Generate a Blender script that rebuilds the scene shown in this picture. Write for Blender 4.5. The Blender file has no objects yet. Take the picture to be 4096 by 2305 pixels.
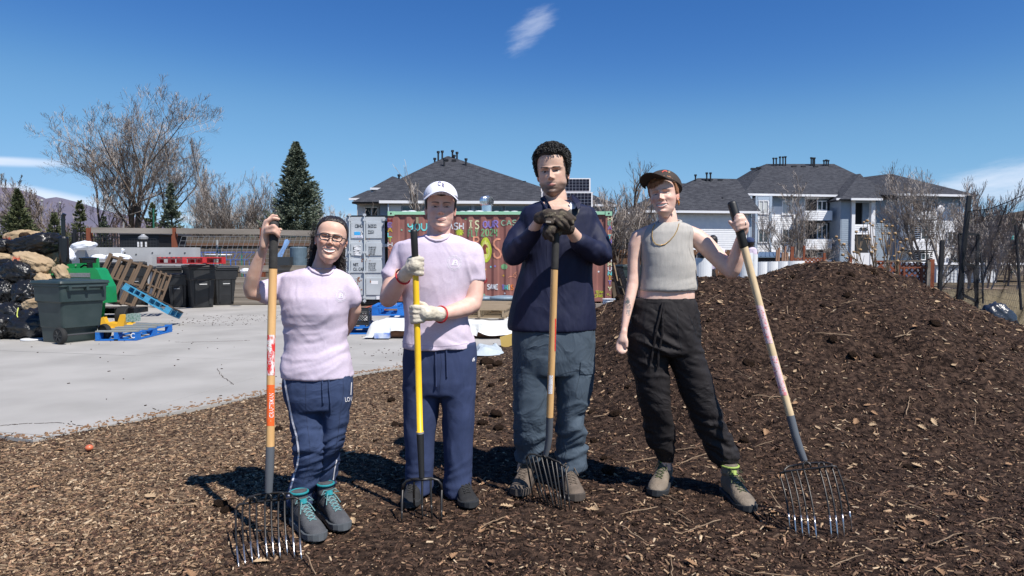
import bpy, bmesh, math, random
import numpy as np
from mathutils import Vector, Matrix, Euler
from mathutils.bvhtree import BVHTree
R = math.radians
rnd = random.Random(11)
rng = np.random.default_rng(7)
scene = bpy.context.scene
COL = scene.collection
# ---------------------------------------------------------------- camera, sky, sun, exposure
F = 2731.0; CX = 2048.0; CY = 1152.5; HOR = 1035.0; CAMH = 1.3
TH = math.atan((CY - HOR) / F)
cam_d = bpy.data.cameras.new('camera'); cam = bpy.data.objects.new('camera', cam_d); COL.objects.link(cam)
cam_d.sensor_width = 36.0; cam_d.lens = 36.0 * F / 4096.0
cam_d.clip_start = 0.05; cam_d.clip_end = 20000
cam.location = (0, 0, CAMH); cam.rotation_euler = (math.pi / 2 - TH, 0, 0)
scene.camera = cam
SUN_EL = 54.0
SDX, SDY = 0.70, -0.71            # towards the sun, on the ground plane
n_ = math.hypot(SDX, SDY); SDX /= n_; SDY /= n_
sun_d = bpy.data.lights.new('sun', 'SUN'); sun = bpy.data.objects.new('sun', sun_d); COL.objects.link(sun)
sun_d.energy = 4.6; sun_d.angle = R(0.53); sun_d.color = (1.0, 0.955, 0.89)
ce, se = math.cos(R(SUN_EL)), math.sin(R(SUN_EL))
sun.rotation_euler = Vector((-SDX * ce, -SDY * ce, -se)).to_track_quat('-Z', 'Y').to_euler()
world = bpy.data.worlds.new('World'); scene.world = world; world.use_nodes = True
scene.view_settings.view_transform = 'Standard'; scene.view_settings.look = 'None'
scene.view_settings.gamma = 1; scene.view_settings.use_curve_mapping = False
scene.view_settings.exposure = 0.42
def build_world():
 nt = world.node_tree; nt.nodes.clear(); N = nt.nodes.new; L = nt.links.new
 out = N('ShaderNodeOutputWorld'); bg = N('ShaderNodeBackground'); L(bg.outputs[0], out.inputs[0])
 sky = N('ShaderNodeTexSky'); sky.sky_type = 'NISHITA'; sky.sun_disc = False
 sky.sun_elevation = R(SUN_EL); sky.sun_rotation = math.atan2(SDX, SDY)
 sky.altitude = 1900; sky.air_density = 1.0; sky.dust_density = 0.0; sky.ozone_density = 6.0
 cv = N('ShaderNodeRGBCurve'); vm = N('ShaderNodeVectorMath'); vm.operation = 'SCALE'; vm.inputs['Scale'].default_value = .13; L(sky.outputs[0], vm.inputs[0]); L(vm.outputs[0], cv.inputs['Color'])
 for c_, pts in enumerate((((0, 0), (.13, .042), (.23, .135), (.65, .29), (1, .38)), ((0, 0), (.25, .142), (.42, .305), (.87, .47), (1, .53)), ((0, 0), (.5, .385), (.76, .54), (1, .63)))):
  u_c = cv.mapping.curves[c_]
  for i_, q_ in enumerate(pts):
   if i_ in (0, len(pts) - 1): u_c.points[0 if i_ == 0 else -1].location = q_
   else: u_c.points.new(*q_)
 cv.mapping.update(); vd = N('ShaderNodeVectorMath'); vd.operation = 'SCALE'; vd.inputs['Scale'].default_value = 10.0; L(cv.outputs[0], vd.inputs[0])
 tc = N('ShaderNodeTexCoord'); sp = N('ShaderNodeSeparateXYZ'); L(tc.outputs['Generated'], sp.inputs[0])
 def m(op, a, b=None, c=None, clamp=False):
  n = N('ShaderNodeMath'); n.operation = op; n.use_clamp = clamp
  for i, v in enumerate((a, b, c)):
   if v is None: continue
   if isinstance(v, (int, float)): n.inputs[i].default_value = v
   else: L(v, n.inputs[i])
  return n.outputs[0]
 x, y, z = sp.outputs
 ya = m('MAXIMUM', m('ABSOLUTE', y), 0.02)
 az = m('DIVIDE', x, ya); el = m('DIVIDE', z, ya)
 def smooth(v, a, b):
  n = N('ShaderNodeMapRange'); n.interpolation_type = 'SMOOTHSTEP'
  L(v, n.inputs[0]); n.inputs[1].default_value = a; n.inputs[2].default_value = b
  return n.outputs[0]
 def noise(sx, sy, scale, off, detail=6, rough=.6, shear=0.0):
  cb = N('ShaderNodeCombineXYZ')
  L(m('MULTIPLY', az, sx), cb.inputs[0]); L(m('MULTIPLY', m('ADD', el, m('MULTIPLY', az, shear)), sy), cb.inputs[1])
  cb.inputs[2].default_value = off
  n = N('ShaderNodeTexNoise'); n.inputs['Scale'].default_value = scale
  n.inputs['Detail'].default_value = detail; n.inputs['Roughness'].default_value = rough
  L(cb.outputs[0], n.inputs['Vector']); return n.outputs[0]
 def ellipse(cx, cy, rx, ry, rot):
  dx = m('SUBTRACT', az, cx); dy = m('SUBTRACT', el, cy)
  c, s = math.cos(rot), math.sin(rot)
  u = m('ADD', m('MULTIPLY', dx, c / rx), m('MULTIPLY', dy, s / rx))
  v = m('ADD', m('MULTIPLY', dx, -s / ry), m('MULTIPLY', dy, c / ry))
  return m('SQRT', m('ADD', m('MULTIPLY', u, u), m('MULTIPLY', v, v)))
 front = smooth(y, 0.0, 0.1)
 # small wisp high in the middle
 n1 = noise(1, 3.0, 26, 3.1, 8, .6, -0.30)
 e1 = smooth(ellipse(0.028, 0.332, 0.090, 0.046, R(47)), 1.15, 0.0)
 c1 = m('MULTIPLY', smooth(m('ADD', m('MULTIPLY', n1, 0.55), m('MULTIPLY', e1, 0.60)), 0.56, 1.06), 0.40)
 # bank low on the left
 n2 = noise(1, 5, 5, 8.3, 5, .5)
 e2 = smooth(ellipse(-0.80, 0.098, 0.34, 0.030, R(-7)), 1.1, 0.45)
 c2 = m('MULTIPLY', smooth(m('ADD', m('MULTIPLY', n2, 0.5), m('MULTIPLY', e2, 0.7)), 0.5, 1.0), 0.8)
 e2b = smooth(ellipse(-0.74, 0.141, 0.13, 0.008, R(-2)), 1.2, 0.3)
 c2b = m('MULTIPLY', m('MULTIPLY', e2b, n2), 1.0)
 # bank low on the right
 n3 = noise(1, 5, 9, 1.7, 6, .6, -0.15)
 e3 = smooth(ellipse(0.78, 0.118, 0.32, 0.050, R(10)), 1.2, 0.1)
 c3 = m('MULTIPLY', smooth(m('ADD', m('MULTIPLY', n3, 0.75), m('MULTIPLY', e3, 0.62)), 0.55, 1.1), 0.62)
 n4 = noise(1, 9, 6, 5.7, 5, .6)
 e4 = smooth(ellipse(-0.42, 0.055, 0.26, 0.02, 0), 1.2, 0.2)
 c4 = m('MULTIPLY', m('MULTIPLY', e4, smooth(n4, .4, .7)), 0.55)
 tot = m('MAXIMUM', m('MAXIMUM', m('MAXIMUM', c1, c2), m('MAXIMUM', c2b, c3)), c4)
 tot = m('MULTIPLY', tot, front, None, True)
 mix = N('ShaderNodeMix'); mix.data_type = 'RGBA'; L(tot, mix.inputs[0])
 L(vd.outputs[0], mix.inputs[6]); mix.inputs[7].default_value = (7.0, 7.4, 8.4, 1)
 L(mix.outputs[2], bg.inputs[0]); bg.inputs[1].default_value = 0.10
build_world()
# ---------------------------------------------------------------- geometry helpers
def W(x, y, Y):
 """photo pixel (4096 wide) at distance Y -> metres"""
 v = -(y - CY) / F; u = (x - CX) / F
 dy = math.cos(TH) + v * math.sin(TH); dz = -math.sin(TH) + v * math.cos(TH)
 return np.array((u / dy * Y, Y, CAMH + dz / dy * Y))
def G(x, y, z=0.0):
 """photo pixel -> point on the level z"""
 v = -(y - CY) / F; u = (x - CX) / F
 dy = math.cos(TH) + v * math.sin(TH); dz = -math.sin(TH) + v * math.cos(TH)
 t = (z - CAMH) / dz
 return np.array((u * t, dy * t, z))
def sc(Y): return F / Y
def lin(r, g, b):
 f = lambda c: (c / 255 / 12.92) if c / 255 <= .04045 else ((c / 255 + .055) / 1.055) ** 2.4
 return (f(r), f(g), f(b))
def _hash(ix, iy, iz, seed):
 h = (ix * 374761393 + iy * 668265263 + iz * 2147483647 + seed * 1274126177) & 0xffffffff
 h = ((h ^ (h >> 13)) * 1274126177) & 0xffffffff
 h = h ^ (h >> 16)
 return (h & 0xffff) / 32767.5 - 1.0
def vnoise(P, seed=0):
 P = np.asarray(P, float); i = np.floor(P).astype(np.int64); f = P - i; f = f * f * (3 - 2 * f)
 r = 0
 for dx in (0, 1):
  wx = f[:, 0] if dx else 1 - f[:, 0]
  for dy in (0, 1):
   wy = f[:, 1] if dy else 1 - f[:, 1]
   for dz in (0, 1):
    wz = f[:, 2] if dz else 1 - f[:, 2]
    r = r + wx * wy * wz * _hash(i[:, 0] + dx, i[:, 1] + dy, i[:, 2] + dz, seed)
 return r
def fbm(P, seed=0, oct=4, gain=.5):
 P = np.asarray(P, float); a = 1; s = 0; t = 0
 for k in range(oct):
  s = s + a * vnoise(P, seed + k * 17); t += a; a *= gain; P = P * 2.03 + 11.3
 return s / t
def sstep(v, a, b):
 t = np.clip((v - a) / (b - a), 0, 1); return t * t * (3 - 2 * t)
# ---------------------------------------------------------------- materials
MATS = {}
def mat(name, col, rough=.7, col2=None, nscale=6.0, bump=0.0, bscale=60.0, metal=0.0, spec=.5, stretch=(1, 1, 1),
  contrast=(.35, .65), attr=None, detail=5, alpha=None, trans=0.0, sss=0.0, coat=0.0, bdist=.01, fold=None):
 if name in MATS: return MATS[name]
 m = bpy.data.materials.new(name); m.use_nodes = True; MATS[name] = m
 nt = m.node_tree; b = nt.nodes['Principled BSDF']; L = nt.links.new
 b.inputs['Roughness'].default_value = rough; b.inputs['Metallic'].default_value = metal
 b.inputs['Specular IOR Level'].default_value = spec
 b.inputs['Base Color'].default_value = (*col, 1)
 if trans: b.inputs['Transmission Weight'].default_value = trans
 if coat: b.inputs['Coat Weight'].default_value = coat
 if sss:
  b.inputs['Subsurface Weight'].default_value = sss; b.inputs['Subsurface Radius'].default_value = (1, .35, .2)
  b.inputs['Subsurface Scale'].default_value = 0.012
 tc = nt.nodes.new('ShaderNodeTexCoord'); mp = nt.nodes.new('ShaderNodeMapping'); L(tc.outputs['Object'], mp.inputs[0])
 mp.inputs['Scale'].default_value = stretch
 src = None
 if attr:
  a = nt.nodes.new('ShaderNodeAttribute'); a.attribute_name = attr; src = a.outputs['Color']
 if col2 is not None:
  n = nt.nodes.new('ShaderNodeTexNoise'); n.inputs['Scale'].default_value = nscale
  n.inputs['Detail'].default_value = detail; L(mp.outputs[0], n.inputs['Vector'])
  mr = nt.nodes.new('ShaderNodeMapRange'); L(n.outputs[0], mr.inputs[0])
  mr.inputs[1].default_value, mr.inputs[2].default_value = contrast
  mx = nt.nodes.new('ShaderNodeMix'); mx.data_type = 'RGBA'; L(mr.outputs[0], mx.inputs[0])
  if src is not None:
   mx.blend_type = 'MULTIPLY'; L(src, mx.inputs[6]); mx.inputs[7].default_value = (*col2, 1)
  else:
   mx.inputs[6].default_value = (*col, 1); mx.inputs[7].default_value = (*col2, 1)
  src = mx.outputs[2]
 if src is not None: L(src, b.inputs['Base Color'])
 if bump:
  n2 = nt.nodes.new('ShaderNodeTexNoise'); n2.inputs['Scale'].default_value = bscale
  n2.inputs['Detail'].default_value = 4; L(mp.outputs[0], n2.inputs['Vector'])
  bp = nt.nodes.new('ShaderNodeBump'); bp.inputs['Strength'].default_value = bump
  bp.inputs['Distance'].default_value = bdist
  L(n2.outputs[0], bp.inputs['Height']); L(bp.outputs[0], b.inputs['Normal'])
  if fold:            # soft creases of the cloth
   n3 = nt.nodes.new('ShaderNodeTexNoise'); n3.inputs['Scale'].default_value = fold[0]; n3.inputs['Detail'].default_value = 3; n3.inputs['Distortion'].default_value = 1.2
   mp3 = nt.nodes.new('ShaderNodeMapping'); L(tc.outputs['Object'], mp3.inputs[0]); mp3.inputs['Scale'].default_value = fold[2]; mp3.inputs['Rotation'].default_value = (0, fold[3], 0); L(mp3.outputs[0], n3.inputs['Vector'])
   s1 = nt.nodes.new('ShaderNodeMath'); s1.operation = 'SUBTRACT'; L(n3.outputs[0], s1.inputs[0]); s1.inputs[1].default_value = .5
   s2 = nt.nodes.new('ShaderNodeMath'); s2.operation = 'ABSOLUTE'; L(s1.outputs[0], s2.inputs[0])
   bq = nt.nodes.new('ShaderNodeBump'); bq.inputs['Strength'].default_value = 1; bq.inputs['Distance'].default_value = fold[1]; bq.invert = True
   L(s2.outputs[0], bq.inputs['Height']); L(bp.outputs[0], bq.inputs['Normal']); L(bq.outputs[0], b.inputs['Normal'])
 return m
# ---------------------------------------------------------------- objects
def tag(o, label=None, cat=None, group=None, kind=None):
 if label: o['label'] = label
 if cat: o['category'] = cat
 if group: o['group'] = group
 if kind: o['kind'] = kind
 return o
def thing(name, label, cat, loc=(0, 0, 0), rot=(0, 0, 0), group=None):
 o = bpy.data.objects.new(name, None); COL.objects.link(o); o.empty_display_size = .1
 o.location = loc; o.rotation_euler = rot
 return tag(o, label, cat, group)
def objmesh(name, me, parent=None, world_space=True):
 o = bpy.data.objects.new(name, me); COL.objects.link(o)
 if parent is not None:
  o.parent = parent
  if world_space: o.matrix_parent_inverse = basis(parent).inverted()
 return o
def basis(o):
 m = Matrix.LocRotScale(o.location, o.rotation_euler, o.scale)
 if o.parent is not None: return basis(o.parent) @ o.matrix_parent_inverse @ m
 return m
def copy_tree(o, parent=None):
 c = o.copy(); COL.objects.link(c)
 if parent is not None: c.parent = parent
 for ch in [k for k in bpy.data.objects if k.parent is o]: copy_tree(ch, c)
 return c
def rawmesh(name, V, Fc, mats, smooth=False, mi=None):
 me = bpy.data.meshes.new(name)
 me.from_pydata([tuple(map(float, v)) for v in V], [], [tuple(map(int, f)) for f in Fc])
 for m in (mats if isinstance(mats, (list, tuple)) else [mats]): me.materials.append(m)
 if smooth: me.polygons.foreach_set('use_smooth', [True] * len(me.polygons))
 if mi is not None: me.polygons.foreach_set('material_index', mi)
 me.update(); return me
def fastmesh(name, V, Q, mats, smooth=False, k=4):
 """V (n,3), Q (m,k) numpy"""
 me = bpy.data.meshes.new(name); V = np.asarray(V, np.float32); Q = np.asarray(Q, np.int32)
 me.vertices.add(len(V)); me.vertices.foreach_set('co', V.ravel())
 me.loops.add(Q.size); me.loops.foreach_set('vertex_index', Q.ravel())
 me.polygons.add(len(Q)); me.polygons.foreach_set('loop_start', np.arange(0, Q.size, k, dtype=np.int32))
 me.polygons.foreach_set('loop_total', np.full(len(Q), k, np.int32))
 if smooth: me.polygons.foreach_set('use_smooth', np.ones(len(Q), bool))
 for m in (mats if isinstance(mats, (list, tuple)) else [mats]): me.materials.append(m)
 me.update(calc_edges=True); me.validate(); return me
class MB:
 def __init__(s): s.V = []; s.F = []; s.M = []; s.mi = 0
 def add(s, V, Fc):
  o = len(s.V); s.V.extend([tuple(map(float, v)) for v in V])
  for f in Fc: s.F.append(tuple(int(i) + o for i in f)); s.M.append(s.mi)
  return s
 def box(s, c, d, rot=None):
  x, y, z = d[0] / 2, d[1] / 2, d[2] / 2
  P = [Vector(p) for p in ((-x, -y, -z), (x, -y, -z), (x, y, -z), (-x, y, -z), (-x, -y, z), (x, -y, z), (x, y, z), (-x, y, z))]
  if rot is not None: Rm = rot if isinstance(rot, Matrix) else Euler(rot).to_matrix(); P = [Rm @ p for p in P]
  return s.add([p + Vector(c) for p in P], ((0, 3, 2, 1), (4, 5, 6, 7), (0, 1, 5, 4), (1, 2, 6, 5), (2, 3, 7, 6), (3, 0, 4, 7)))
 def bar(s, a, b, w, d=None, up=(0, 0, 1)):
  a = Vector(a); b = Vector(b); d = w if d is None else d
  t = (b - a).normalized(); u = Vector(up)
  if abs(t.dot(u)) > .98: u = Vector((0, 1, 0))
  sx = t.cross(u).normalized(); uy = sx.cross(t)
  P = [p + sx * i * w / 2 + uy * j * d / 2 for p in (a, b) for i, j in ((-1, -1), (1, -1), (1, 1), (-1, 1))]
  return s.add(P, ((0, 3, 2, 1), (4, 5, 6, 7), (0, 1, 5, 4), (1, 2, 6, 5), (2, 3, 7, 6), (3, 0, 4, 7)))
 def tube(s, pts, rad, n=8, caps=True, closed=False):
  pts = [Vector(p) for p in pts]; k = len(pts)
  if not isinstance(rad, (list, tuple, np.ndarray)): rad = [rad] * k
  V = []; u = None
  for i, p in enumerate(pts):
   if closed: t = (pts[(i + 1) % k] - pts[i - 1]).normalized()
   else: t = (pts[min(i + 1, k - 1)] - pts[max(i - 1, 0)]).normalized()
   if u is None: u = t.orthogonal().normalized()
   else:
    u = u - t * u.dot(t)
    u = t.orthogonal().normalized() if u.length < 1e-5 else u.normalized()
   v = t.cross(u)
   for j in range(n):
    a = 2 * math.pi * j / n; V.append(p + (u * math.cos(a) + v * math.sin(a)) * rad[i])
  Fc = []
  for i in range(k if closed else k - 1):
   i2 = (i + 1) % k
   for j in range(n):
    j2 = (j + 1) % n; Fc.append((i * n + j, i * n + j2, i2 * n + j2, i2 * n + j))
  if caps and not closed: Fc += [tuple(range(n - 1, -1, -1)), tuple((k - 1) * n + j for j in range(n))]
  return s.add(V, Fc)
 def cyl(s, a, b, r, n=16, r2=None): return s.tube([a, b], [r, r if r2 is None else r2], n)
 def loft(s, rings, caps=True):
  n = len(rings[0]); V = [v for r in rings for v in r]; Fc = []
  for i in range(len(rings) - 1):
   for j in range(n):
    j2 = (j + 1) % n; Fc.append((i * n + j, i * n + j2, (i + 1) * n + j2, (i + 1) * n + j))
  if caps: Fc += [tuple(range(n - 1, -1, -1)), tuple((len(rings) - 1) * n + j for j in range(n))]
  return s.add(V, Fc)
 def lathe(s, prof, c=(0, 0, 0), n=20, axis='z'):
  rings = []
  for r, h in prof:
   ring = []
   for j in range(n):
    a = 2 * math.pi * j / n; x, y = r * math.cos(a), r * math.sin(a)
    p = (x, y, h) if axis == 'z' else ((x, h, y) if axis == 'y' else (h, x, y))
    ring.append((p[0] + c[0], p[1] + c[1], p[2] + c[2]))
   rings.append(ring)
  return s.loft(rings)
 def prism(s, poly, y0, y1):     # poly of (x,z), extruded in y
  n = len(poly); V = [(x, y0, z) for x, z in poly] + [(x, y1, z) for x, z in poly]
  Fc = [tuple(range(n)), tuple(range(2 * n - 1, n - 1, -1))] + [((i + 1) % n, i, n + i, n + (i + 1) % n) for i in range(n)]
  return s.add(V, Fc)
 def ball(s, c, r, nu=10, nv=7, sc3=(1, 1, 1)):
  V = [(c[0], c[1], c[2] + r * sc3[2])]
  for i in range(1, nv):
   p = math.pi * i / nv
   for j in range(nu):
    a = 2 * math.pi * j / nu
    V.append((c[0] + r * sc3[0] * math.sin(p) * math.cos(a), c[1] + r * sc3[1] * math.sin(p) * math.sin(a), c[2] + r * sc3[2] * math.cos(p)))
  V.append((c[0], c[1], c[2] - r * sc3[2])); e = len(V) - 1; Fc = []
  for j in range(nu): Fc.append((0, 1 + j, 1 + (j + 1) % nu))
  for i in range(nv - 2):
   for j in range(nu):
    a = 1 + i * nu + j; b = 1 + i * nu + (j + 1) % nu; Fc.append((a, a + nu, b + nu, b))
  for j in range(nu): Fc.append((e, 1 + (nv - 2) * nu + (j + 1) % nu, 1 + (nv - 2) * nu + j))
  return s.add(V, Fc)
 def build(s, name, mats, parent=None, smooth=False, world_space=True, kind=None, label=None):
  me = rawmesh(name, s.V, s.F, mats, smooth, s.M if isinstance(mats, (list, tuple)) and len(mats) > 1 else None)
  if smooth == 'auto': pass
  o = objmesh(name, me, parent, world_space)
  if kind: o['kind'] = kind
  if label: o['label'] = label
  return o
_unit = {}
def unitbox(m):
 if m.name not in _unit:
  b = MB(); b.box((0, 0, 0), (1, 1, 1)); _unit[m.name] = rawmesh('block_' + m.name, b.V, b.F, m)
 return _unit[m.name]
def piece(name, m, c, d, parent, rot=(0, 0, 0), world_space=True, kind=None):
 """one cheap board / slab sharing mesh data"""
 o = bpy.data.objects.new(name, unitbox(m)); COL.objects.link(o)
 o.location = c; o.scale = d; o.rotation_euler = rot if not isinstance(rot, Matrix) else rot.to_euler()
 if parent is not None:
  o.parent = parent
  if world_space: o.matrix_parent_inverse = basis(parent).inverted()
 if kind: o['kind'] = kind
 return o
def clean(obs_V, obs_F): return obs_V, obs_F
def remesh(name, mb, voxel, mats, smooth_it=6, factor=.5):
 """union of closed pieces -> one continuous surface"""
 me = rawmesh(name + '_src', mb.V, mb.F, mats)
 o = bpy.data.objects.new(name + '_tmp', me); COL.objects.link(o)
 m = o.modifiers.new('r', 'REMESH'); m.mode = 'VOXEL'; m.voxel_size = voxel; m.use_smooth_shade = True
 if smooth_it:
  s = o.modifiers.new('s', 'SMOOTH'); s.factor = factor; s.iterations = smooth_it
 dg = bpy.context.evaluated_depsgraph_get(); dg.update()
 out = bpy.data.meshes.new_from_object(o.evaluated_get(dg))
 bpy.data.objects.remove(o); bpy.data.meshes.remove(me)
 out.name = name
 out.materials.clear()
 for k in (mats if isinstance(mats, (list, tuple)) else [mats]): out.materials.append(k)
 out.polygons.foreach_set('use_smooth', [True] * len(out.polygons))
 return out
def get_co(me):
 a = np.empty(len(me.vertices) * 3, np.float32); me.vertices.foreach_get('co', a); return a.reshape(-1, 3).astype(float)
def get_no(me):
 a = np.empty(len(me.vertices) * 3, np.float32); me.vertices.foreach_get('normal', a); return a.reshape(-1, 3).astype(float)
def set_co(me, co): me.vertices.foreach_set('co', co.astype(np.float32).ravel()); me.update()
def displace(me, fn):
 co = get_co(me); no = get_no(me); set_co(me, co + no * fn(co)[:, None])
def set_vcol(me, colr, name='Col'):
 a = me.color_attributes.new(name, 'FLOAT_COLOR', 'POINT')
 c = np.ones((len(me.vertices), 4), np.float32); c[:, :3] = colr; a.data.foreach_set('color', c.ravel())
def bvh_of(o):
 me = o.data; M = basis(o)
 return BVHTree.FromPolygons([M @ v.co for v in me.vertices], [tuple(p.vertices) for p in me.polygons])
def hit(bvh, x, y, off=.0015, fallback=None):
 """surface point met by the sight line through a photo pixel (modelling aid: puts prints and seams on a surface)"""
 d = Vector(W(x, y, 1.0)) - Vector((0, 0, CAMH)); d.normalize()
 loc, nor, i, dist = bvh.ray_cast(Vector((0, 0, CAMH)), d)
 if loc is None: return fallback
 if nor.dot(d) > 0: nor = -nor
 return loc + nor * off
def text_mesh(txt, size=1.0, ext=0.0, bold=False, res=3):
 cu = bpy.data.curves.new('txt', 'FONT'); cu.body = txt; cu.size = size; cu.extrude = ext; cu.resolution_u = res
 if bold: cu.offset = .018 * size
 o = bpy.data.objects.new('txt', cu); COL.objects.link(o)
 dg = bpy.context.evaluated_depsgraph_get(); dg.update()
 me = bpy.data.meshes.new_from_object(o.evaluated_get(dg))
 V = [tuple(v.co) for v in me.vertices]; Fc = [tuple(p.vertices) for p in me.polygons]
 bpy.data.objects.remove(o); bpy.data.curves.remove(cu); bpy.data.meshes.remove(me)
 return V, Fc
def decal(name, bvh, V2, Fc, m, parent, off=.002, kind=None, fb=False):
 """flat shape given in photo pixels laid onto a surface"""
 P = []; ok = []
 for x, y in V2:
  h = hit(bvh, x, y, off)
  if h is None and fb and P: h = Vector(W(x, y, P[-1].y))
  ok.append(h is not None); P.append(h if h is not None else Vector((0, 0, 0)))
 FF = [f for f in Fc if all(ok[i] for i in f)]
 if not FF: return None
 me = rawmesh(name, P, FF, m); o = objmesh(name, me, parent)
 if kind: o['kind'] = kind
 return o
def decal_text(name, bvh, txt, x, y, h, m, parent, rot=0.0, sx=1.0, off=.002, bold=True, center=True):
 V, Fc = text_mesh(txt, 1.0, bold=bold)
 xs = [v[0] for v in V]; mx = (min(xs) + max(xs)) / 2 if center else 0
 c, s = math.cos(rot), math.sin(rot); P = []
 for v in V:
  u = (v[0] - mx) * h * 1.38 * sx; w = -(v[1] - .35) * h * 1.38
  P.append((x + u * c - w * s, y + u * s + w * c))
 return decal(name, bvh, P, Fc, m, parent, off)
def ribbon(name, bvh, pts, wpx, m, parent, off=.002, sub=6):
 """strip of width wpx following photo pixels over a surface"""
 P = []; Fc = []; q = []
 for i in range(len(pts) - 1):
  for k in range(sub):
   t = k / sub; q.append((pts[i][0] * (1 - t) + pts[i + 1][0] * t, pts[i][1] * (1 - t) + pts[i + 1][1] * t))
 q.append(pts[-1][:2])
 for i, p in enumerate(q):
  a = q[max(i - 1, 0)]; b = q[min(i + 1, len(q) - 1)]; dx, dy = b[0] - a[0], b[1] - a[1]; l = math.hypot(dx, dy) or 1
  nx, ny = -dy / l * wpx / 2, dx / l * wpx / 2
  P += [(p[0] - nx, p[1] - ny), (p[0] + nx, p[1] + ny)]
  if i: Fc.append((2 * i - 2, 2 * i - 1, 2 * i + 1, 2 * i))
 return decal(name, bvh, P, Fc, m, parent, off, None, True)
# ================================================================ GROUND, PAD, PILE
M_mulch = mat('mulch', (1, 1, 1), .95, (.20, .18, .18), 26, 1.0, 90, spec=.15, contrast=(.38, .6), detail=9, bdist=.02, attr='Col')
M_far = mat('dry_earth', (.16, .12, .075), .95, (.09, .07, .045), .35, .4, 8, spec=.2)
M_conc = mat('concrete', (.395, .378, .352), .85, (.315, .302, .28), 1.1, .3, 160, spec=.25, detail=12, contrast=(.36, .68))
M_gravel = mat('gravel', (.26, .17, .13), .9, (.12, .085, .07), 30, 1.0, 60, spec=.2, bdist=.03)
RX = [-.6, -.1, .35, .8, 1.4, 1.93, 2.7, 3.3, 3.75, 4.4, 5.25, 6.5, 8.0]
RZ = [0, .06, .30, .66, .94, 1.10, 1.14, 1.25, 1.21, .99, .60, .22, 0]
def mound(x, y):
 r = np.interp(x, RX, RZ)
 yc = 7.3
 g = np.where(y < yc, sstep(y, 4.0, 7.25) * .55 + .45 * np.clip((y - 4.1) / 3.15, 0, 1), 1 - sstep(y, 7.4, 10.3))
 foot = np.interp(x, [-.6, .5, 1.5], [1.9, 1.0, .0])       # the toe of the heap swings back towards the left
 g = np.where(y < yc, np.clip(sstep(y - foot * .55, 4.0, 7.25) * .5 + .5 * np.clip((y - 4.1 - foot * .9) / (3.15 - foot * .9), 0, 1), 0, 1), g)
 return r * g
def hgt(x, y):
 x = np.atleast_1d(np.asarray(x, float)); y = np.atleast_1d(np.asarray(y, float))
 P = np.stack([x, y, x * 0], 1)
 m = mound(x, y)
 dirt = sstep(x - .12 * y, -1.6, .2)                    # forked-over soil to the right, raked chips to the left
 far = 1 - sstep(y, 10, 13)
 h = m + (.018 * fbm(P * 2.2, 3) + .02 * dirt * fbm(P * 9, 5, 3) + (.09 * sstep(m, .05, .5)) * fbm(P * 2.6, 9, 4) + .03 * sstep(m, .05, .4) * fbm(P * 11, 13, 3)) * far
 return h
def h1(x, y): return float(hgt(x, y)[0])
def gz(p, dz=0.0): return (float(p[0]), float(p[1]), h1(p[0], p[1]) + dz)
POLY = [(-3.39, 4.78), (-2.42, 6.31), (-1.75, 7.5), (-1.26, 8.07), (-.3, 9.75), (.05, 10.4), (.25, 13), (-.4, 16.35), (-4.7, 16.45), (-6.3, 18.9), (-26, 18.9), (-26, 13.6), (-10, 7.4), (-3.67, 4.89)]
def in_pad(x, y):
 inside = np.zeros(len(x), bool); n = len(POLY)
 for i in range(n):
  x1, y1 = POLY[i]; x2, y2 = POLY[(i + 1) % n]
  c = ((y1 > y) != (y2 > y)) & (x < (x2 - x1) * (y - y1) / (y2 - y1 + 1e-12) + x1); inside ^= c
 return inside
def straw(x, y):
 P = np.stack([x, y, x * 0], 1)
 v = sstep(-(x + 1.25 - .22 * (y - 3.0)), -1.0, .9) + .35 * fbm(P * 1.1, 77, 3)
 return np.clip(v * (1 - sstep(y, 5.5, 9) * .55), .06, .93)
def near_ground():
 xs = np.concatenate([np.arange(-9, -4, .12), np.arange(-4, 6.5, .045), np.arange(6.5, 9.01, .12)])
 ys = np.concatenate([np.arange(1.6, 8, .045), np.arange(8, 13.01, .1)])
 X, Y = np.meshgrid(xs, ys); h = hgt(X.ravel(), Y.ravel())
 P = np.stack([X.ravel(), Y.ravel(), X.ravel() * 0], 1)
 dirt = sstep(X.ravel() - .12 * Y.ravel(), -1.6, .2)
 h += (.006 + .010 * dirt) * fbm(P * 24, 31, 3)
 e = np.minimum.reduce([X.ravel() + 9, 9 - X.ravel(), Y.ravel() - 1.6, 13 - Y.ravel()])
 h = np.where(in_pad(X.ravel(), Y.ravel()), np.minimum(h, 0) - .035, h)
 h = h * sstep(e, 0, .4) - .02 * (1 - sstep(e, 0, .4))
 V = np.stack([X.ravel(), Y.ravel(), h], 1); nx = len(xs); ny = len(ys)
 i = np.arange(nx * ny).reshape(ny, nx); Q = np.stack([i[:-1, :-1], i[:-1, 1:], i[1:, 1:], i[1:, :-1]], -1).reshape(-1, 4)
 o = objmesh('mulch_ground', fastmesh('mulch_ground', V, Q, M_mulch, True)); s_ = (straw(X.ravel(), Y.ravel()) * sstep(-X.ravel() + .25 * (Y.ravel() - 3), -1.0, 1.2))[:, None]
 set_vcol(o.data, np.array((.075, .046, .032)) * (1 - s_) + np.array((.26, .18, .115)) * s_)
 tag(o, 'dark wood mulch bed rising into a tall compost heap on the right', None, None, 'structure')
near_ground()
b = MB(); b.add([(-6000, -200, -.03), (6000, -200, -.03), (6000, 9000, -.03), (-6000, 9000, -.03)], [(0, 1, 2, 3)])
tag(b.build('ground', M_far), 'dry bare earth running to the horizon', None, None, 'structure')
b = MB(); b.add([(-5.2, 16.2, .002), (9, 16.2, .002), (9, 22, .002), (-5.2, 22, .002)], [(0, 1, 2, 3)])
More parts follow.
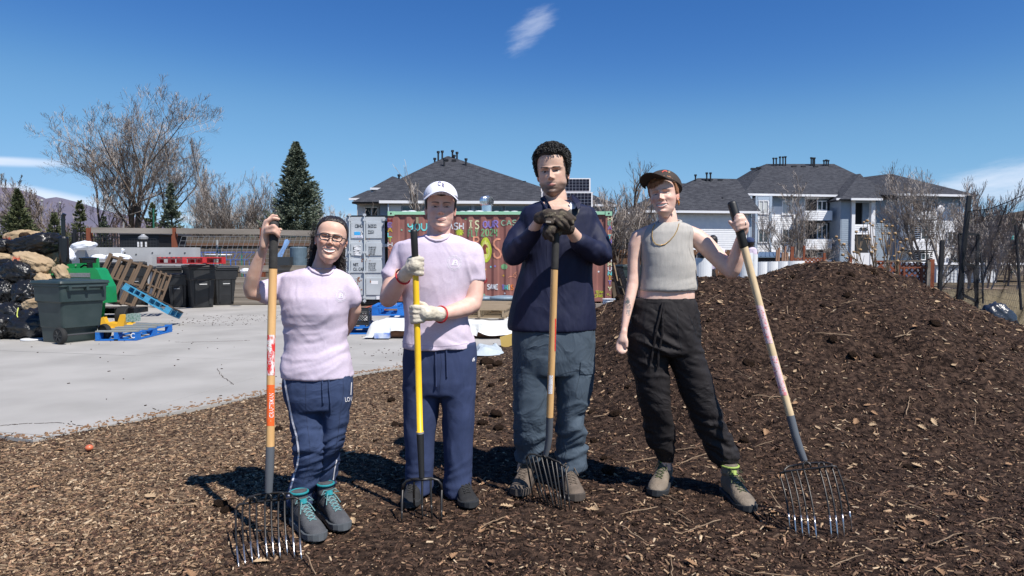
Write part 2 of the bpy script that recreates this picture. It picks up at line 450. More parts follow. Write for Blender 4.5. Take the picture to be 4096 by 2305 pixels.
tag(b.build('gravel_strip', M_gravel), 'reddish gravel in front of the containers', None, None, 'structure')
# concrete pad: slabs with open joints
def clip(poly, n, d):
 out = []
 for i in range(len(poly)):
  a, c = poly[i], poly[(i + 1) % len(poly)]; da = a[0] * n[0] + a[1] * n[1] - d; dc = c[0] * n[0] + c[1] * n[1] - d
  if da <= 0: out.append(a)
  if da * dc < 0: t = da / (da - dc); out.append((a[0] + (c[0] - a[0]) * t, a[1] + (c[1] - a[1]) * t))
 return out
pad = thing('concrete_pad', 'pale concrete slabs of the yard', None, (-6, 10, 0)); pad['kind'] = 'structure'
u_ = (.23, .973); v_ = (.973, -.23)
def pad_slabs():
 jv = [-26.5, -21, -18.4, -15.6, -13.1, -10.3, -9.4 + 0.0, -6.9, -4.38, -1.8, 3]
 jv = [-30, -24.4, -21.9, -19.4, -16.9, -14.4, -11.9, -9.4, -6.9, -4.38, -1.8, 3]
 ju = [-4, .4, 4.0, 7.6, 11.2, 14.8, 18.4, 30]
 for a, c in zip(jv[:-1], jv[1:]):
  for p, q in zip(ju[:-1], ju[1:]):
   g = .004
   P = clip(POLY, v_, c - g); P = clip(P, (-v_[0], -v_[1]), -(a + g)) if len(P) > 2 else P
   if len(P) > 2: P = clip(P, u_, q - g)
   if len(P) > 2: P = clip(P, (-u_[0], -u_[1]), -(p + g))
   if len(P) < 3: continue
   # drop duplicated corners
   Q = [P[0]]
   for k in P[1:]:
    if math.hypot(k[0] - Q[-1][0], k[1] - Q[-1][1]) > .01: Q.append(k)
   if len(Q) < 3: continue
   top = .016 + rnd.uniform(-.002, .002); n = len(Q)
   ar = sum(Q[i][0] * Q[(i + 1) % n][1] - Q[(i + 1) % n][0] * Q[i][1] for i in range(n))
   if ar < 0: Q = Q[::-1]
   if abs(ar) < .05: continue
   V = [(x, y, -.1) for x, y in Q] + [(x, y, top) for x, y in Q]
   Fc = [tuple(range(n - 1, -1, -1)), tuple(range(n, 2 * n))] + [(i, (i + 1) % n, n + (i + 1) % n, n + i) for i in range(n)]
   objmesh('slab', rawmesh('slab', V, Fc, M_conc), pad)
pad_slabs()
PADZ = .018
# ---- wood chips: boxes without a floor, coloured one by one
def chips(N, name, label, sel, col_fn, lmin, lmax, seed, ymax=11.0, p=1.25):
 r = np.random.default_rng(seed)
 y = (1.9 ** (1 - p) + r.random(N * 2) * (ymax ** (1 - p) - 1.9 ** (1 - p))) ** (1 / (1 - p))
 x = (r.random(N * 2) * 2 - 1) * (y * .80 + .25)
 k = sel(x, y, r) & ~in_pad(x, y); x = x[k][:N]; y = y[k][:N]; n = len(x)
 z = hgt(x, y); P = np.stack([x, y, z], 1)
 far = np.clip(y / 5, 1, 2)
 l = (lmin + (lmax - lmin) * r.random(n) ** 2.2) * far ** .5; w = l * (.12 + .28 * r.random(n)); t = .0012 + .15 * w
 # tangent frame from slope
 e = .03; nx = -(hgt(x + e, y) - z) / e; ny = -(hgt(x, y + e) - z) / e; nr = np.stack([nx, ny, np.ones(n)], 1)
 nr += r.normal(0, .33, (n, 3)); nr /= np.linalg.norm(nr, axis=1)[:, None]
 a = r.random(n) * 6.283; d = np.stack([np.cos(a), np.sin(a), 0 * a], 1); d -= nr * (d * nr).sum(1)[:, None]; d /= np.linalg.norm(d, axis=1)[:, None]
 s = np.cross(nr, d)
 P = P + nr * (t * .3 + .004 * r.random(n))[:, None]
 c = np.array([(-1, -1, -1), (1, -1, -1), (1, 1, -1), (-1, 1, -1), (-1, -1, 1), (1, -1, 1), (1, 1, 1), (-1, 1, 1)], float)
 tap = np.where(c[:, 0] > 0, .45, 1.0)
 V = P[:, None, :] + d[:, None, :] * (c[None, :, 0] * l[:, None] / 2)[..., None] + s[:, None, :] * (c[None, :, 1] * tap[None] * w[:, None] / 2)[..., None] + nr[:, None, :] * (c[None, :, 2] * t[:, None])[..., None]
 V = V.reshape(-1, 3); q = np.array([(4, 5, 6, 7), (0, 1, 5, 4), (2, 3, 7, 6)])
 Q = (q[None] + (np.arange(n) * 8)[:, None, None]).reshape(-1, 4)
 me = fastmesh(name, V, Q, M_chip); colr = col_fn(x, y, z, r)
 set_vcol(me, np.repeat(colr, 8, 0))
 o = objmesh(name, me); tag(o, label, None, None, 'stuff'); return o
M_chip = mat('wood_chip', (1, 1, 1), .85, (.8, .75, .7), 40, attr='Col', spec=.25)
PAL_T = np.array([(.42, .29, .18), (.32, .215, .13), (.25, .165, .10), (.52, .40, .27), (.19, .125, .08), (.34, .21, .13), (.14, .09, .06)])
PAL_D = np.array([(.040, .023, .016), (.070, .039, .026), (.105, .060, .040), (.17, .10, .065), (.022, .013, .010), (.052, .030, .022)])
def pick(pal, n, r): return pal[r.integers(0, len(pal), n)] * (.75 + .5 * r.random((n, 1)))
def c_main(x, y, z, r):
 n = len(x); t = r.random(n) < straw(x, y) * .72 + .04
 return np.where(t[:, None], pick(PAL_T, n, r), pick(PAL_D, n, r))
def c_dark(x, y, z, r):
 n = len(x); t = r.random(n) < .24
 return np.where(t[:, None], pick(PAL_T, n, r), pick(PAL_D, n, r))
chips(100000, 'wood_chips', 'countless raked wood chips covering the bed', lambda x, y, r: r.random(len(x)) < .18 + straw(x, y), c_main, .006, .034, 5, 9.5, 1.5)
chips(60000, 'compost_chips', 'dark shredded bark and twig bits over the compost heap', lambda x, y, r: r.random(len(x)) < .25 + .75 * sstep(mound(x, y) + .25 * (x > -.3), .02, .5), c_dark, .007, .042, 9, 11.0, 1.12)
# ---- clods, dry leaves, sticks: single things
M_clod = mat('soil_clod', (.060, .036, .024), .95, (.028, .017, .011), 30, 1.0, 70, spec=.1, bdist=.02)
M_leaf = mat('dry_leaf', (.36, .22, .12), .75, (.24, .13, .07), 30, .3, 90, spec=.3)
M_leaf2 = mat('pale_dry_leaf', (.50, .37, .23), .75, (.36, .24, .14), 30, .3, 90, spec=.3)
M_stick = mat('dry_stick', (.34, .24, .15), .8, (.20, .13, .08), 30, .3, 90, stretch=(1, 1, 1))
def clod_mesh(seed):
 b = MB(); b.ball((0, 0, 0), 1, 16, 11); V = np.array(b.V)
 V *= (1 + .55 * fbm(V * 1.6, seed, 4) + .35 * fbm(V * 5, seed + 3, 3))[:, None]; V[:, 2] *= .7
 return rawmesh('soil_clod', V, b.F, M_clod, True)
CL = [clod_mesh(s) for s in range(4)]
def leaf_mesh(seed, m):
 r = random.Random(seed); n = 14; pts = []
 for i in range(n + 1):
  t = i / n; w = (.30 * math.sin(math.pi * min(t * 1.05, 1)) ** .7) * (1 + .38 * math.cos(t * 5 * 2 * math.pi)) * (.5 + .7 * t) if t < 1 else .02
  pts.append((t, max(w, .015)))
 V = []; cu = r.uniform(.15, .5); tw = r.uniform(-.5, .5)
 for t, w in pts:
  zc = cu * (t - .5) ** 2
  for s in (-1, -.5, 0, .5, 1): V.append((t - .5, s * w + .06 * math.sin(4 * t + seed), zc + abs(s) * w * .55 + tw * s * w * (t - .5)))
 Fc = [(i * 5 + j, i * 5 + j + 1, i * 5 + 6 + j, i * 5 + 5 + j) for i in range(n) for j in range(4)]
 return rawmesh('dead_leaf', V, Fc, m, True)
LF = [leaf_mesh(s, M_leaf if s % 2 else M_leaf2) for s in range(6)]
def stick_mesh(seed):
 r = random.Random(seed); b = MB(); p = Vector((-.5, 0, 0)); pts = [p]
 for k in range(6): p = p + Vector((1 / 6, r.uniform(-.04, .04), r.uniform(-.02, .03))); pts.append(p)
 b.tube(pts, [.012, .013, .012, .011, .010, .008, .004], 6)
 if seed % 2:
  q = pts[3]; b.tube([q, q + Vector((.12, .09, .02)), q + Vector((.2, .19, .02))], [.008, .006, .003], 5)
 return rawmesh('dry_stick', b.V, b.F, M_stick)
ST = [stick_mesh(s) for s in range(5)]
def put(name, me, x, y, s, label, cat, group, dz=0, rot=None, sc3=None):
 o = bpy.data.objects.new(name, me); COL.objects.link(o); z = h1(x, y)
 e = .08; nx = -(h1(x + e, y) - z) / e; ny = -(h1(x, y + e) - z) / e
 q = Vector((0, 0, 1)).rotation_difference(Vector((nx, ny, 1)).normalized())
 o.rotation_mode = 'XYZ'; o.rotation_euler = (q.to_matrix() @ Euler(rot or (rnd.uniform(-.3, .3), rnd.uniform(-.3, .3), rnd.uniform(0, 6.28))).to_matrix()).to_euler()
 o.location = (x, y, z + dz); o.scale = sc3 or (s, s, s); return tag(o, label, cat, group)
# clods seen in the photo (pixel on the ground, size in px)
clod_px = [(1945, 1468, 26), (1990, 1482, 22), (1960, 1490, 14), (1565, 1605, 17), (1545, 1575, 8), (1930, 1700, 20), (1985, 1668, 26), (1610, 1705, 14), (1580, 1700, 14), (1900, 1600, 12),
  (880, 2025, 26), (905, 2050, 22), (525, 2088, 9), (800, 2080, 8), (850, 2090, 10), (1965, 1560, 14), (2010, 1545, 12), (1930, 1530, 9), (1995, 1720, 20), (1940, 1665, 12), (1500, 1765, 9), (1115, 1720, 14), (1905, 1550, 10),
  (1650, 1710, 8), (2070, 2020, 14), (2400, 2060, 15), (2150, 2110, 12), (2540, 2100, 10)]
for x, y, s in clod_px:
 g = G(x, y); Yd = g[1]; r = s / sc(Yd)
 put('soil_clod', CL[rnd.randrange(4)], g[0], g[1], r, 'dark lump of soil lying on the mulch among others', 'soil clod', 'soil clods on the mulch', r * .3)
for k in range(46):
 x = rnd.uniform(.2, 4.6); y = rnd.uniform(4.0, 7.4); s = rnd.uniform(.015, .045)
 put('soil_clod', CL[rnd.randrange(4)], x, y, s, 'dark lump of soil on the slope of the compost heap', 'soil clod', 'soil clods on the compost heap', s * .25)
for k in range(150):
 if k < 105: y = rnd.uniform(2.65, 4.7); x = rnd.uniform(-.75 * y, .75 * y)
 else: x = rnd.uniform(.4, 4.8); y = rnd.uniform(4.2, 7.2)
 if in_pad(np.array([x]), np.array([y]))[0] or (x < -1.2 and rnd.random() < .65): continue
 s = rnd.uniform(.03, .075)
 put('dead_leaf', LF[rnd.randrange(6)], x, y, s, 'curled dry brown leaf lying on the mulch', 'leaf', 'dry leaves scattered over the mulch', .01)
for k in range(95):
 if k < 50: y = rnd.uniform(2.7, 4.6); x = rnd.uniform(-.72 * y, .75 * y)
 else: x = rnd.uniform(.6, 5.2); y = rnd.uniform(4.1, 7.3)
 if in_pad(np.array([x]), np.array([y]))[0]: continue
 s = rnd.uniform(.08, .26) * (1 if k < 50 else 1.25)
 put('dry_stick', ST[rnd.randrange(5)], x, y, s, 'thin dry stick lying on the mulch', 'stick', 'dry sticks scattered over the mulch', .012)
# little litter on the slabs
lt_ = MB(); b = MB(); r_ = random.Random(3)
for k in range(420):
 if k < 150: x, y = r_.uniform(-7, -5), r_.uniform(13, 15.6)
 elif k < 260: x, y = r_.gauss(-1.2, .8), r_.gauss(8.9, .7)
 else: x, y = r_.uniform(-9, .2), r_.uniform(5, 16)
 if not in_pad(np.array([x]), np.array([y]))[0]: continue
 l = r_.uniform(.008, .03); b.box((x, y, PADZ + .003), (l, l * .5, .006), (0, 0, r_.uniform(0, 3)))
for k in range(900):
 j = r_.choice((0, 0, 1, 1, 2, 3, 13)); p, q = POLY[j], POLY[(j + 1) % len(POLY)]; t = r_.random(); x, y = p[0] + (q[0] - p[0]) * t - abs(r_.gauss(0, .10)), p[1] + (q[1] - p[1]) * t + r_.gauss(0, .05)
 if in_pad(np.array([x]), np.array([y]))[0]: l = r_.uniform(.01, .035); lt_.box((x, y, PADZ + .004), (l, l * .3, .005), (0, 0, r_.uniform(0, 3)))
tag(lt_.build('spilled_chips', M_leaf), 'loose wood chips spilled over the edge of the concrete', None, None, 'stuff')
tag(b.build('bark_litter', M_clod), 'scattered crumbs of bark and soil on the concrete', None, None, 'stuff')
g = G(357, 1803); b = MB(); b.ball((g[0], g[1], .02), .026, 18, 12, (1, .95, .82))
tag(b.build('tomato', mat('tomato', lin(214, 120, 84), .35, lin(190, 100, 70), 20), smooth=True), 'small round orange fruit on the chips near the slab corner', 'fruit')
g = G(115, 1363, PADZ); b = MB(); b.lathe([(.0, .0), (.165, .0), (.172, .012), (.165, .022), (.15, .02), (.0, .016)], (g[0], g[1] + .1, PADZ), 32)
tag(b.build('plastic_disc', mat('white_plastic', (.74, .75, .76), .4), smooth=False), 'white round bucket lid flat on the concrete by the black bags', 'lid')
for i, pts in enumerate(([(0, 582), (120, 571), (330, 563), (430, 575), (500, 591), (575, 603)], [(0, 668), (80, 622)], [(880, 480), (930, 500), (1000, 517)], [(340, 612), (360, 632), (385, 636)], [(1255, 250), (1275, 290), (1330, 330), (1345, 345)], [(180, 644), (290, 654)], [(1010, 98), (1060, 100), (1380, 92), (1443, 88)])):
 b = MB(); P = [G(x / 1.443, 1300 + y / 1.443, PADZ + .0015) for x, y in pts]; r_ = random.Random(i)
 for a, c in zip(P[:-1], P[1:]):
  n = 6
  for k in range(n):
   p = a + (c - a) * k / n + np.array((r_.gauss(0, .008), r_.gauss(0, .008), 0)) * (k > 0); q = a + (c - a) * (k + 1) / n + np.array((r_.gauss(0, .008), r_.gauss(0, .008), 0)) * (k < n - 1); b.bar(p, q, r_.uniform(.002, .006), .002)
 tag(b.build('crack', M_clod), 'hairline crack filled with dirt in the pale concrete', None, None, 'stuff')
# ================================================================ MOUNTAINS, HILL, TREES
M_mtn_hazed = mat('mountain', (.115, .115, .16), .95, (.16, .14, .18), .0012, 0, spec=.05, detail=8)  # distance haze is mixed into this purple-blue base colour, no haze volume
M_hill = mat('hill', (.12, .095, .075), .95, (.06, .05, .04), .02, 0, spec=.05, detail=9)
def ridge_sheet(name, pts, Y, m, label, depth, seed, rough=1.0, base=-5):
 """hill range: silhouette falling away towards the viewer and behind"""
 xs = np.linspace(pts[0][0], pts[-1][0], 260); ys = np.interp(xs, [p[0] for p in pts], [p[1] for p in pts])
 top = np.array([W(a, c, Y) for a, c in zip(xs, ys)]); rows = 26; V = []
 for j in range(rows):
  t = j / (rows - 1); s = 1 - abs(t * 2 - 1)     # 0..1..0
  f = s ** .8
  yy = Y + (t - .5) * depth
  for p in top:
   V.append((p[0] * (yy / Y) ** .3, yy, base + (p[2] - base) * f))
 V = np.array(V); P = V / (depth * .12)
 amp = (V[:, 2] - base) * .38 * rough * np.clip(np.repeat(np.abs(np.arange(rows) / (rows - 1) * 2 - 1), 260) * 3, .12, 1)
 V[:, 2] += amp * fbm(P * np.array([1, 1, 0]), seed, 5, .55) * np.tile(1, len(V))
 i = np.arange(rows * 260).reshape(rows, 260); Q = np.stack([i[:-1, :-1], i[:-1, 1:], i[1:, 1:], i[1:, :-1]], -1).reshape(-1, 4)
 o = objmesh(name, fastmesh(name, V, Q, m, True)); return tag(o, label, None, None, 'structure')
ridge_sheet('mountains', [(-1500, 760), (-600, 735), (-200, 742), (0, 742), (70, 748), (140, 772), (190, 790), (235, 778), (310, 800), (400, 835), (480, 850), (600, 880), (800, 925), (1100, 960), (1500, 1000)], 5200, M_mtn_hazed, 'purple mountain range, haze in its colour, beyond the trees on the left', 2600, 4)
ridge_sheet('hillside', [(3300, 1010), (3700, 900), (3860, 868), (3960, 862), (4100, 835), (4300, 820), (4800, 830), (5600, 850)], 420, M_hill, 'brown wooded hillside beyond the net fence on the right', 260, 8, .6)
def seg_mesh(name, S, m, k=3):
 """S rows: p0(3) p1(3) r0 r1"""
 S = np.asarray(S); p0, p1, r0, r1 = S[:, :3], S[:, 3:6], S[:, 6], S[:, 7]; n = len(S)
 t = p1 - p0; t /= np.linalg.norm(t, axis=1)[:, None] + 1e-9
 u = np.cross(t, np.where(np.abs(t[:, 2:3]) < .9, np.array([[0, 0, 1.]]), np.array([[1., 0, 0]]))); u /= np.linalg.norm(u, axis=1)[:, None] + 1e-9
 if k == 1:
  r0 = r0 * 1.35; r1 = r1 * 1.35
  V = np.stack([p0 - u * r0[:, None], p0 + u * r0[:, None], p1 + u * r1[:, None], p1 - u * r1[:, None]], 1).reshape(-1, 3); return fastmesh(name, V, np.arange(4 * n).reshape(-1, 4), m, True)
 v = np.cross(t, u); a = np.arange(k) * 2 * np.pi / k
 ring = u[:, None] * np.cos(a)[None, :, None] + v[:, None] * np.sin(a)[None, :, None]
 V = np.concatenate([p0[:, None] + ring * r0[:, None, None], p1[:, None] + ring * r1[:, None, None]], 1).reshape(-1, 3)
 j = np.arange(k); j2 = (j + 1) % k; q = np.stack([j, j2, k + j2, k + j], 1)
 Q = (q[None] + (np.arange(n) * 2 * k)[:, None, None]).reshape(-1, 4)
 return fastmesh(name, V, Q, m, True)
M_bark = mat('bark', (.17, .135, .11), .95, (.09, .07, .055), 4, .8, 25, spec=.1)
M_twig = mat('twig', (.30, .26, .23), .95, (.19, .15, .125), .8, spec=.1)
M_twigpale = mat('pale_twig', (.46, .41, .37), .95, (.22, .185, .165), .8, spec=.1)
M_barkpale = mat('pale_bark', (.42, .38, .34), .9, (.22, .19, .17), 5, .5, 25, spec=.1)
M_twigred = mat('ruddy_twig', (.22, .155, .13), .95, (.13, .09, .08), .6, spec=.1)
def grow(base, H, seed, spread=.6, levels=5, kids=(4, 5, 5, 6, 5), r0=None, trunk=.28, droop=0.0, gl=(.62, .62, .6, .55, .5), wig=.14, lean=(0, 0), upb=.28, forks=None, rscale=.62, minr=.006):
 r = random.Random(seed); segs = {0: [], 1: [], 2: []}
 r0 = H * .022 if r0 is None else r0
 def branch(p, d, L, rad, lv):
  ns = 5 if lv < 2 else (3 if lv < 4 else 2); pts = [p]; dd = d.copy()
  for i in range(ns):
   dd = (dd + Vector((r.gauss(0, wig), r.gauss(0, wig), r.gauss(0, wig) + (upb * .25 - droop * lv * .1))) ).normalized()
   q = pts[-1] + dd * L / ns
   ra = max(rad * (1 - .55 * i / ns), minr); rb = max(rad * (1 - .55 * (i + 1) / ns), minr * .7)
   segs[min(max(lv - 1, 0), 2)].append((*pts[-1], *q, ra, rb)); pts.append(q)
  if lv >= levels: return
  n = kids[min(lv, len(kids) - 1)]
  for c in range(n):
   t = (trunk if lv == 0 else .18) + (1 - (trunk if lv == 0 else .18)) * (c + r.random() * .8) / n
   t = min(t, .999); k = min(int(t * ns), ns - 1); f = t * ns - k
   q = pts[k].lerp(pts[k + 1], f); bd = (pts[k + 1] - pts[k]).normalized()
   ax = Vector((r.gauss(0, 1), r.gauss(0, 1), r.gauss(0, .35))); ax = (ax - bd * ax.dot(bd)).normalized()
   ang = spread * r.uniform(.6, 1.25) * (1.0 if lv else 1 - .35 * t)
   nd = (bd * math.cos(ang) + ax * math.sin(ang)).normalized(); nd = (nd + Vector((0, 0, upb))).normalized()
   branch(q, nd, L * gl[min(lv, len(gl) - 1)] * r.uniform(.75, 1.2) * (1.12 - .45 * t if lv else 1.1 - .25 * t), max(rad * rscale * (1 - .4 * t), minr), lv + 1)
 if forks:
  for (dx, dy, dz, l, rr) in forks:
   branch(Vector(base), Vector((dx, dy, dz)).normalized(), H * l, rr, 0)
 else:
  branch(Vector(base), Vector((lean[0], lean[1], 1)).normalized(), H * .62, r0, 0)
 return segs
def bare_tree(name, label, base, H, seed, mt=None, mc=None, cat='tree', group=None, **kw):
 s = grow(base, H, seed, **kw)
 t = thing(name, label, cat, base, group=group)
 objmesh('trunk', seg_mesh('trunk', s[0], mt or M_bark, 7), t); c = objmesh('crown', seg_mesh('crown', s[1], mc or M_twig, 3), t)
 if s[2]: objmesh('twigs', seg_mesh('twigs', s[2], mc or M_twig, 1), c)
 return t
def at0(x, Y): p = W(x, HOR, Y); return (p[0], Y, 0.0)
# the big tree on the left: three stems from one foot
b0 = at0(530, 46)
bare_tree('bare_tree', 'tall wide bare deciduous tree towering over the left fence', b0, 11.6, 21, M_bark, M_twigpale, levels=5, kids=(6, 6, 5, 5, 6),
  spread=.80, trunk=.40, gl=(.66, .62, .62, .62, .6), upb=.13, wig=.09, minr=.0075, rscale=.5,
  forks=[(.02, 0, 1, .62, .24), (.36, .05, 1, .56, .17), (-.30, .1, 1, .60, .17), (.12, -.15, 1, .66, .15)])
bare_tree('bare_tree', 'leaning bare tree left of the tallest tree', at0(395, 50), 10, 33, M_bark, M_twig, levels=5, kids=(5, 5, 6, 5, 5), spread=.65, upb=.13, minr=.009, rscale=.5,
  forks=[(-.55, 0, 1, .62, .15), (-.15, 0, 1, .60, .13), (-.9, 0, .9, .55, .10)])
# pale birches between big tree and spruce
bare_tree('bare_tree', 'slender pale birch with a pointed top', at0(872, 44), 7.9, 5, M_barkpale, M_twigpale, levels=4, kids=(18, 6, 5, 4), spread=.36, trunk=.12, gl=(.26, .6, .6, .5), upb=.25, wig=.06, minr=.007, rscale=.45,
  forks=[(0, 0, 1, .88, .09)])
for i, (x, Y, H, sd) in enumerate([(905, 42, 6.6, 6), (960, 41, 7.4, 7), (820, 45, 5.8, 8), (1035, 42, 6.8, 9), (990, 40, 5.6, 10)]):
 bare_tree('bare_tree', ['bushy pale bare tree behind the rail fence', 'grey multi stemmed bare tree with upright twigs', 'low spreading bare tree at the left of the birches', 'bare pale tree touching the big spruce', 'short dense bare shrub tree above the rail'][i], at0(x, Y), H, sd, M_bark, M_twigpale,
   levels=4, kids=(7, 6, 6, 5), spread=.6, trunk=.1, gl=(.6, .6, .6, .55), upb=.2, minr=.0065, rscale=.5, group='bare trees behind the rail fence',
   forks=[(rnd.uniform(-.6, .6), rnd.uniform(-.3, .3), 1, .56, .05) for _ in range(4)])
for i, (x, Y, H, sd) in enumerate([(1320, 50, 6.2, 12), (1365, 52, 5.2, 13)]):
 bare_tree('bare_tree', ['pale bare tree just right of the big spruce', 'small pale bare tree before the grey roofed house'][i], at0(x, Y), H, sd, M_barkpale, M_twigpale, levels=4, kids=(8, 6, 5, 4), spread=.45, trunk=.1, upb=.35, minr=.009)
for i, (x, Y, H, sd) in enumerate([(1445, 30, 3.6, 14), (1700, 30, 5.0, 15)]):
 bare_tree('bare_tree', ['small bare bush behind the grey container', 'thin bare tree rising behind the red container'][i], at0(x, Y), H, sd, M_bark, M_twigpale, levels=3, kids=(7, 5, 4), spread=.5, trunk=.2, upb=.3, minr=.006)
# right of the red container
for i, (x, Y, H, sd) in enumerate([(2490, 27, 4.6, 16), (2560, 28, 3.9, 17), (2440, 29, 3.8, 19), (2515, 40, 7.3, 18)]):
 bare_tree('bare_tree', ['dense grey bare tree right of the red container', 'bare shrub tree at the left end of the apartment wing', 'low bare shrub tree just behind the container corner', 'taller bare tree far behind the container corner'][i], at0(x, Y), H, sd, M_bark, M_twigpale if i < 3 else M_twig, levels=4, kids=(7, 6, 5, 4), spread=.6, trunk=.1, upb=.22, minr=.006,
   forks=[(rnd.uniform(-.6, .6), rnd.uniform(-.3, .3), 1, .6, .06) for _ in range(4)] if i < 3 else None)
# before the apartments
bare_tree('bare_tree', 'spreading bare tree before the left half of the white apartments', at0(3190, 34), 5.3, 41, M_barkpale, M_twigpale, levels=4, kids=(7, 6, 5, 5), spread=.65, trunk=.1, upb=.16, gl=(.6, .6, .6, .55), minr=.0055, rscale=.45,
  forks=[(-.12, 0, 1, .66, .09), (.35, 0, 1, .5, .07), (-.75, 0, .8, .5, .05), (.8, .1, .75, .5, .05), (-.3, .2, 1, .5, .05)])
bare_tree('bare_tree', 'bare tree with curved limbs before the apartment balconies', at0(3700, 33), 6.0, 52, M_barkpale, M_twigpale, levels=4, kids=(7, 6, 5, 5), spread=.65, trunk=.3, upb=.16, gl=(.55, .6, .6, .55), minr=.0055, rscale=.45,
  forks=[(-.30, 0, 1, .62, .08), (-.15, 0, 1, .66, .07), (-.6, 0, 1, .5, .05), (-.05, .2, 1, .5, .05)])
bare_tree('bare_tree', 'taller bare tree beside the black leaning fence post', at0(3765, 32), 5.6, 58, M_barkpale, M_twigpale, levels=4, kids=(8, 6, 5, 5), spread=.55, trunk=.2, upb=.2, gl=(.52, .6, .6, .55), minr=.0055, rscale=.45,
  forks=[(.06, 0, 1, .66, .08), (.28, 0, 1, .6, .07), (.55, .1, 1, .5, .05)])
bare_tree('bare_tree', 'bare tree at the right of the black net gate', at0(3935, 45), 6.2, 61, M_bark, M_twigpale, levels=4, kids=(7, 6, 5, 4), spread=.5, trunk=.15, upb=.3, minr=.01)
def scrub(name, label, spots, seed, mc):
 S = []
 for k, (x, Y, H) in enumerate(spots):
  s = grow(at0(x, Y), H, seed + k, spread=.5, levels=3, kids=(9, 6, 5), trunk=.08, upb=.3, minr=Y * .00028, r0=H * .016); S += s[0] + s[1] + s[2]
 tag(objmesh(name, seg_mesh(name, S, mc, 1)), label, None, None, 'stuff')
r_ = random.Random(4)
scrub('far_woods', 'bare brown woodland at the foot of the mountains', [(r_.uniform(-300, 1450), r_.uniform(62, 120), r_.uniform(3.8, 6.5)) for _ in range(105)], 300, M_twigred)
scrub('riverside_woods', 'bare brown woodland behind the net fence on the right', [(r_.uniform(3840, 4500), r_.uniform(50, 130), r_.uniform(4, 7.5)) for _ in range(70)], 700, M_twig)
scrub('brushwood', 'low tangle of pale bare shrubs beyond the net fence', [(r_.uniform(3860, 4400), r_.uniform(26, 45), r_.uniform(1.8, 3.4)) for _ in range(26)], 900, M_twigpale)
M_needle = mat('spruce_needles', (.15, .165, .085), .9, (.07, .085, .045), 2.2, spec=.15)
M_needleb = mat('blue_spruce_needles', (.175, .205, .15), .9, (.085, .105, .078), 2.0, spec=.15)
def conifer(name, label, x, Y, H, rad, seed, m, n=9000, group=None):
 base = at0(x, Y); r = np.random.default_rng(seed); t = thing(name, label, 'tree', base, group=group)
 b = MB(); b.tube([(base[0], base[1], 0), (base[0], base[1], H * .97)], [H * .022, .01], 7); b.build('trunk', M_bark, t)
 # branches
 nb = int(n / 42); hb = r.random(nb) ** 1.25 * .955 + .035; az = r.random(nb) * 6.283
 L = rad * (1 - hb) ** .93 * (.62 + .4 * r.random(nb) + .55 * (vnoise(np.stack([np.cos(az) * 1.6, np.sin(az) * 1.6, hb * 9], 1), seed) + .35)) * np.where(hb < .1, .85, 1) + .06
 per = 42; u = np.linspace(.12, 1, per)[None, :] ** .75 + r.normal(0, .02, (nb, per))
 droop = .28 * (1 - hb)[:, None]
 d = u * L[:, None]
 z = hb[:, None] * H - d * droop + .30 * d * u ** 1.5
 sidew = (r.random((nb, per)) - .5) * L[:, None] * .55 * (1.15 - u)
 ca, sa = np.cos(az)[:, None], np.sin(az)[:, None]
 P = np.stack([base[0] + ca * d - sa * sidew, base[1] + sa * d + ca * sidew, z + r.normal(0, .03, (nb, per))], -1).reshape(-1, 3)
 out = np.stack([ca + 0 * d - sa * np.sign(sidew) * .7, sa + 0 * d + ca * np.sign(sidew) * .7, -.1 + .45 * u], -1).reshape(-1, 3)
 out += r.normal(0, .28, out.shape); out /= np.linalg.norm(out, axis=1)[:, None]
 s = np.cross(out, r.normal(0, 1, out.shape)); s /= np.linalg.norm(s, axis=1)[:, None]
 l = (.034 * H ** .55) * (.7 + .8 * r.random(len(P)))[:, None]; w = l * .27
 up = np.cross(out, s)
 V = np.stack([P - out * l * .5, P + s * w + up * w * .3, P + out * l * .8, P - s * w + up * w * .3], 1).reshape(-1, 3)
 Q = np.arange(len(V)).reshape(-1, 4)
 objmesh('crown', fastmesh('crown', V, Q, m), t)
 return t
conifer('spruce_tree', 'tall dense blue green spruce left of the grey roofed house', 1190, 40, 8.1, 2.5, 2, M_needleb, 60000)
conifer('spruce_tree', 'green spruce furthest left above the bag heap', 80, 30, 4.35, 1.15, 3, M_needle, 22000)
conifer('spruce_tree', 'small green spruce right of the leftmost one', 222, 32, 3.45, .85, 4, M_needle, 10000)
conifer('spruce_tree', 'mid sized spruce behind the black exhaust stack', 325, 40, 4.7, 1.25, 5, M_needle, 11000)
conifer('spruce_tree', 'slim spruce below the leaning bare tree', 420, 42, 3.9, .85, 6, M_needleb, 8000)
conifer('spruce_tree', 'spruce just right of the tallest trunk', 612, 40, 4.6, .95, 7, M_needle, 9000)
conifer('spruce_tree', 'blue spruce above the second brown fence post', 690, 39, 5.6, 1.25, 8, M_needleb, 14000)
conifer('spruce_tree', 'dark little spruce on the far right hillside', 4045, 80, 6.2, 2.2, 9, M_needle, 5000)
conifer('spruce_tree', 'low dark evergreen behind the white metal store', 3870, 60, 5.5, 2.0, 10, M_needle, 5000)
M_pole = mat('pole_grey', (.35, .35, .34), .5); M_green = mat('green_paint', (.02, .12, .08), .4)
for i, (x, Y, yt) in enumerate([(167, 60, 803), (239, 70, 812), (495, 60, 840)]):
 p = at0(x, Y); t = W(x, yt, Y)
 b = MB(); b.cyl(p, t, .06, 8, .045); b.ball(t, .13, 8, 6)
 tag(b.build('light_pole', M_pole), ['pale light pole beside the leftmost spruce', 'thinner light pole behind the exhaust stack', 'short pale pole just left of the tall trunk'][i], 'light pole')
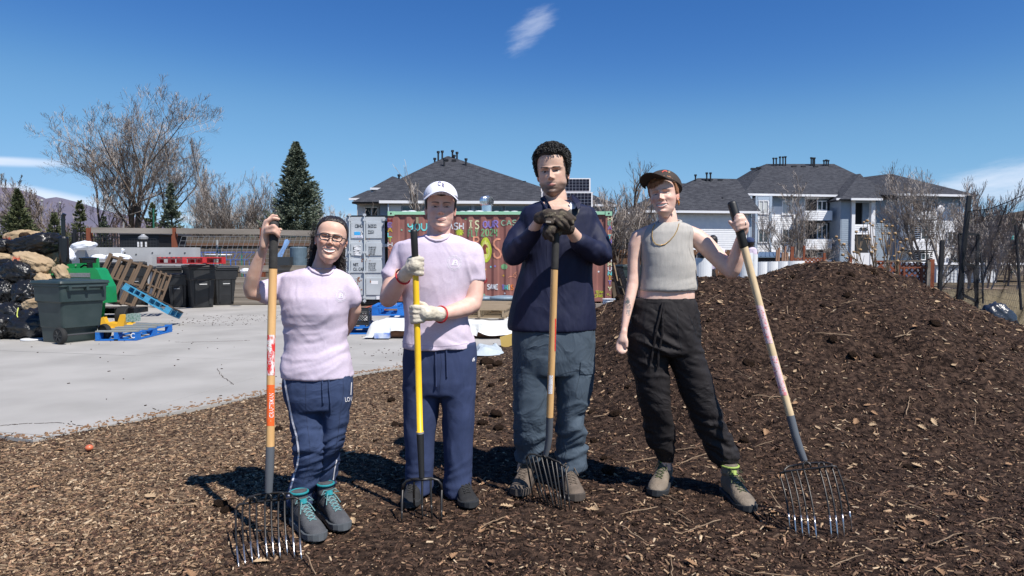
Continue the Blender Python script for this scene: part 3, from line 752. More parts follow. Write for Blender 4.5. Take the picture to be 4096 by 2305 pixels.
p = at0(614, 38); b = MB(); b.cyl(p, W(614, 835, 38), .045, 8); tag(b.build('light_pole', M_green), 'dark green pole in front of the spruces', 'light pole')
p = at0(4051, 60); b = MB(); b.cyl(p, W(4051, 965, 60), .06, 8); b.lathe([(.3, 0), (.34, .1), (.2, .35), (.04, .5)], W(4051, 965, 60), 12)
tag(b.build('street_lamp', mat('teal_paint', (.05, .28, .26), .4)), 'street lamp with a teal shade on the far right', 'street lamp')
# far houses on the hillside
for i, (x, y, w, h, c, Y) in enumerate([(4018, 905, 70, 22, (.55, .50, .42), 300), (4040, 945, 90, 22, (.50, .36, .30), 280), (3990, 925, 44, 22, (.40, .40, .42), 290), (4085, 885, 40, 14, (.6, .58, .52), 330), (3975, 960, 40, 16, (.45, .5, .55), 270), (3905, 890, 30, 9, (.6, .6, .62), 320)]):
 t = thing('house', ['small tan house highest on the hillside', 'long pinkish house on the hillside', 'grey house left of the tan one on the hillside', 'pale house at the edge of the picture on the hillside', 'bluish house low on the hillside', 'tiny pale house far left on the hillside'][i], 'house', W(x, y, Y))
 p = W(x, y, Y - 60); ww = w / sc(Y); hh = h / sc(Y)
 b = MB(); b.box((p[0], p[1], p[2] - hh), (ww, ww * .6, hh * 2)); b.build('wall', mat('house_wall_%d' % i, c, .8), t)
 b = MB(); a = ww / 2 + .4; d = ww * .3 + .4; z0 = p[2]; b.add([(p[0] - a, p[1] - d, z0), (p[0] + a, p[1] - d, z0), (p[0] + a, p[1] + d, z0), (p[0] - a, p[1] + d, z0), (p[0] - a, p[1], z0 + hh * .7), (p[0] + a, p[1], z0 + hh * .7)], [(0, 1, 5, 4), (2, 3, 4, 5), (0, 4, 3), (1, 2, 5), (3, 2, 1, 0)])
 b.build('roof', mat('far_roof', (.16, .12, .10), .9), t)
# ================================================================ HOUSES
M_shin = None
def shingle():
 m = mat('roof_shingle', (.055, .057, .066), .95, spec=.15); nt = m.node_tree; b = nt.nodes['Principled BSDF']; L = nt.links.new
 tc = nt.nodes.new('ShaderNodeTexCoord'); mp = nt.nodes.new('ShaderNodeMapping'); L(tc.outputs['UV'], mp.inputs[0])
 br = nt.nodes.new('ShaderNodeTexBrick'); L(mp.outputs[0], br.inputs[0])
 br.inputs['Scale'].default_value = 1; br.inputs['Brick Width'].default_value = .33; br.inputs['Row Height'].default_value = .15
 br.inputs['Mortar Size'].default_value = .008; br.inputs['Bias'].default_value = -.1
 br.inputs['Color1'].default_value = (.034, .036, .044, 1); br.inputs['Color2'].default_value = (.085, .088, .100, 1); br.inputs['Mortar'].default_value = (.02, .02, .025, 1)
 n = nt.nodes.new('ShaderNodeTexNoise'); n.inputs['Scale'].default_value = 2.5; n.inputs['Detail'].default_value = 8; L(mp.outputs[0], n.inputs[0])
 mx = nt.nodes.new('ShaderNodeMix'); mx.data_type = 'RGBA'; mx.blend_type = 'MULTIPLY'; mx.inputs[0].default_value = .5
 L(br.outputs[0], mx.inputs[6]); L(n.outputs[1], mx.inputs[7])
 mx2 = nt.nodes.new('ShaderNodeMix'); mx2.data_type = 'RGBA'; mx2.inputs[0].default_value = .25; L(br.outputs[0], mx2.inputs[6]); mx2.inputs[7].default_value = (.057, .059, .068, 1)
 L(mx2.outputs[2], b.inputs['Base Color'])
 bp = nt.nodes.new('ShaderNodeBump'); bp.inputs['Distance'].default_value = .02; bp.inputs['Strength'].default_value = .6; L(br.outputs[1], bp.inputs['Height']); bp.invert = True; L(bp.outputs[0], b.inputs['Normal'])
 return m
M_shin = shingle()
M_wallw = mat('white_siding', (.82, .82, .83), .7, (.74, .75, .78), 3)
M_wallg = mat('blue_grey_siding', (.30, .36, .43), .75, (.27, .33, .40), 3)
M_trim = mat('white_trim', (.80, .80, .82), .5); M_trimb = mat('blue_trim', (.38, .46, .56), .6)
M_glass = mat('window_glass', (.035, .05, .06), .08, spec=.8); M_blind = mat('window_blind', (.55, .57, .56), .7)
M_dark = mat('dark_recess_shade', (.03, .032, .036), .9); M_vent = mat('black_pipe', (.015, .015, .018), .5)  # near-black carries the shade inside openings as colour
def slope_mesh(b, poly):
 n = len(b.V); b.V += [tuple(map(float, p)) for p in poly]; b.F.append(tuple(range(n, n + len(poly)))); b.M.append(b.mi)
def roof_part(name, polys, parent, m=None):
 """roof planes with thickness and along-slope texture coordinates"""
 V = []; Fc = []; UV = []
 for P in polys:
  P = [Vector(map(float, p)) for p in P]; nor = (P[1] - P[0]).cross(P[2] - P[0]).normalized()
  if nor.z < 0: P = P[::-1]; nor = -nor
  h = Vector((0, 0, 1)).cross(nor); h = h.normalized() if h.length > 1e-4 else Vector((1, 0, 0)); u = nor.cross(h)
  n = len(P); o = len(V); V += P + [p - nor * .14 for p in P]
  Fc.append(tuple(range(o, o + n))); UV.append([(p.dot(h), p.dot(u)) for p in P])
  Fc.append(tuple(range(o + 2 * n - 1, o + n - 1, -1))); UV.append([(0, 0)] * n)
  for i in range(n): Fc.append((o + (i + 1) % n, o + i, o + n + i, o + n + (i + 1) % n)); UV.append([(0, 0)] * 4)
 me = rawmesh(name, V, Fc, m or M_shin); uv = me.uv_layers.new(name='UVMap'); k = 0
 for p, q in zip(me.polygons, UV):
  for c in q: uv.data[k].uv = c; k += 1
 return objmesh(name, me, parent)
def siding(parent, x0, x1, z0, z1, Yf, m, step=.19, name='siding'):
 """lap boards on a front wall"""
 b = MB(); z = z0
 while z < z1 - .01:
  h = min(step, z1 - z)
  b.add([(x0, Yf, z), (x1, Yf, z), (x1, Yf - .028, z), (x0, Yf - .028, z), (x0, Yf, z + h), (x1, Yf, z + h), (x1, Yf - .006, z + h), (x0, Yf - .006, z + h)],
   ((0, 3, 2, 1), (4, 5, 6, 7), (3, 7, 6, 2), (0, 4, 7, 3), (1, 2, 6, 5), (0, 1, 5, 4))); z += step
 return b.build(name, m, parent, kind='stuff')
def px_window(parent, xl, yt, xr, yb, Y, mg=None, mf=None, mull=True, fr=4.0):
 a = W(xl, yt, Y); c = W(xr, yb, Y); f = fr / sc(Y); x0, x1, z1, z0 = a[0], c[0], a[2], c[2]
 b = MB(); yy = Y - .05
 b.box(((x0 + x1) / 2, yy, z1 - f / 2), (x1 - x0, .1, f)); b.box(((x0 + x1) / 2, yy, z0 + f / 2), (x1 - x0, .1, f))
 for xx in ([x0 + f / 2, x1 - f / 2] + ([(x0 + x1) / 2] if mull else [])): b.box((xx, yy, (z0 + z1) / 2), (f * .8, .098, z1 - z0 - 2 * f - .002))
 w = b.build('window', mf or M_trim, parent)
 n = 2 if mull else 1
 for k in range(n):
  w0 = x0 + f + (x1 - x0 - f) * k / n; w1 = x0 + (x1 - x0 - f) * (k + 1) / n
  g = MB(); g.box(((w0 + w1) / 2, Y - .03, (z0 + z1) / 2), (w1 - w0 - f * .2, .02, z1 - z0 - 2 * f)); g.build('pane', mg or M_glass, w)
 return w
def pbox(name, parent, xl, yt, xr, yb, Yf, depth, m, kind=None, label=None):
 a = W(xl, yt, Yf); c = W(xr, yb, Yf); b = MB(); b.box(((a[0] + c[0]) / 2, Yf + depth / 2, (a[2] + c[2]) / 2), (c[0] - a[0], depth, a[2] - c[2]))
 return b.build(name, m, parent, kind=kind, label=label)
def gutter(parent, x0, y0, x1, y1, Y, h=.16, m=None):
 a = W(x0, y0, Y); c = W(x1, y1, Y); b = MB(); b.bar(a, c, .14, h); return b.build('gutter', m or M_trim, parent)
def vent_pipe(parent, x, yt, yb, Y, r=.075):
 a = W(x, yb, Y); c = W(x, yt, Y); b = MB(); b.cyl(a, c, r, 8); b.cyl((c[0], c[1], c[2] - .12), (c[0], c[1], c[2] + .04), r * 1.7, 8); return b.build('vent_pipe', M_vent, parent)
# --- grey roofed house in the middle
hs = thing('grey_roofed_house', 'long house with a big dark hip roof behind the red container', 'house', (2, 49, 0))
Yf = 49.0; ev = 808
e0, e1 = W(1407, 800, Yf), W(2345, 812, Yf); ap = W(1788, 625, 58.5); ap2 = W(1796, 625, 59.5)
zE = W(1500, ev, Yf)[2]
A = (e0[0], Yf, zE); B_ = (e1[0], Yf, zE); C_ = (e1[0], 70, zE); D_ = (e0[0], 70, zE)
roof_part('roof', [[A, B_, ap], [B_, C_, ap2, ap], [C_, D_, ap2], [D_, A, ap, ap2]], hs)
# lower left roof step and small eave return
q0, q1, q2 = W(1396, 794, 53.5), W(1560, 794, 53.5), W(1470, 762, 57)
roof_part('roof', [[q0, q1, W(1560, 752, 58), q2], [q0, q2, (q2[0], 66, q2[2]), (q0[0], 66, q0[2])]], hs)
gutter(hs, 1396, 797, 1455, 797, 53.4)
r0_, r1_ = W(1482, 753, 52.5), W(1556, 757, 52.5); roof_part('roof', [[r0_, r1_, W(1600, 715, 57), W(1570, 705, 57.5)]], hs); gutter(hs, 1481, 755, 1550, 757, 52.4)
pbox('soffit', hs, 1484, 758, 1545, 770, 52.6, 2.2, M_trimb)
gutter(hs, 1412, 812, 1520, 812, 49.6); gutter(hs, 1517, 808, 2350, 812, 48.9, .2)
pbox('wall', hs, 1428, 815, 1520, 1035, 50.2, 12, M_wallw); pbox('wall', hs, 1520, 812, 2320, 1035, 49.6, 14, M_wallg)
pbox('wall', hs, 1555, 818, 1606, 1035, 49.4, .2, M_wallw); pbox('wall', hs, 1606, 813, 2320, 823, 49.4, .2, M_wallw)
for x in (1885, 2120): pbox('wall', hs, x, 823, x + 14, 1035, 49.42, .18, M_trimb)
for (a, c) in ((1608, 1760), (1768, 1880), (1902, 2010), (2020, 2115), (2136, 2310)): px_window(hs, a, 826, c, 900, 49.5, mull=False, fr=3, mf=M_trimb)
px_window(hs, 1458, 828, 1515, 900, 50.15)
b = MB(); p = W(1553, 815, 49.0); b.cyl(p, (p[0], p[1], 0), .05, 8); b.build('downspout', M_trimb, hs)
for x, yt, yb in ((1753, 607, 650), (1769, 605, 640), (1739, 634, 655), (1810, 603, 632), (1828, 610, 636), (1817, 622, 636), (1777, 635, 678), (1864, 636, 675), (1596, 700, 713), (2087, 729, 745), (2098, 727, 748)):
 Yp = 50 + (808 - yb) / (808 - 625) * 8.6; vent_pipe(hs, x, yt, yb + 3, Yp)
for x, y in ((1785, 641), (1816, 642)): p = W(x, y, 57.3); b = MB(); b.box(p, (.35, .3, .14)); b.build('roof_vent', M_vent, hs)
# second wing at the right
Yw = 53.; z2 = W(2300, 820, Yw)[2]; a0 = W(2240, 820, Yw); a1 = W(2475, 828, Yw); rp0 = W(2130, 752, 58); rp1 = W(2300, 752, 58)
roof_part('roof', [[(a0[0] - 3, Yw, z2), (a1[0], Yw, z2), rp1, rp0], [(a1[0], Yw, z2), (a1[0], 63, z2), rp1]], hs)
gutter(hs, 2350, 821, 2478, 823, Yw - .1); pbox('wall', hs, 2340, 824, 2458, 1035, Yw + .5, 8, M_wallg)
# --- apartments at the right
ap_ = thing('apartment_building', 'three storey white apartment block numbered 945 with dark hip roofs', 'building', (22, 72, 0))
YA = 60.; YB = 72.
zA = W(2700, 848, YA)[2]; zB = W(3100, 782, YB)[2]
def X(x, Y): return W(x, 1000, Y)[0]
# low wing A
L0 = X(2492, YA); L1 = X(3044, YA)
ra = W(2791, 713, 66.5); rb = W(2947, 716, 66.5)
roof_part('roof', [[(X(2575, YA), YA, zA), (L1, YA, zA), rb, ra], [(L1, YA, zA), (L1 + .3, 75, zA), (rb[0], 72, rb[2]), rb]], ap_)
rl = W(2724, 733, 68); roof_part('roof', [[(L0, YA + 2.6, zA + .05), (X(2590, YA), YA + 2.6, zA + .05), (X(2760, 68), 68.2, rl[2]), (rl[0], 68.2, rl[2])], [(L0, YA + 2.6, zA), (rl[0], 68.2, rl[2]), (rl[0], 76, rl[2]), (L0, 76, zA)]], ap_)
roof_part('roof', [[(X(2575, YA), YA, zA), ra, (ra[0], 74, ra[2]), (X(2600, YA), 74, zA)]], ap_)
gutter(ap_, 2578, 846, 3042, 850, YA - .05, .2); gutter(ap_, 2509, 853, 2580, 853, YA + 2.5, .18)
pbox('wall', ap_, 2592, 850, 3000, 1060, YA + .6, 10, M_wallw); siding(ap_, X(2592, YA + .6), X(3000, YA + .6), 0, zA - .05, YA + .6, M_wallw)
pbox('wall', ap_, 2500, 857, 2592, 1060, YA + 3.2, 8, M_wallg); px_window(ap_, 2514, 868, 2570, 910, YA + 3.15, M_dark, M_trimb)
pbox('trim_board', ap_, 2589, 852, 2597, 1060, YA + .48, .1, M_trimb); pbox('trim_board', ap_, 2995, 855, 3003, 1060, YA + .48, .1, M_trimb)
b = MB(); b.tube([W(2564, 856, YA + 2), W(2566, 866, YA + 2), W(2588, 872, YA + 1), W(2590, 885, YA + .9), W(2590, 1040, YA + .9)], .05, 6); b.build('downspout', M_trimb, ap_)
b = MB(); b.tube([W(3018, 855, YA), W(3018, 862, YA), W(3004, 872, YA + .5), W(3004, 1040, YA + .5)], .05, 6); b.build('downspout', M_trimb, ap_)
for x, yt, yb in ((2782, 700, 722), (2827, 692, 728), (2842, 692, 728)): vent_pipe(ap_, x, yt, yb, 65.9)
for x in (2820, 2841, 2880): p = W(x, 721, 66.2); b = MB(); b.box(p, (.4, .35, .16)); b.build('roof_vent', M_vent, ap_)
vent_pipe(ap_, 2890, 792, 805, 62.5, .05)
# main block B
m0 = W(3066, 656, 82); m1 = W(3336, 666, 82); zr = m0[2]
b0_ = (X(2965, YB), YB, zB); b1_ = (X(3354, YB), YB, zB); bl = (X(2893, YB), YB + 6, zB)
roof_part('roof', [[b0_, (X(3600, YB), YB, zB), (m1[0], 82, zr), (m0[0], 82, zr)], [b0_, (m0[0], 82, zr), (m0[0], 86, zr), (X(2893, 76), 94, zB), bl], [(m1[0], 82, zr), (X(3620, YB), YB + 3, zB), (X(3620, 80), 92, zB), (m1[0], 86, zr)]], ap_)
gutter(ap_, 2965, 778, 3354, 784, YB - .1, .22); gutter(ap_, 2893, 788, 2966, 779, YB + 2, .22)
pbox('wall', ap_, 2998, 784, 3368, 1100, YB + .8, 18, M_wallw); siding(ap_, X(2998, YB + .8), X(3215, YB + .8), -.5, zB - 1.1, YB + .8, M_wallw, .21)
siding(ap_, X(2998, YB + .8), X(3215, YB + .8), zB - 1.1, zB - .05, YB + .8, M_wallg, .21)  # blue-grey top band paints the shade under the eave
pbox('bay', ap_, 3027, 790, 3078, 1100, YB - .6, 1.3, M_wallw); siding(ap_, X(3027, YB - .6), X(3078, YB - .6), -.5, zB - .6, YB - .6, M_wallw, .21)
for xx in (2999, 3023, 3079): pbox('trim_board', ap_, xx, 785, xx + 5, 1100, YB - .66, .06, M_trimb)
pbox('trim_board', ap_, 3027, 786, 3078, 800, YB - .66, .05, M_trimb)
for (a, t, c, d, bl_, yy) in ((3003, 802, 3021, 858, 1, YB + .8), (3003, 915, 3021, 972, 0, YB + .8), (3033, 802, 3073, 858, 1, YB - .6), (3032, 915, 3072, 972, 0, YB - .6), (3128, 803, 3176, 861, 1, YB + .8), (3127, 915, 3180, 973, 0, YB + .8)):
 px_window(ap_, a, t, c, d, yy - .03, M_blind if bl_ else M_glass, mull=(c - a) > 25)
pbox('trim_board', ap_, 3122, 792, 3182, 803, YB + .72, .05, M_wallg)
# balconies of B
def balcony(x0, x1, yt, yr, yb, ydk, Y, parent):
 pbox('recess_shade', parent, x0, yt, x1, yr, Y - .02, .06, M_dark)  # flat dark slab stands in for the shade inside the balcony
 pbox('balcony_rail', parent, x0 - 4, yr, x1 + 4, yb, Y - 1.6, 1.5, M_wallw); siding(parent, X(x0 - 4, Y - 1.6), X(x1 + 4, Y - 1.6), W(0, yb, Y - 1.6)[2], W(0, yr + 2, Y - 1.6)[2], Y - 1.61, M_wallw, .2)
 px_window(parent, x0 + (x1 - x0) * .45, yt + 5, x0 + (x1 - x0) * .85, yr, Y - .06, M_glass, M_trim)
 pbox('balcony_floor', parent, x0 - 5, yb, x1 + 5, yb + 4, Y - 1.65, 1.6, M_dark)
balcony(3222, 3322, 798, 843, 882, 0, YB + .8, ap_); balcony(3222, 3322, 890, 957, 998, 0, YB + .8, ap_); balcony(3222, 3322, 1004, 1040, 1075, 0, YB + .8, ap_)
# stair tower
YT = YB - 2.5; zt = W(3450, 797, YT)[2]
t0 = (X(3358, YT), YT, zt); t1 = (X(3530, YT), YT, zt); tr = W(3441, 695, 77)
roof_part('roof', [[t0, t1, tr], [t0, tr, (X(3392, 77), 80, tr[2]), (t0[0], 80, zt)], [t1, (t1[0], 80, zt), (tr[0] + 2, 82, tr[2]), tr]], ap_)
gutter(ap_, 3404, 797, 3530, 798, YT - .1, .22); gutter(ap_, 3345, 797, 3405, 797, YT + .4, .2)
pbox('wall', ap_, 3364, 803, 3409, 1100, YT + .8, 3.4, M_wallg); siding(ap_, X(3364, YT + .8), X(3409, YT + .8), -.5, zt - .2, YT + .8, M_wallg, .21)
for (a, c) in ((3409, 3416), (3487, 3496)): pbox('corner_post', ap_, a, 800, c, 1100, YT + .55, .5, M_trim)
pbox('recess_shade', ap_, 3416, 800, 3487, 1100, YT + 2.2, .2, M_dark); pbox('wall', ap_, 3452, 803, 3487, 897, YT + 1.6, .2, M_wallg)  # dark back slab paints the shade of the stairwell
pbox('lintel', ap_, 3416, 800, 3487, 811, YT + .6, .3, M_trimb)
pbox('landing_front', ap_, 3416, 898, 3487, 938, YT + .62, .3, M_trim); siding(ap_, X(3416, YT), X(3487, YT), W(0, 937, YT)[2], W(0, 899, YT)[2], YT + .60, M_trim, .21)
pbox('landing_front', ap_, 3416, 1012, 3487, 1100, YT + .62, .3, M_trim)
V, Fc = text_mesh('945', 1.0, ext=.03, bold=True); p0 = W(3440, 924, YT + .5)
s_ = 15 / sc(YT) / .72; o = objmesh('house_number', rawmesh('house_number', [(p0[0] + v[0] * s_, YT + .53 - v[2], p0[2] + v[1] * s_) for v in V], Fc, M_vent), ap_)
pbox('wall', ap_, 3496, 800, 3592, 1100, YB + .8, 3, M_wallg); siding(ap_, X(3496, YB + .8), X(3592, YB + .8), -.5, zt, YB + .8, M_wallg, .21)
# block C
c0 = (X(3517, YB), YB - .5, zB); c1 = (X(3892, YB), YB - .5, zB); cr0 = W(3488, 706, 80); cr1 = W(3570, 697, 80)
roof_part('roof', [[c0, c1, cr1, (X(3560, 79), 80, cr1[2])], [c1, (c1[0], 92, zB), (cr1[0], 84, cr1[2]), cr1], [c0, (X(3560, 79), 80, cr1[2]), (X(3480, 80), 84, cr1[2]), (X(3490, YB), YB + 6, zB)]], ap_)
gutter(ap_, 3590, 778, 3893, 784, YB - .6, .22)
pbox('wall', ap_, 3594, 786, 3845, 1100, YB + .6, 12, M_wallw); siding(ap_, X(3594, YB + .6), X(3845, YB + .6), -.5, zB - 1.2, YB + .6, M_wallw, .21); siding(ap_, X(3594, YB + .6), X(3845, YB + .6), zB - 1.2, zB, YB + .6, M_wallg, .21)  # upper blue-grey boards carry the eave shade as colour
for xx in (3592, 3842): pbox('trim_board', ap_, xx, 786, xx + 4, 1100, YB + .5, .06, M_trimb)
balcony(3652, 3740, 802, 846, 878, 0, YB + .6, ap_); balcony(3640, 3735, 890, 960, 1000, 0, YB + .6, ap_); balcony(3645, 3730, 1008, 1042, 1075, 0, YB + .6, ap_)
px_window(ap_, 3790, 812, 3830, 862, YB + .56, M_blind); px_window(ap_, 3788, 925, 3826, 980, YB + .56, M_glass); px_window(ap_, 3790, 1030, 3825, 1060, YB + .56, M_glass)
b = MB(); p = W(3762, 838, YB - 1.8); b.ball(p, .42, 14, 8, (1, .25, 1)); tag(b.build('satellite_dish', M_trim, smooth=True), 'round white satellite dish on the top balcony', 'satellite dish')
b = MB(); b.bar(W(3746, 822, YB - 1.2), W(3746, 846, YB - 1.2), .08); b.build('antenna_post', M_vent, ap_)
for x, yt, yb in ((3094, 633, 662), (3105, 633, 664), (3120, 628, 668), (3132, 628, 668), (3142, 627, 672), (3245, 631, 668), (3252, 632, 674), (3258, 632, 670), (3296, 642, 666), (3305, 640, 666), (3313, 642, 666)):
 vent_pipe(ap_, x, yt, yb, 81.3, .085)
for x, y in ((3175, 667), (3212, 668), (3262, 668), (3320, 671), (3012, 676), (3034, 672), (3518, 707)): p = W(x, y, 81); b = MB(); b.box(p, (.5, .4, .2)); b.build('roof_vent', M_vent, ap_)
# white metal store and low brick wall far right
ws = thing('metal_store', 'low white ribbed metal store behind the net fence', 'shed', (12, 38, 0)); Y = 38.
M_wm = mat('white_sheet', (.72, .74, .78), .5)
pbox('wall', ws, 3748, 1063, 3985, 1200, Y, 5, M_wm)
b = MB(); x = X(3748, Y)
while x < X(3985, Y): b.box((x, Y - .02, (W(0, 1063, Y)[2] + W(0, 1200, Y)[2]) / 2), (.03, .04, W(0, 1065, Y)[2] - W(0, 1200, Y)[2])); x += .2
b.build('rib', M_wm, ws, kind='stuff'); b = MB(); a = W(3742, 1060, Y - .15); c = W(3992, 1066, Y + 5.1); b.box(((a[0] + c[0]) / 2, Y + 2.5, a[2] + .04), (c[0] - a[0], 5.3, .1)); b.build('roof', M_trim, ws)
M_brick = mat('pink_block', (.40, .28, .22), .9, (.32, .24, .20), 8); bw = thing('block_wall', 'low wall of pinkish blocks in front of the white metal store', 'wall', (12, 34, 0)); Y = 30.
z1 = W(0, 1190, Y)[2]; x = X(3745, Y); k = 0
nrow = 4; rh = z1 / nrow
for rr in range(nrow):
 x = X(3745, Y) - (.2 if rr % 2 else 0)
 while x < X(4035, Y): piece('block', M_brick, (x + .19, Y + .1 + rnd.uniform(-.008, .008), rh * (rr + .5)), (.385, .2, rh - .015), bw); x += .4
# ================================================================ FENCES AND YARD
M_wood = mat('weathered_wood', (.20, .165, .13), .9, (.10, .08, .062), 4, .5, 60, stretch=(1, 1, .12), spec=.15)
M_rail = mat('grey_rail_wood', (.33, .29, .25), .85, (.17, .145, .12), 2.2, .4, 60, stretch=(.15, 1, 1.2), spec=.2)
M_red = mat('redwood_stain', (.26, .085, .045), .8, (.19, .06, .035), 6, spec=.2); M_fencebrown = mat('brown_fence_wood', (.20, .105, .06), .85, (.10, .055, .035), 3, .4, 50, stretch=(2, 1, .15), spec=.2)
M_black = mat('black_paint', (.012, .012, .014), .5); M_wire = mat('galvanised_wire', (.42, .43, .44), .4, metal=.4); M_dwire = mat('dark_wire', (.05, .05, .055), .5)
M_cwall = mat('concrete_wall', (.46, .46, .46), .8, (.36, .36, .365), 1.6, .2, 90, stretch=(1, 1, .35), spec=.3)
# concrete wall
Y = 19.2; cw = thing('concrete_wall', 'smooth grey concrete wall behind the wheeled bins', 'wall', (-10, Y, 0))
b = MB(); xr = W(782, 1000, Y)[0]; zt = W(700, 990, Y)[2]; b.box(((-15 + xr) / 2, Y + .15, zt / 2 - .05), (xr + 15, .3, zt + .1)); b.build('wall_body', M_cwall, cw)
b = MB()
for x in (475, 500, 545, 610, 680, 740): p = W(x, 1018 if x % 2 else 1012, Y); b.cyl((p[0], Y - .012, p[2]), (p[0], Y + .02, p[2]), .022, 8)
b.build('tie_hole', M_dwire, cw, kind='stuff')
cw2 = tag(pbox('concrete_wall', None, 588, 1020, 612, 1230, 18.6, .5, M_cwall), 'end of a lower concrete wall between the black bins', 'wall')
cw3 = tag(pbox('concrete_wall', None, 200, 1000, 345, 1200, 17.5, .6, M_cwall), 'lower concrete wall stub behind the white sandbags', 'wall')
# rail fence with redwood posts
rf = thing('rail_fence', 'rail fence with redwood posts and grey top rail above the concrete wall', 'fence', (-6, 20.4, 0)); Y = 20.4
for x in (357, 697, 1048): p = W(x, 912, Y); piece('post', M_red, (p[0], Y, p[2] / 2), (.125, .125, p[2]), rf)
for a, c, ya, yb in ((357, 697, 921, 925), (697, 1048, 924, 928), (1048, 1392, 930, 936)):
 p, q = W(a + (9), ya, Y - .1), W(c - 9, yb, Y - .1); b = MB(); b.bar(p, q, .045, .16); b.build('rail', M_rail, rf)
def wiregrid(name, x0, x1, yt, yb, Y, dx, dz, r, m, parent, lean=0.0, sag=0.0, kind='stuff'):
 S = []; a = W(x0, yt, Y); c = W(x1, yb, Y); nx = int((c[0] - a[0]) / dx); nz = int((a[2] - c[2]) / dz)
 def P(i, j):
  t = j / max(nz, 1); return (a[0] + i * dx + lean * (t ** 1.5) * (nz * dz), Y + .12 * math.sin(i * .21) + lean * .3 * t, c[2] + j * dz + sag * math.sin(i * .35))
 for i in range(nx + 1):
  for j in range(nz): S.append((*P(i, j), *P(i, j + 1), r, r))
 for j in range(nz + 1):
  for i in range(nx): S.append((*P(i, j), *P(i + 1, j), r, r))
 o = objmesh(name, seg_mesh(name, S, m, 3), parent); o['kind'] = kind; return o
wiregrid('wire_mesh', 366, 640, 945, 992, 20.3, .09, .09, .004, M_dwire, rf)
wiregrid('wire_mesh', 700, 1390, 940, 1052, 20.1, .155, .13, .005, M_wire, rf, lean=.22)
# picket fence further back, grey boards
pf = thing('picket_fence', 'weathered grey board fence behind the wire mesh', 'fence', (-9, 26, 0)); Y = 26.5
x = W(630, 1000, Y)[0]; xe = W(1420, 1000, Y)[0]; zt = W(0, 950, Y)[2]
while x < xe: h = zt + rnd.uniform(-.03, .03); piece('picket', M_wood, (x, Y + rnd.uniform(-.008, .008), h / 2), (.135, .02, h), pf); x += .147
for z in (zt - .28, .9, .35): piece('rail', M_fencebrown, ((W(630, 0, Y)[0] + xe) / 2, Y - .04, z), (xe - W(630, 0, Y)[0], .05, .1), pf)
pf = thing('picket_fence', 'brown board fence right of the red container', 'fence', (8, 27, 0)); Y = 27.
x = W(2380, 1000, Y)[0]; xe = W(3030, 1000, Y)[0]; zt = W(0, 999, Y)[2]
while x < xe: h = zt + rnd.uniform(-.02, .02); piece('picket', M_fencebrown, (x, Y + rnd.uniform(-.008, .008), h / 2), (.135, .02, h), pf); x += .146
for z in (zt - .14, .62): piece('rail', M_fencebrown, ((W(2380, 0, Y)[0] + xe) / 2, Y - .05, z), (xe - W(2380, 0, Y)[0], .06, .12), pf)
# black metal fence, shed
bf = thing('metal_fence', 'black metal picket fence behind the exhaust stack', 'fence', (-14, 24, 0)); Y = 24.
b = MB(); x = W(262, 0, Y)[0]
while x < W(560, 0, Y)[0]: b.box((x, Y, 1.1), (.025, .025, 2.2)); x += .1
b.build('picket', M_black, bf, kind='stuff')
for z in (2.05, 1.6): piece('rail', M_black, ((W(262, 0, Y)[0] + W(560, 0, Y)[0]) / 2, Y, z), (W(560, 0, Y)[0] - W(262, 0, Y)[0], .03, .04), bf)
piece('post', M_black, (W(277, 0, Y)[0], Y - .05, 1.15), (.09, .09, 2.35), bf)
sh = thing('dark_shed', 'small black shed behind the wire mesh', 'shed', (-14, 23.5, 0)); pbox('wall', sh, 478, 937, 640, 1200, 23.4, 2, M_black)
pbox('roof', sh, 474, 930, 645, 938, 23.3, 2.2, mat('dark_sheet', (.05, .05, .06), .6))
for k, x in enumerate((548, 562, 579)): pbox('slat', sh, x, 967, x + 6, 988, 23.3, .05, M_trim)
b = MB(); p = W(580, 951, 20.3); b.lathe([(.02, .0), (.13, .02), (.14, .08), (.06, .14), (.05, .17)], (p[0], 20.2, p[2] - .07), 12); tag(b.build('metal_bowl', M_wire), 'small grey metal lamp shade hung on the wire mesh', 'lamp')
# retaining timbers
rt = thing('timber_edging', 'stacked grey timbers of the raised bed behind the bins', 'retaining wall', (-6, 18.9, 0))
for k in range(4):
 z = .12 + k * .19; a = W(788, 1100, 18.9)[0]; c = W(1390, 1100, 18.9)[0]
 for s in range(2): x0 = a + (c - a) * s / 2; piece('timber', M_rail, (x0 + (c - a) / 4, 19.05 + rnd.uniform(-.01, .01), z + rnd.uniform(-.004, .004)), ((c - a) / 2 - .01, .14, .18), rt)
piece('timber', M_rail, ((W(788, 0, 19)[0] + W(1390, 0, 19)[0]) / 2, 19.3, 1.02), (W(1390, 0, 19)[0] - W(788, 0, 19)[0], .1, .18), rt)
# green garden stakes, blue furniture
M_blue = mat('blue_plastic', (.03, .16, .62), .4); M_gst = mat('green_stake', (.04, .22, .16), .5)
for i, x in enumerate((880, 966, 868)): p = W(x, 990 if i < 2 else 960, 20.6); b = MB(); b.cyl((p[0], 20.6, .2), p, .02 if i < 2 else .035, 6); tag(b.build('garden_stake', M_gst if i < 2 else M_pole), ['green stake in front of the round table', 'green stake beside the blue chair', 'grey metal stake behind the round table'][i], 'stake')
tb = thing('garden_table', 'round pale garden table behind the red pallet', 'table', (-11, 23, 0)); p = W(873, 1020, 22.5); b = MB(); b.lathe([(0, -.02), (.42, -.02), (.43, 0), (.42, .02), (0, .02)], (p[0], 22.5, p[2]), 24); b.build('tabletop', M_trim, tb)
b = MB(); b.cyl((p[0], 22.5, .3), p, .03, 8); b.cyl((p[0], 22.5, .0), (p[0], 22.5, .32), .2, 10, .03); b.build('leg', M_blue, tb)
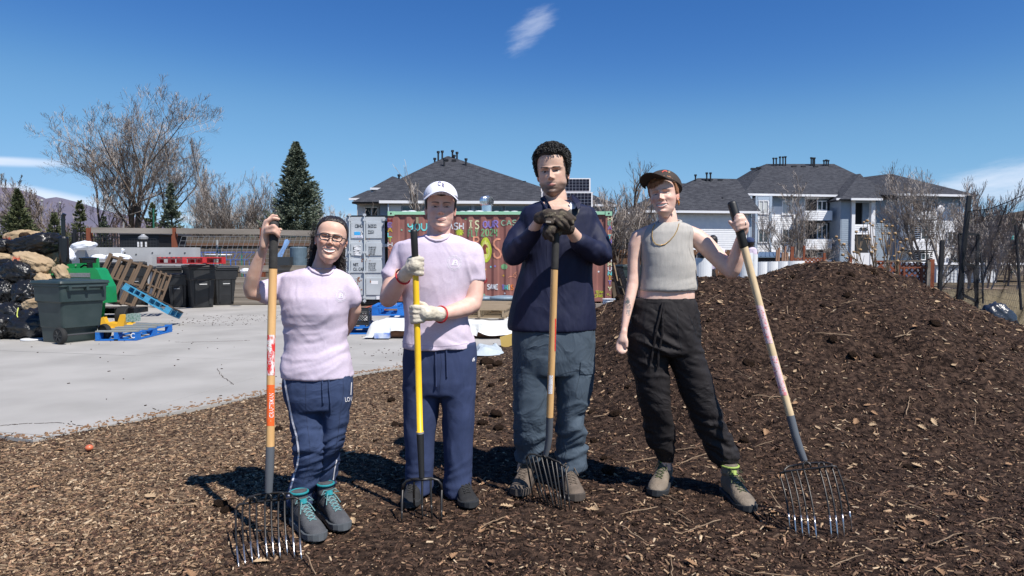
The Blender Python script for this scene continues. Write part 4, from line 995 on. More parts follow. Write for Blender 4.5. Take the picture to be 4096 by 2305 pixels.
for i, (x, s) in enumerate(((803, -1), (838, 0), (905, 0), (960, 1))):
 t = thing('garden_chair', ['blue wire chair left of the round table', 'blue wire chair before the left of the round table', 'blue wire chair before the right of the round table', 'blue wire chair right of the round table'][i], 'chair', at0(x, 22.2))
 p = W(x, 1040, 22.2); S = []
 for k in range(5):
  a = -.24 + .12 * k; S.append((p[0] + a, 22.2, p[2] + .02, p[0] + a * 1.15 + s * .18, 22.25, p[2] + .24, .005, .005))
 S += [(p[0] - .26, 22.2, p[2], p[0] + .26, 22.2, p[2], .008, .008), (p[0] - .28 + s * .18, 22.25, p[2] + .25, p[0] + .28 + s * .18, 22.25, p[2] + .25, .009, .009)]
 objmesh('backrest', seg_mesh('backrest', S, M_blue, 4), t)
 S = [(p[0] + a, 22.2 + c, 0, p[0] + a * .9, 22.2 + c, p[2], .009, .009) for a in (-.24, .24) for c in (-.2, .2)]
 for q in S: objmesh('leg', seg_mesh('leg', [q], M_blue, 5), t)
# grey drum, toolbox behind woman's head
M_bgp = mat('blue_grey_plastic', (.11, .16, .20), .5, (.085, .125, .16), 8)
p = W(1195, 1075, 19.6); b = MB(); zt = W(0, 988, 19.6)[2]; b.lathe([(0, p[2] - .3), (.235, p[2] - .3), (.24, zt - .03), (.215, zt), (.0, zt)], (p[0], 19.6, 0), 24)
b2 = b.build('barrel', M_bgp, smooth=False); tag(b2, 'upright blue grey barrel on the raised bed behind the woman in glasses', 'barrel')
tbx = tag(pbox('tool_case', None, 1108, 1028, 1158, 1062, 19.0, .3, mat('dark_case', (.03, .035, .04), .5)), 'dark plastic tool case beside the blue grey barrel', 'tool case')
p = W(1132, 960, 20); b = MB(); V = []
for i in range(9):
 for j in range(5): t = i / 8; V.append((p[0] + .15 - .28 * t + (j - 2) * .05 + .02 * math.sin(3 * t + j), 20.0 + .05 * math.sin(j * 2.1 + 3 * t), p[2] - .52 * t + .03 * math.sin(j * 1.7)))
b.add(V, [(i * 5 + j, i * 5 + j + 1, i * 5 + 6 + j, i * 5 + 5 + j) for i in range(8) for j in range(4)])
tag(b.build('blue_rag', mat('light_blue_cloth', (.25, .42, .72), .8), smooth=True), 'light blue cloth hung on the wire fence', 'cloth')
# ---- wheeled bins
M_binb = mat('black_bin_plastic', (.016, .017, .019), .42, (.024, .025, .027), 5, .15, 60, spec=.45)
M_bing = mat('dark_green_bin_plastic', (.020, .036, .036), .45, (.035, .052, .052), 4, .15, 60, spec=.45)
M_tyre = mat('rubber', (.014, .014, .014), .8)
def wheeled_bin(m, lid=True, open_back=False):
 """local frame: front towards -y, wheels and handle at +y; 0.66 wide 0.80 deep 1.10 high"""
 t = thing('wheeled_bin', 'x', 'wheeled bin')
 def ring(w, d, z, cy, r=.05, n=5):
  P = []
  for cx_, cy_, a0 in ((w / 2 - r, d / 2 - r, 0), (-w / 2 + r, d / 2 - r, 90), (-w / 2 + r, -d / 2 + r, 180), (w / 2 - r, -d / 2 + r, 270)):
   for k in range(n): a = R(a0 + 90 * k / (n - 1)); P.append((cx_ + r * math.cos(a), cy + cy_ + r * math.sin(a), z))
  return P
 b = MB(); rg = [ring(.50, .50, .0, -.06), ring(.51, .52, .02, -.06), ring(.535, .60, .26, -.04), ring(.555, .645, .27, -.02), ring(.60, .71, .70, -.01), ring(.655, .76, .73, 0), ring(.665, .775, .98, 0), ring(.70, .82, .99, 0), ring(.70, .82, 1.03, 0)]
 b.loft(rg)
 for s in (-1, 1): b.box((s * .17, -.325, .40), (.055, .10, .62), (.06, 0, 0))
 b.build('body', m, t, smooth=False, world_space=False)
 b = MB(); b.box((0, -.353, .62), (.20, .03, .15)); b.mi = 0; b.build('grip_recess', M_dark, t, world_space=False)
 b = MB(); b.cyl((-.09, -.375, .60), (.09, -.375, .60), .011, 8); b.build('catch_bar', M_wire, t, world_space=False)
 if lid:
  b = MB(); b.loft([ring(.72, .84, 1.035, 0), ring(.73, .85, 1.05, 0), ring(.71, .83, 1.085, 0), ring(.56, .66, 1.10, 0)]); b.build('lid', m, t, world_space=False)
  b = MB(); b.loft([ring(.4, .5, 1.101, 0), ring(.38, .48, 1.115, 0)]); b.build('lid_panel', m, t, world_space=False)
 b = MB(); b.cyl((-.26, .45, .99), (.26, .45, .99), .018, 10)
 for s in (-1, 0, 1): b.box((s * .24, .42, .965), (.035, .10, .08))
 b.build('handle', m, t, world_space=False)
 b = MB(); b.cyl((-.31, .31, .145), (.31, .31, .145), .014, 8); b.build('axle', M_dwire, t, world_space=False)
 for s in (-1, 1):
  x = s * .315; prof = [(.08, -.03), (.125, -.036), (.142, -.02), (.145, 0), (.142, .02), (.125, .036), (.08, .03)]
  b = MB(); b.lathe([(r, h) for r, h in prof], (x, .31, .145), 28, 'x'); w = b.build('wheel', M_tyre, t, world_space=False)
  b = MB(); b.cyl((x - .03, .31, .145), (x + .03, .31, .145), .03, 12)
  for k in range(6): a = k * math.pi / 3; b.bar((x + s * .03, .31, .145), (x + s * .025, .31 + .10 * math.cos(a), .145 + .10 * math.sin(a)), .02)
  b.cyl((x + s * .036, .31, .145), (x + s * .042, .31, .145), .012, 8)
  b.build('hub', M_binb, w, world_space=False)
 return t
binb = wheeled_bin(M_binb)
def place(t, x, y, rz, s=1.0, z=PADZ, label=None, group=None, sz=None):
 t.location = (x, y, z); t.rotation_euler = (0, 0, rz); t.scale = (s, s, sz or s)
 if label: t['label'] = label
 if group: t['group'] = group
 return t
gb = 'wheeled bins by the concrete wall'
def bin_at(src, xpx, ypx, rz, s, label, first=False, sz=None):
 p = G(xpx, ypx, PADZ); t = src if first else copy_tree(src); return place(t, p[0], p[1], rz, s, PADZ, label, gb, sz)
RZ_ = R(38)
bin_at(binb, 668, 1222, RZ_, .98, 'black wheeled bin furthest left under the red pallet', True)
bin_at(binb, 800, 1228, RZ_, 1.02, 'black wheeled bin in the middle under the red pallet')
bin_at(binb, 892, 1218, RZ_, .98, 'black wheeled bin at the right under the red pallet')
bin_at(binb, 560, 1216, R(12), 1.08, 'black wheeled bin behind the leaning brown pallet')
bin_at(binb, 470, 1214, R(-5), 1.08, 'black wheeled bin below the white sandbags, right one')
bin_at(binb, 395, 1212, R(5), 1.08, 'black wheeled bin below the white sandbags, left one')
bing = wheeled_bin(M_bing)
bin_at(bing, 618, 1212, RZ_, .95, 'dark green wheeled bin mostly hidden behind the leftmost black bin', True)
t = copy_tree(bing); p = G(330, 1352, PADZ); place(t, p[0] + .08, 10.62, R(242), 1.0, PADZ, 'big dark green wheeled bin in front of the green machine', gb, .96); t.scale = (1.06, .98, .87)
p = G(975, 1192, .0); t = copy_tree(binb); place(t, p[0] + .1, 18.2, R(0), .8, .03, 'smaller dark bin right of the red pallet bins', gb)
p = G(2510, 1190, 0); t = copy_tree(bing); place(t, W(2512, 0, 22)[0], 22.0, R(20), 1.0, 0, 'dark green wheeled bin right of the red container', 'wheeled bins by the red container')
# ---- pallets
def pallet(name, m, mt, L=1.2, Wd=1.0, H=.14, n_top=7, blocks=True, gap=None):
 t = thing(name, 'x', 'pallet'); th = .02; bw = .10
 for k in range(n_top):
  x = -L / 2 + bw / 2 + (L - bw) * k / (n_top - 1)
  piece('deck_board', mt, (x, 0, H - th / 2 + rnd.uniform(-.001, .001)), (bw * rnd.uniform(.92, 1.05), Wd, th), t, (0, 0, rnd.uniform(-.006, .006)), world_space=False)
 for j in range(3):
  y = -Wd / 2 + .05 + (Wd - .1) * j / 2
  if blocks:
   piece('stringer_board', m, (0, y, H - th * 1.5 - .002), (L, .10, th), t, world_space=False)
   for i in range(3): piece('block', m, (-L / 2 + .07 + (L - .14) * i / 2, y, (H - th * 2) / 2 + .008), (.14, .10, H - th * 3 - .006), t, world_space=False)
   piece('base_board', m, (0, y, th / 2), (L, .10, th), t, world_space=False)
  else:
   piece('stringer', m, (0, y, H / 2), (L, .04, H - th * 2 - .004), t, world_space=False)
 if not blocks:
  for k in range(4): piece('base_board', m, (-L / 2 + .06 + (L - .12) * k / 3, 0, th / 2), (.10, Wd, th), t, world_space=False)
 else:
  for k in (0, 2): piece('base_board', m, (-L / 2 + .05 + (L - .1) * k / 2, 0, th / 2 - .0015), (.10, Wd - .205, th - .001), t, world_space=False)
 return t
M_pblue = mat('blue_pallet_paint', (.012, .17, .58), .6, (.02, .12, .40), 9, .3, 60, spec=.3); M_pbluew = mat('worn_blue_board', (.30, .27, .20), .85, (.06, .20, .36), 7, .3, 60, stretch=(1, .3, 1), contrast=(.5, .62))
M_pteal = mat('teal_pallet_paint', (.015, .27, .52), .6, (.06, .19, .27), 9, .3, 60)
M_pred = mat('red_pallet_paint', (.48, .016, .02), .55, (.34, .012, .016), 9, .3, 60); M_pbrown = mat('brown_pallet_wood', (.15, .10, .065), .9, (.075, .05, .032), 7, .4, 60, stretch=(1, .3, 1))
M_ptan = mat('tan_pallet_wood', (.40, .31, .20), .85, (.26, .19, .12), 7, .4, 60, stretch=(1, .3, 1))
pp = G(546, 1363, PADZ)
t = pallet('pallet', M_pblue, M_pbluew, n_top=5); t['label'] = 'blue pallet lying flat beside the dark green bin'; t['group'] = 'pallets in the yard'
a = R(94); t.rotation_euler = (0, 0, a); t.scale = (1.1, .62, 1.1)
cx_, cy_ = pp[0], pp[1]; ux, uy = math.cos(a), math.sin(a); vx, vy = -math.sin(a), math.cos(a)
t.location = (cx_ + ux * .66 + vx * .31, cy_ + uy * .66 + vy * .31, PADZ + .002)
V, Fc = text_mesh('C', .1, bold=True); q = W(520, 1345, pp[1] - .02)
b = MB(); b.add([(q[0] + v[0] * 1.1, pp[1] + .016 * 0 - .02 + (q[0] + v[0] - pp[0]) * -.12, q[2] + v[1] * 1.1 - .03) for v in V], Fc); b.build('mark', M_trim, t)
t = pallet('pallet', M_pteal, M_pbrown, n_top=5); t['label'] = 'teal blue pallet leaning with one end on the ground'; t['group'] = 'pallets in the yard'
p0, p1 = W(475, 1172, 12.6), W(625, 1258, 12.6); an = math.atan2(p1[2] - p0[2], p1[0] - p0[0])
t.location = ((p0[0] + p1[0]) / 2 + .04, 13.0, max((p0[2] + p1[2]) / 2 - .04, .3)); t.rotation_euler = (R(-14), -an, R(3)); t.scale = (.80, .7, 1.1)
tp = t
t = pallet('pallet', M_pbrown, M_pbrown, n_top=5, blocks=False); t['label'] = 'brown wooden pallet leaning on the black bins'; t['group'] = 'pallets in the yard'
c = (W(500, 1052, 15.0) + W(540, 1228, 14.0)) / 2
t.location = (c[0] - .38, 14.9, c[2] + .03); t.rotation_euler = (R(68), R(18), R(14)); t.scale = (.75, 1.02, 1)
t2 = copy_tree(t); t2['label'] = 'second brown pallet standing behind the leaning one'; t2.location = (c[0] + .10, 15.25, c[2] - .12); t2.rotation_euler = (R(72), R(24), R(40)); t2.scale = (.4, .8, 1)
t = pallet('pallet', M_pred, M_pred, n_top=6); t['label'] = 'red pallet lying across the tops of three black bins'; t['group'] = 'pallets in the yard'
c = (W(634, 1060, 17.6) + W(910, 1056, 17.6)) / 2; t.location = (c[0] - .02, 17.55, PADZ + 1.155); t.rotation_euler = (0, 0, R(-38)); t.scale = (1.12, 1.12, 1.2)
# ---- green machine
M_gm = mat('green_machine_paint', (.012, .26, .075), .32, (.010, .22, .065), 3, spec=.5, coat=.3); M_blk = mat('black_enamel', (.008, .008, .010), .25, spec=.6); M_yel = mat('yellow_paint', (.72, .40, .03), .45)
gm = thing('wood_chipper', 'green engine driven machine with a black exhaust stack', 'machine', (-7.6, 12, 0)); Y = 12.2
def pz(x, y, Y): q = W(x, y, Y); return (q[0], q[2])
b = MB(); b.prism([pz(x, y, Y) for x, y in ((180, 1300), (180, 1110), (236, 1080), (246, 1074), (378, 1072), (389, 1080), (397, 1098), (424, 1148), (427, 1212), (380, 1215), (375, 1280))][::-1], Y, Y + .32); b.build('hood', M_gm, gm)
b = MB(); b.prism([pz(x, y, Y + .3) for x, y in ((186, 1110), (186, 1060), (190, 1057), (278, 1053), (278, 1033), (322, 1031), (326, 1075), (326, 1110))][::-1], Y + .8, Y + .86); b.build('back_plate', M_gm, gm)
b = MB()
for x, y in ((196, 1066), (199, 1108), (304, 1062), (410, 1206)): q = W(x, y, Y + (.78 if x < 400 else -.01)); b.cyl((q[0], q[1] - .012, q[2]), (q[0], q[1], q[2]), .014, 10)
b.build('bolt', M_wire, gm, kind='stuff')
gr = MB(); a0, a1 = W(270, 1092, Y), W(362, 1110, Y)
gr.box(((a0[0] + a1[0]) / 2, Y - .004, (a0[2] + a1[2]) / 2), (a1[0] - a0[0], .006, a0[2] - a1[2])); gp = gr.build('grille', M_dark, gm)
b = MB(); x = a0[0]
while x < a1[0]: b.bar((x, Y - .012, a1[2]), (min(x + .05, a1[0]), Y - .012, a0[2]), .006); b.bar((min(x + .05, a1[0]), Y - .012, a1[2]), (x, Y - .012, a0[2]), .006); x += .022
b.build('grille_mesh', M_wire, gp, kind='stuff')
ex = MB(); q = W(257, 1050, Y + .35); zb, zm0, zm1, zt = W(0, 1072, Y + .35)[2], W(0, 1057, Y + .35)[2], W(0, 947, Y + .35)[2], W(0, 872, Y + .35)[2]
ex.lathe([(0, zm0), (.075, zm0), (.084, zm0 + .03), (.084, zm1 - .03), (.07, zm1), (0, zm1)], (q[0], q[1], 0), 20); ex.cyl((q[0], q[1], zb - .1), (q[0], q[1], zm0 + .01), .045, 12)
e_ = ex.build('muffler', M_blk, gm, smooth=False)
b = MB(); b.tube([(q[0], q[1], zm1 - .01), (q[0], q[1], zt - .03), (q[0] + .005, q[1], zt + .03), (q[0] + .03, q[1], zt + .075)], [.035, .035, .034, .034], 14); b.cyl((q[0], q[1], zt - .045), (q[0], q[1], zt - .02), .042, 14); b.build('exhaust_pipe', M_blk, e_)
q = W(352, 1042, Y + .4); b = MB(); b.lathe([(0, -.05), (.125, -.05), (.13, -.04), (.13, .02), (.145, .025), (.145, .05), (.06, .062), (0, .062)], (q[0], q[1], q[2]), 28); af = b.build('air_filter', M_blk, gm)
b = MB(); b.cyl((q[0] + .03, q[1], q[2] - .2), (q[0] + .03, q[1], q[2] - .04), .05, 12); b.tube([(q[0] + .0, q[1], q[2] - .1), (q[0] - .08, q[1], q[2] - .09), (q[0] - .14, q[1], q[2] - .13)], .018, 8); b.build('filter_stem', M_blk, gm)
q = W(473, 1226, 12.5); b = MB(); b.lathe([(.10, -.085), (.17, -.095), (.185, -.07), (.188, 0), (.185, .07), (.17, .095), (.10, .085), (.1, 0)], (q[0], 12.7, .225), 32, 'x'); w = b.build('tyre', M_tyre, gm, smooth=False)
b = MB()
for k in range(5):
 b.lathe([(.1885, -.07 + k * .033), (.192, -.068 + k * .033), (.192, -.055 + k * .033), (.1885, -.053 + k * .033)], (q[0], 12.7, .225), 32, 'x')
b.build('tread', M_tyre, w)
b = MB(); b.box((q[0] - .55, 12.9, .33), (1.5, .5, .10)); b.cyl((q[0] - .4, 12.7, .22), (q[0] + .02, 12.7, .22), .03, 10); b.cyl((q[0] - .5, 12.6, .10), (q[0] - .5, 12.6, .3), .05, 10); b.build('chassis', M_blk, gm)
b = MB(); cx_, cz_ = q[0] - .02, PADZ
b.prism([(cx_ - .20, cz_ + .03), (cx_ - .22, cz_ + .20), (cx_ - .15, cz_ + .23), (cx_ - .11, cz_ + .13), (cx_ + .09, cz_ + .10), (cx_ + .15, cz_ + .27), (cx_ + .26, cz_ + .26), (cx_ + .20, cz_ + .03), (cx_ + .10, cz_ + .0), (cx_ - .1, cz_)], 12.32, 12.42)
b.prism([(cx_ - .20, cz_ + .03), (cx_ - .1, cz_ + .13), (cx_ + .1, cz_ + .1), (cx_ + .20, cz_ + .03)], 12.42, 12.85); b.cyl((cx_, 12.28, cz_ + .03), (cx_, 12.33, cz_ + .03), .02, 8)
tag(b.build('wheel_clamp', M_yel), 'yellow wheel clamp around the tyre of the green machine', 'wheel clamp')
t = tag(pbox('plastic_wrapped_box', None, 503, 1257, 536, 1288, 12.0, .22, mat('green_wrap', (.10, .22, .16), .25, (.35, .42, .40), 30)), 'small green box in clear plastic beside the yellow clamp', 'box')
# ---- bags
M_bag = mat('black_plastic_bag', (.012, .012, .013), .28, bump=1.0, bscale=9, spec=.5, stretch=(1, 1, 1.6), detail=8, bdist=.03)
def bagmat():
 nt = M_bag.node_tree
 return M_bag
M_paper = mat('kraft_paper', (.42, .315, .20), .8, (.34, .245, .15), 5, .5, 18, spec=.2, bdist=.03); M_white = mat('white_sack', (.74, .76, .80), .75, (.66, .68, .74), 6, .3, 40, spec=.2); M_print = mat('red_print', (.50, .09, .05), .8); M_printd = mat('dark_print', (.06, .045, .03), .8)
def bag(name, cat, label, group, xl, yt, xr, yb, Y, m, seed, tilt=0.0, depth=.8, wr=.10, boxy=2.0, tie=False, freq=3.0, rest=None):
 a, c = W(xl, yt, Y), W(xr, yb, Y); ctr = (a + c) / 2; hw = (c[0] - a[0]) / 2; hh = (a[2] - c[2]) / 2; L = math.hypot(hw, hh)
 n1, n2 = 56, 36; V = []
 for i in range(n2 + 1):
  p = math.pi * i / n2
  for j in range(n1):
   q = 2 * math.pi * j / n1; d = (math.sin(p) * math.cos(q), math.sin(p) * math.sin(q), math.cos(p))
   V.append([math.copysign(abs(k) ** (2 / boxy), k) for k in d])
 V = np.array(V); D = V / np.linalg.norm(V, axis=1)[:, None]
 n = fbm(D * 1.5, seed, 3) * 1.0; w = np.abs(fbm(D * np.array([freq, freq, freq * 1.6]) + 5, seed + 5, 3)); w2 = np.abs(vnoise(D * np.array([9, 5, 14.]), seed + 9)); w3 = 1 - np.abs(fbm(D * np.array([5., 9, 4.5]) + n[:, None] * 1.5, seed + 13, 2))
 V = V * (1 + .22 * n - wr * 1.5 * w - wr * .5 * w2 + wr * .8 * w3)[:, None]
 V = V * np.array([hw, max(depth * hw, .14), hh])
 if tilt:
  cs, sn = math.cos(tilt), math.sin(tilt); V[:, [0, 2]] = np.stack([V[:, 0] * cs - V[:, 2] * sn, V[:, 0] * sn + V[:, 2] * cs], 1)
 V[:, 2] = np.maximum(V[:, 2], -hh * .93)
 V = V + ctr + np.array([0, max(depth * hw, .14) * .6, 0])
 if rest is not None: V[:, 2] = np.maximum(V[:, 2], rest)
 b = MB(); Fc = []
 for i in range(n2):
  for j in range(n1): j2 = (j + 1) % n1; Fc.append((i * n1 + j, (i + 1) * n1 + j, (i + 1) * n1 + j2, i * n1 + j2))
 b.add(V, Fc)
 if tie:
  k = V[(2 * n1):(2 * n1 + 1)][0]; b.tube([k + np.array((0, 0, -.02)), k + np.array((0, 0, .03)), k + np.array((.02, 0, .07)), k + np.array((.05, 0, .12))], [.03, .012, .03, .045], 10)
 o = b.build(name, m, None, smooth=True); return tag(o, label, cat, group)
gB, gP, gW = 'black refuse bags in the heap', 'paper yard waste bags in the heap', 'white sandbags by the concrete wall'
BG = [  # xl yt xr yb Y tilt label
(5, 938, 212, 1030, 12.6, R(14), 'long black bag on top of the heap sloping up to the right'),
(-60, 958, 32, 1012, 12.6, 0, 'black bag cut by the picture edge at the top of the heap'),
(-30, 1036, 60, 1075, 12.3, 0, 'small crumpled black bag under the open paper sack'),
(-10, 1046, 134, 1142, 11.9, R(-24), 'tilted black bag in the middle of the heap'),
(34, 1128, 152, 1236, 11.6, 0, 'round black bag above the tied bag'),
(-50, 1128, 44, 1218, 11.7, 0, 'black bag at the left edge below the tilted one'),
(-45, 1218, 92, 1322, 11.3, 0, 'black bag tied with a yellow cord'),
(4, 1244, 212, 1368, 10.9, R(8), 'big black bag on the ground left of the green bin'),
(-110, 1268, 28, 1372, 10.8, 0, 'black bag at the bottom left corner of the heap'),
(120, 1150, 215, 1260, 11.9, 0, 'black bag hidden behind the dark green bin'),
(60, 1095, 215, 1210, 12.9, 0, 'black bag deep inside the heap'), (-60, 1060, 120, 1200, 13.2, 0, 'black bag at the back of the heap'), (60, 1020, 240, 1140, 13.4, 0, 'black bag behind the paper sacks'),
(20, 1200, 220, 1330, 12.6, 0, 'black bag low at the back of the heap')]
for i, (a, t_, c, d, Y, tl, lb) in enumerate(BG): bag('refuse_bag', 'refuse bag', lb, gB, a, t_, c, d, Y, M_bag, 40 + i, tl, .8, .20, 2.3, i in (4, 6, 7), 3.6, rest=PADZ if d > 1290 else None)
PG = [(2, 926, 128, 982, 13.0, R(6), 'open paper sack of leaves on top of the heap'), (-60, 1012, 58, 1050, 12.5, R(-6), 'flattened paper sack at the left under the long black bag'), (42, 1020, 190, 1102, 12.1, R(-18), 'printed paper sack leaning in the middle of the heap'),
 (150, 1000, 244, 1062, 12.9, R(-8), 'paper sack beside the exhaust stack'), (112, 1102, 206, 1188, 12.0, R(-40), 'paper sack with a pink top behind the green bin'), (84, 1196, 205, 1258, 11.3, R(10), 'paper sack lying on the lowest black bags'), (215, 1060, 260, 1130, 12.1, R(30), 'torn paper sack against the green machine')]
for i, (a, t_, c, d, Y, tl, lb) in enumerate(PG):
 o = bag('paper_sack', 'paper sack', lb, gP, a, t_, c, d, Y, M_paper, 70 + i, tl, .75, .17, 3.2, False, 2.0)
 if i in (0, 2, 3):
  bv = bvh_of(o); x0, y0 = {0: (24, 956), 2: (63, 1034), 3: (195, 1046)}[i]
  for k in range(5): ribbon('print', bv, [(x0 - 12 + k * 6, y0 + 9), (x0 - 9 + k * 6, y0 - 8), (x0 - 5 + k * 6, y0 + 6)], 3, M_print if i != 3 or k < 3 else M_printd, o, .004, 2)
  if i == 2:
   for k in range(6): ribbon('print', bv, [(98 + k * 8, 1036 + k * 3), (104 + k * 8, 1044 + k * 2), (108 + k * 7, 1040 + k * 3)], 1.6, M_printd, o, .004, 2)
   ribbon('print', bv, [(108, 1062), (120, 1056), (124, 1064), (114, 1069), (108, 1062)], 1.4, M_printd, o, .004, 2)
b = MB(); p0 = W(73, 1232, 10.95); b.tube([p0, W(70, 1246, 10.9), W(68, 1262, 10.88), W(73, 1276, 10.86)], .008, 6); tag(b.build('yellow_cord', mat('yellow_cord', (.55, .60, .12), .6)), 'yellow green cord hanging from the tied black bag', 'cord')
b = MB()
for k in range(3): b.ball(W(92 + k * 7, 944, 12.9), .07, 8, 6)
tag(b.build('leaf_litter', M_clod), 'dry leaves showing in the mouth of the open paper sack', 'leaves')
WG = [(277, 966, 372, 1002, 17.2, R(10), 'white sandbag lying on the lower concrete wall'), (215, 992, 292, 1045, 14.5, R(-30), 'white sack behind the exhaust stack'), (356, 1019, 426, 1046, 17.4, 0, 'flat white sandbag on the bins, left one'), (418, 1014, 512, 1046, 17.3, R(-4), 'tied white sandbag on the bins, right one'), (-40, 968, 14, 985, 13.2, 0, 'white bag peeping out at the top left of the heap')]
for i, (a, t_, c, d, Y, tl, lb) in enumerate(WG): bag('white_sack', 'sandbag', lb, gW, a, t_, c, d, Y, M_white, 90 + i, tl, .6, .10, 2.4, i == 3, 2.5)
bag('white_sack', 'plastic bag', 'crumpled white bag on top of the smaller dark bin', None, 958, 1074, 1000, 1096, 18.0, M_white, 99, 0, .8, .2, 2)
# ---- containers
M_cg = mat('container_grey', (.50, .53, .56), .55, (.43, .46, .49), 2.5, .15, 40, spec=.4); M_cr = mat('container_red', (.29, .13, .108), .65, (.24, .10, .085), 1.8, .12, 30, spec=.35)
M_mint = mat('mint_paint', (.30, .56, .38), .55); M_rust = mat('rust', (.20, .08, .035), .9, (.30, .15, .08), 20)
Yg = 18.75; gc = thing('grey_container', 'pale grey shipping container end with weights and numbers stencilled on its door', 'shipping container', (-4, Yg, 0))
gx0, gx1 = W(1373, 0, Yg)[0], W(1543, 0, Yg)[0]; gz0, gz1 = W(0, 1204, Yg)[2], W(0, 861, Yg)[2]
b = MB(); b.box(((gx0 + gx1) / 2, Yg + 3.1, (gz0 + gz1) / 2), (gx1 - gx0, 6.0, gz1 - gz0)); b.build('body', M_blk, gc)
def gpx(name, xl, yt, xr, yb, d, m, par, **k): return pbox(name, par, xl, yt, xr, yb, Yg - d, d + .02, m, **k)
dr = gpx('door', 1380, 868, 1541, 1198, .06, M_cg, gc)
for (t_, d) in ((890, 953), (972, 1022), (1040, 1091), (1112, 1180)):
 for (a, c) in ((1404, 1456), (1464, 1528)):
  o = gpx('door_panel', a, t_, c, d, .085, M_cg, dr)
for x in (1398, 1458): 
 b = MB(); b.cyl(W(x, 855, Yg - .12), W(x, 1212, Yg - .12), .017, 10); br = b.build('lock_rod', mat('rod_grey', (.48, .52, .54), .4), dr)
 for y in (880, 1010, 1088, 1190, 860, 1204): p = W(x, y, Yg - .11); bb = MB(); bb.box(p, (.075, .06, .06)); bb.build('bracket', M_cg, br)
for y in (878, 982, 1086): gpx('hinge', 1529, y - 6, 1549, y + 6, .09, M_cg, dr)
gpx('hinge', 1372, 1030, 1389, 1044, .10, M_cg, dr)
M_ink = mat('black_ink', (.03, .035, .04), .7)
def wall_text(txt, x, y, h, Y, m, par, name='lettering', sx=.8, off=.004, ang=0, just='l', bold=False):
 V, Fc = text_mesh(txt, 1.0, bold=bold); p = W(x, y, Y); s = h / sc(Y) / .72; xs = [v[0] for v in V]; mx = min(xs) if just == 'l' else (min(xs) + max(xs)) / 2
 c, sn = math.cos(ang), math.sin(ang); me = rawmesh(name, [(p[0] + ((v[0] - mx) * sx * c - v[1] * sn) * s, Y - off, p[2] + ((v[0] - mx) * sx * sn + v[1] * c) * s) for v in V], Fc, m); return objmesh(name, me, par)
Yl = Yg - .088
for tx, x, y, h in (('CBHU', 1420, 911, 13.5), ('362522', 1472, 911, 13.5), ('5', 1531, 911, 11), ('22G1', 1472, 935, 13.5), ('MAX.', 1413, 1000, 13), ('TARE.', 1414, 1019, 12), ('NET.', 1413, 1065, 13), ('CU. CAP.', 1413, 1083, 13)):
 wall_text(tx, x, y, h, Yl, M_ink, dr, bold=True, sx=.62 if len(tx) > 2 else .8)
for k, tx in enumerate(('30.480 KGS', '67.200 LBS', ' 2.220 KGS', ' 4.890 LBS')): wall_text(tx, 1474, 993 + k * 8.8, 6.6, Yl, M_ink, dr, sx=.70, bold=True)
for k, tx in enumerate(('28.260 KGS', '62.310 LBS', '33.2 CU.M', '1.170 CU.FT')): wall_text(tx, 1474, 1058 + k * 8.8, 6.6, Yl, M_ink, dr, sx=.68, bold=True)
st = gpx('sticker', 1417, 927, 1456, 953, .087, M_trim, dr); b = MB(); b.box((W(1429, 934, Yl)[0], Yl - .003, W(0, 934, Yl)[2]), (.16, .004, .09)); b.build('sticker_field', mat('sky_blue_print', (.05, .38, .75), .5), st)
wall_text("J's", 1441, 938, 11, Yl - .004, M_ink, st, bold=True); wall_text('719-250-8164', 1418, 951, 5.2, Yl - .004, mat('purple_ink', (.12, .08, .35), .6), st, sx=.72, bold=True)
gpx('data_plate', 1484, 1124, 1512, 1137, .088, M_trim, dr); gpx('data_plate', 1505, 1185, 1520, 1198, .088, M_trim, dr)
b = MB(); r_ = random.Random(5)
for k in range(46):
 x, y = (r_.gauss(1430, 7), r_.uniform(1110, 1190)) if k < 28 else (r_.choice((1448, 1462, 1480, 1470)) + r_.gauss(0, 4), r_.choice((965, 1032, 1040, 1120)) + r_.gauss(0, 6))
 p = W(x, y, Yl); s = r_.uniform(.008, .028); n = 7
 b.add([(p[0] + s * math.cos(a) * r_.uniform(.5, 1.2), Yl - .0025 - k * .00002, p[2] + s * 1.2 * math.sin(a) * r_.uniform(.5, 1.2)) for a in np.arange(n) * 2 * math.pi / n][::1], [tuple(range(n))])
b.build('rust_spots', M_rust, dr, kind='stuff')
b = MB(); p = W(1429, 1001, Yl); V = []
for k in range(12): z = p[2] + .12 - k * .022; b.bar((p[0] - .07 - .03 * math.sin(k * 2.3), Yl - .006, z), (p[0] + .07 + .03 * math.cos(k * 1.7), Yl - .006, z + .015 * math.sin(k)), .026, .004, up=(0, 1, 0))
b.build('paint_scrape', M_trim, dr)
b = MB(); b.box(((gx0 + gx1) / 2, Yg + .2, gz0 - .05), (gx1 - gx0, .4, .1)); b.build('sill', M_blk, gc)
b = MB(); b.box(((gx0 + gx1) / 2, Yg + .6, (gz0 - .1) / 2), (gx1 - gx0 - .2, .3, gz0 - .1)); tag(b.build('timber_block', M_black), 'dark block under the grey container', 'block')
Yr = 18.5; rc = thing('red_container', 'rust red shipping container with hand painted letters and an avocado', 'shipping container', (0, Yr, 0))
rx0, rx1 = W(1545, 0, Yr)[0], W(2453, 0, Yr)[0]; rz0, rz1 = W(0, 1206, Yr)[2], W(0, 846, Yr)[2]
CORR = .36 * .92; cd = .036
cxa, cxb = rx0 + .17, rx1 - .17; npd = 17; CORR = (cxb - cxa) / npd
def corr(x):
 t = ((x - cxa) / CORR) % 1.0
 if x < cxa or x > cxb: return 0.0
 if t < .30: return 0.0
 if t < .45: return cd * (t - .30) / .15
 if t < .80: return cd
 return cd * (1 - (t - .80) / .20)
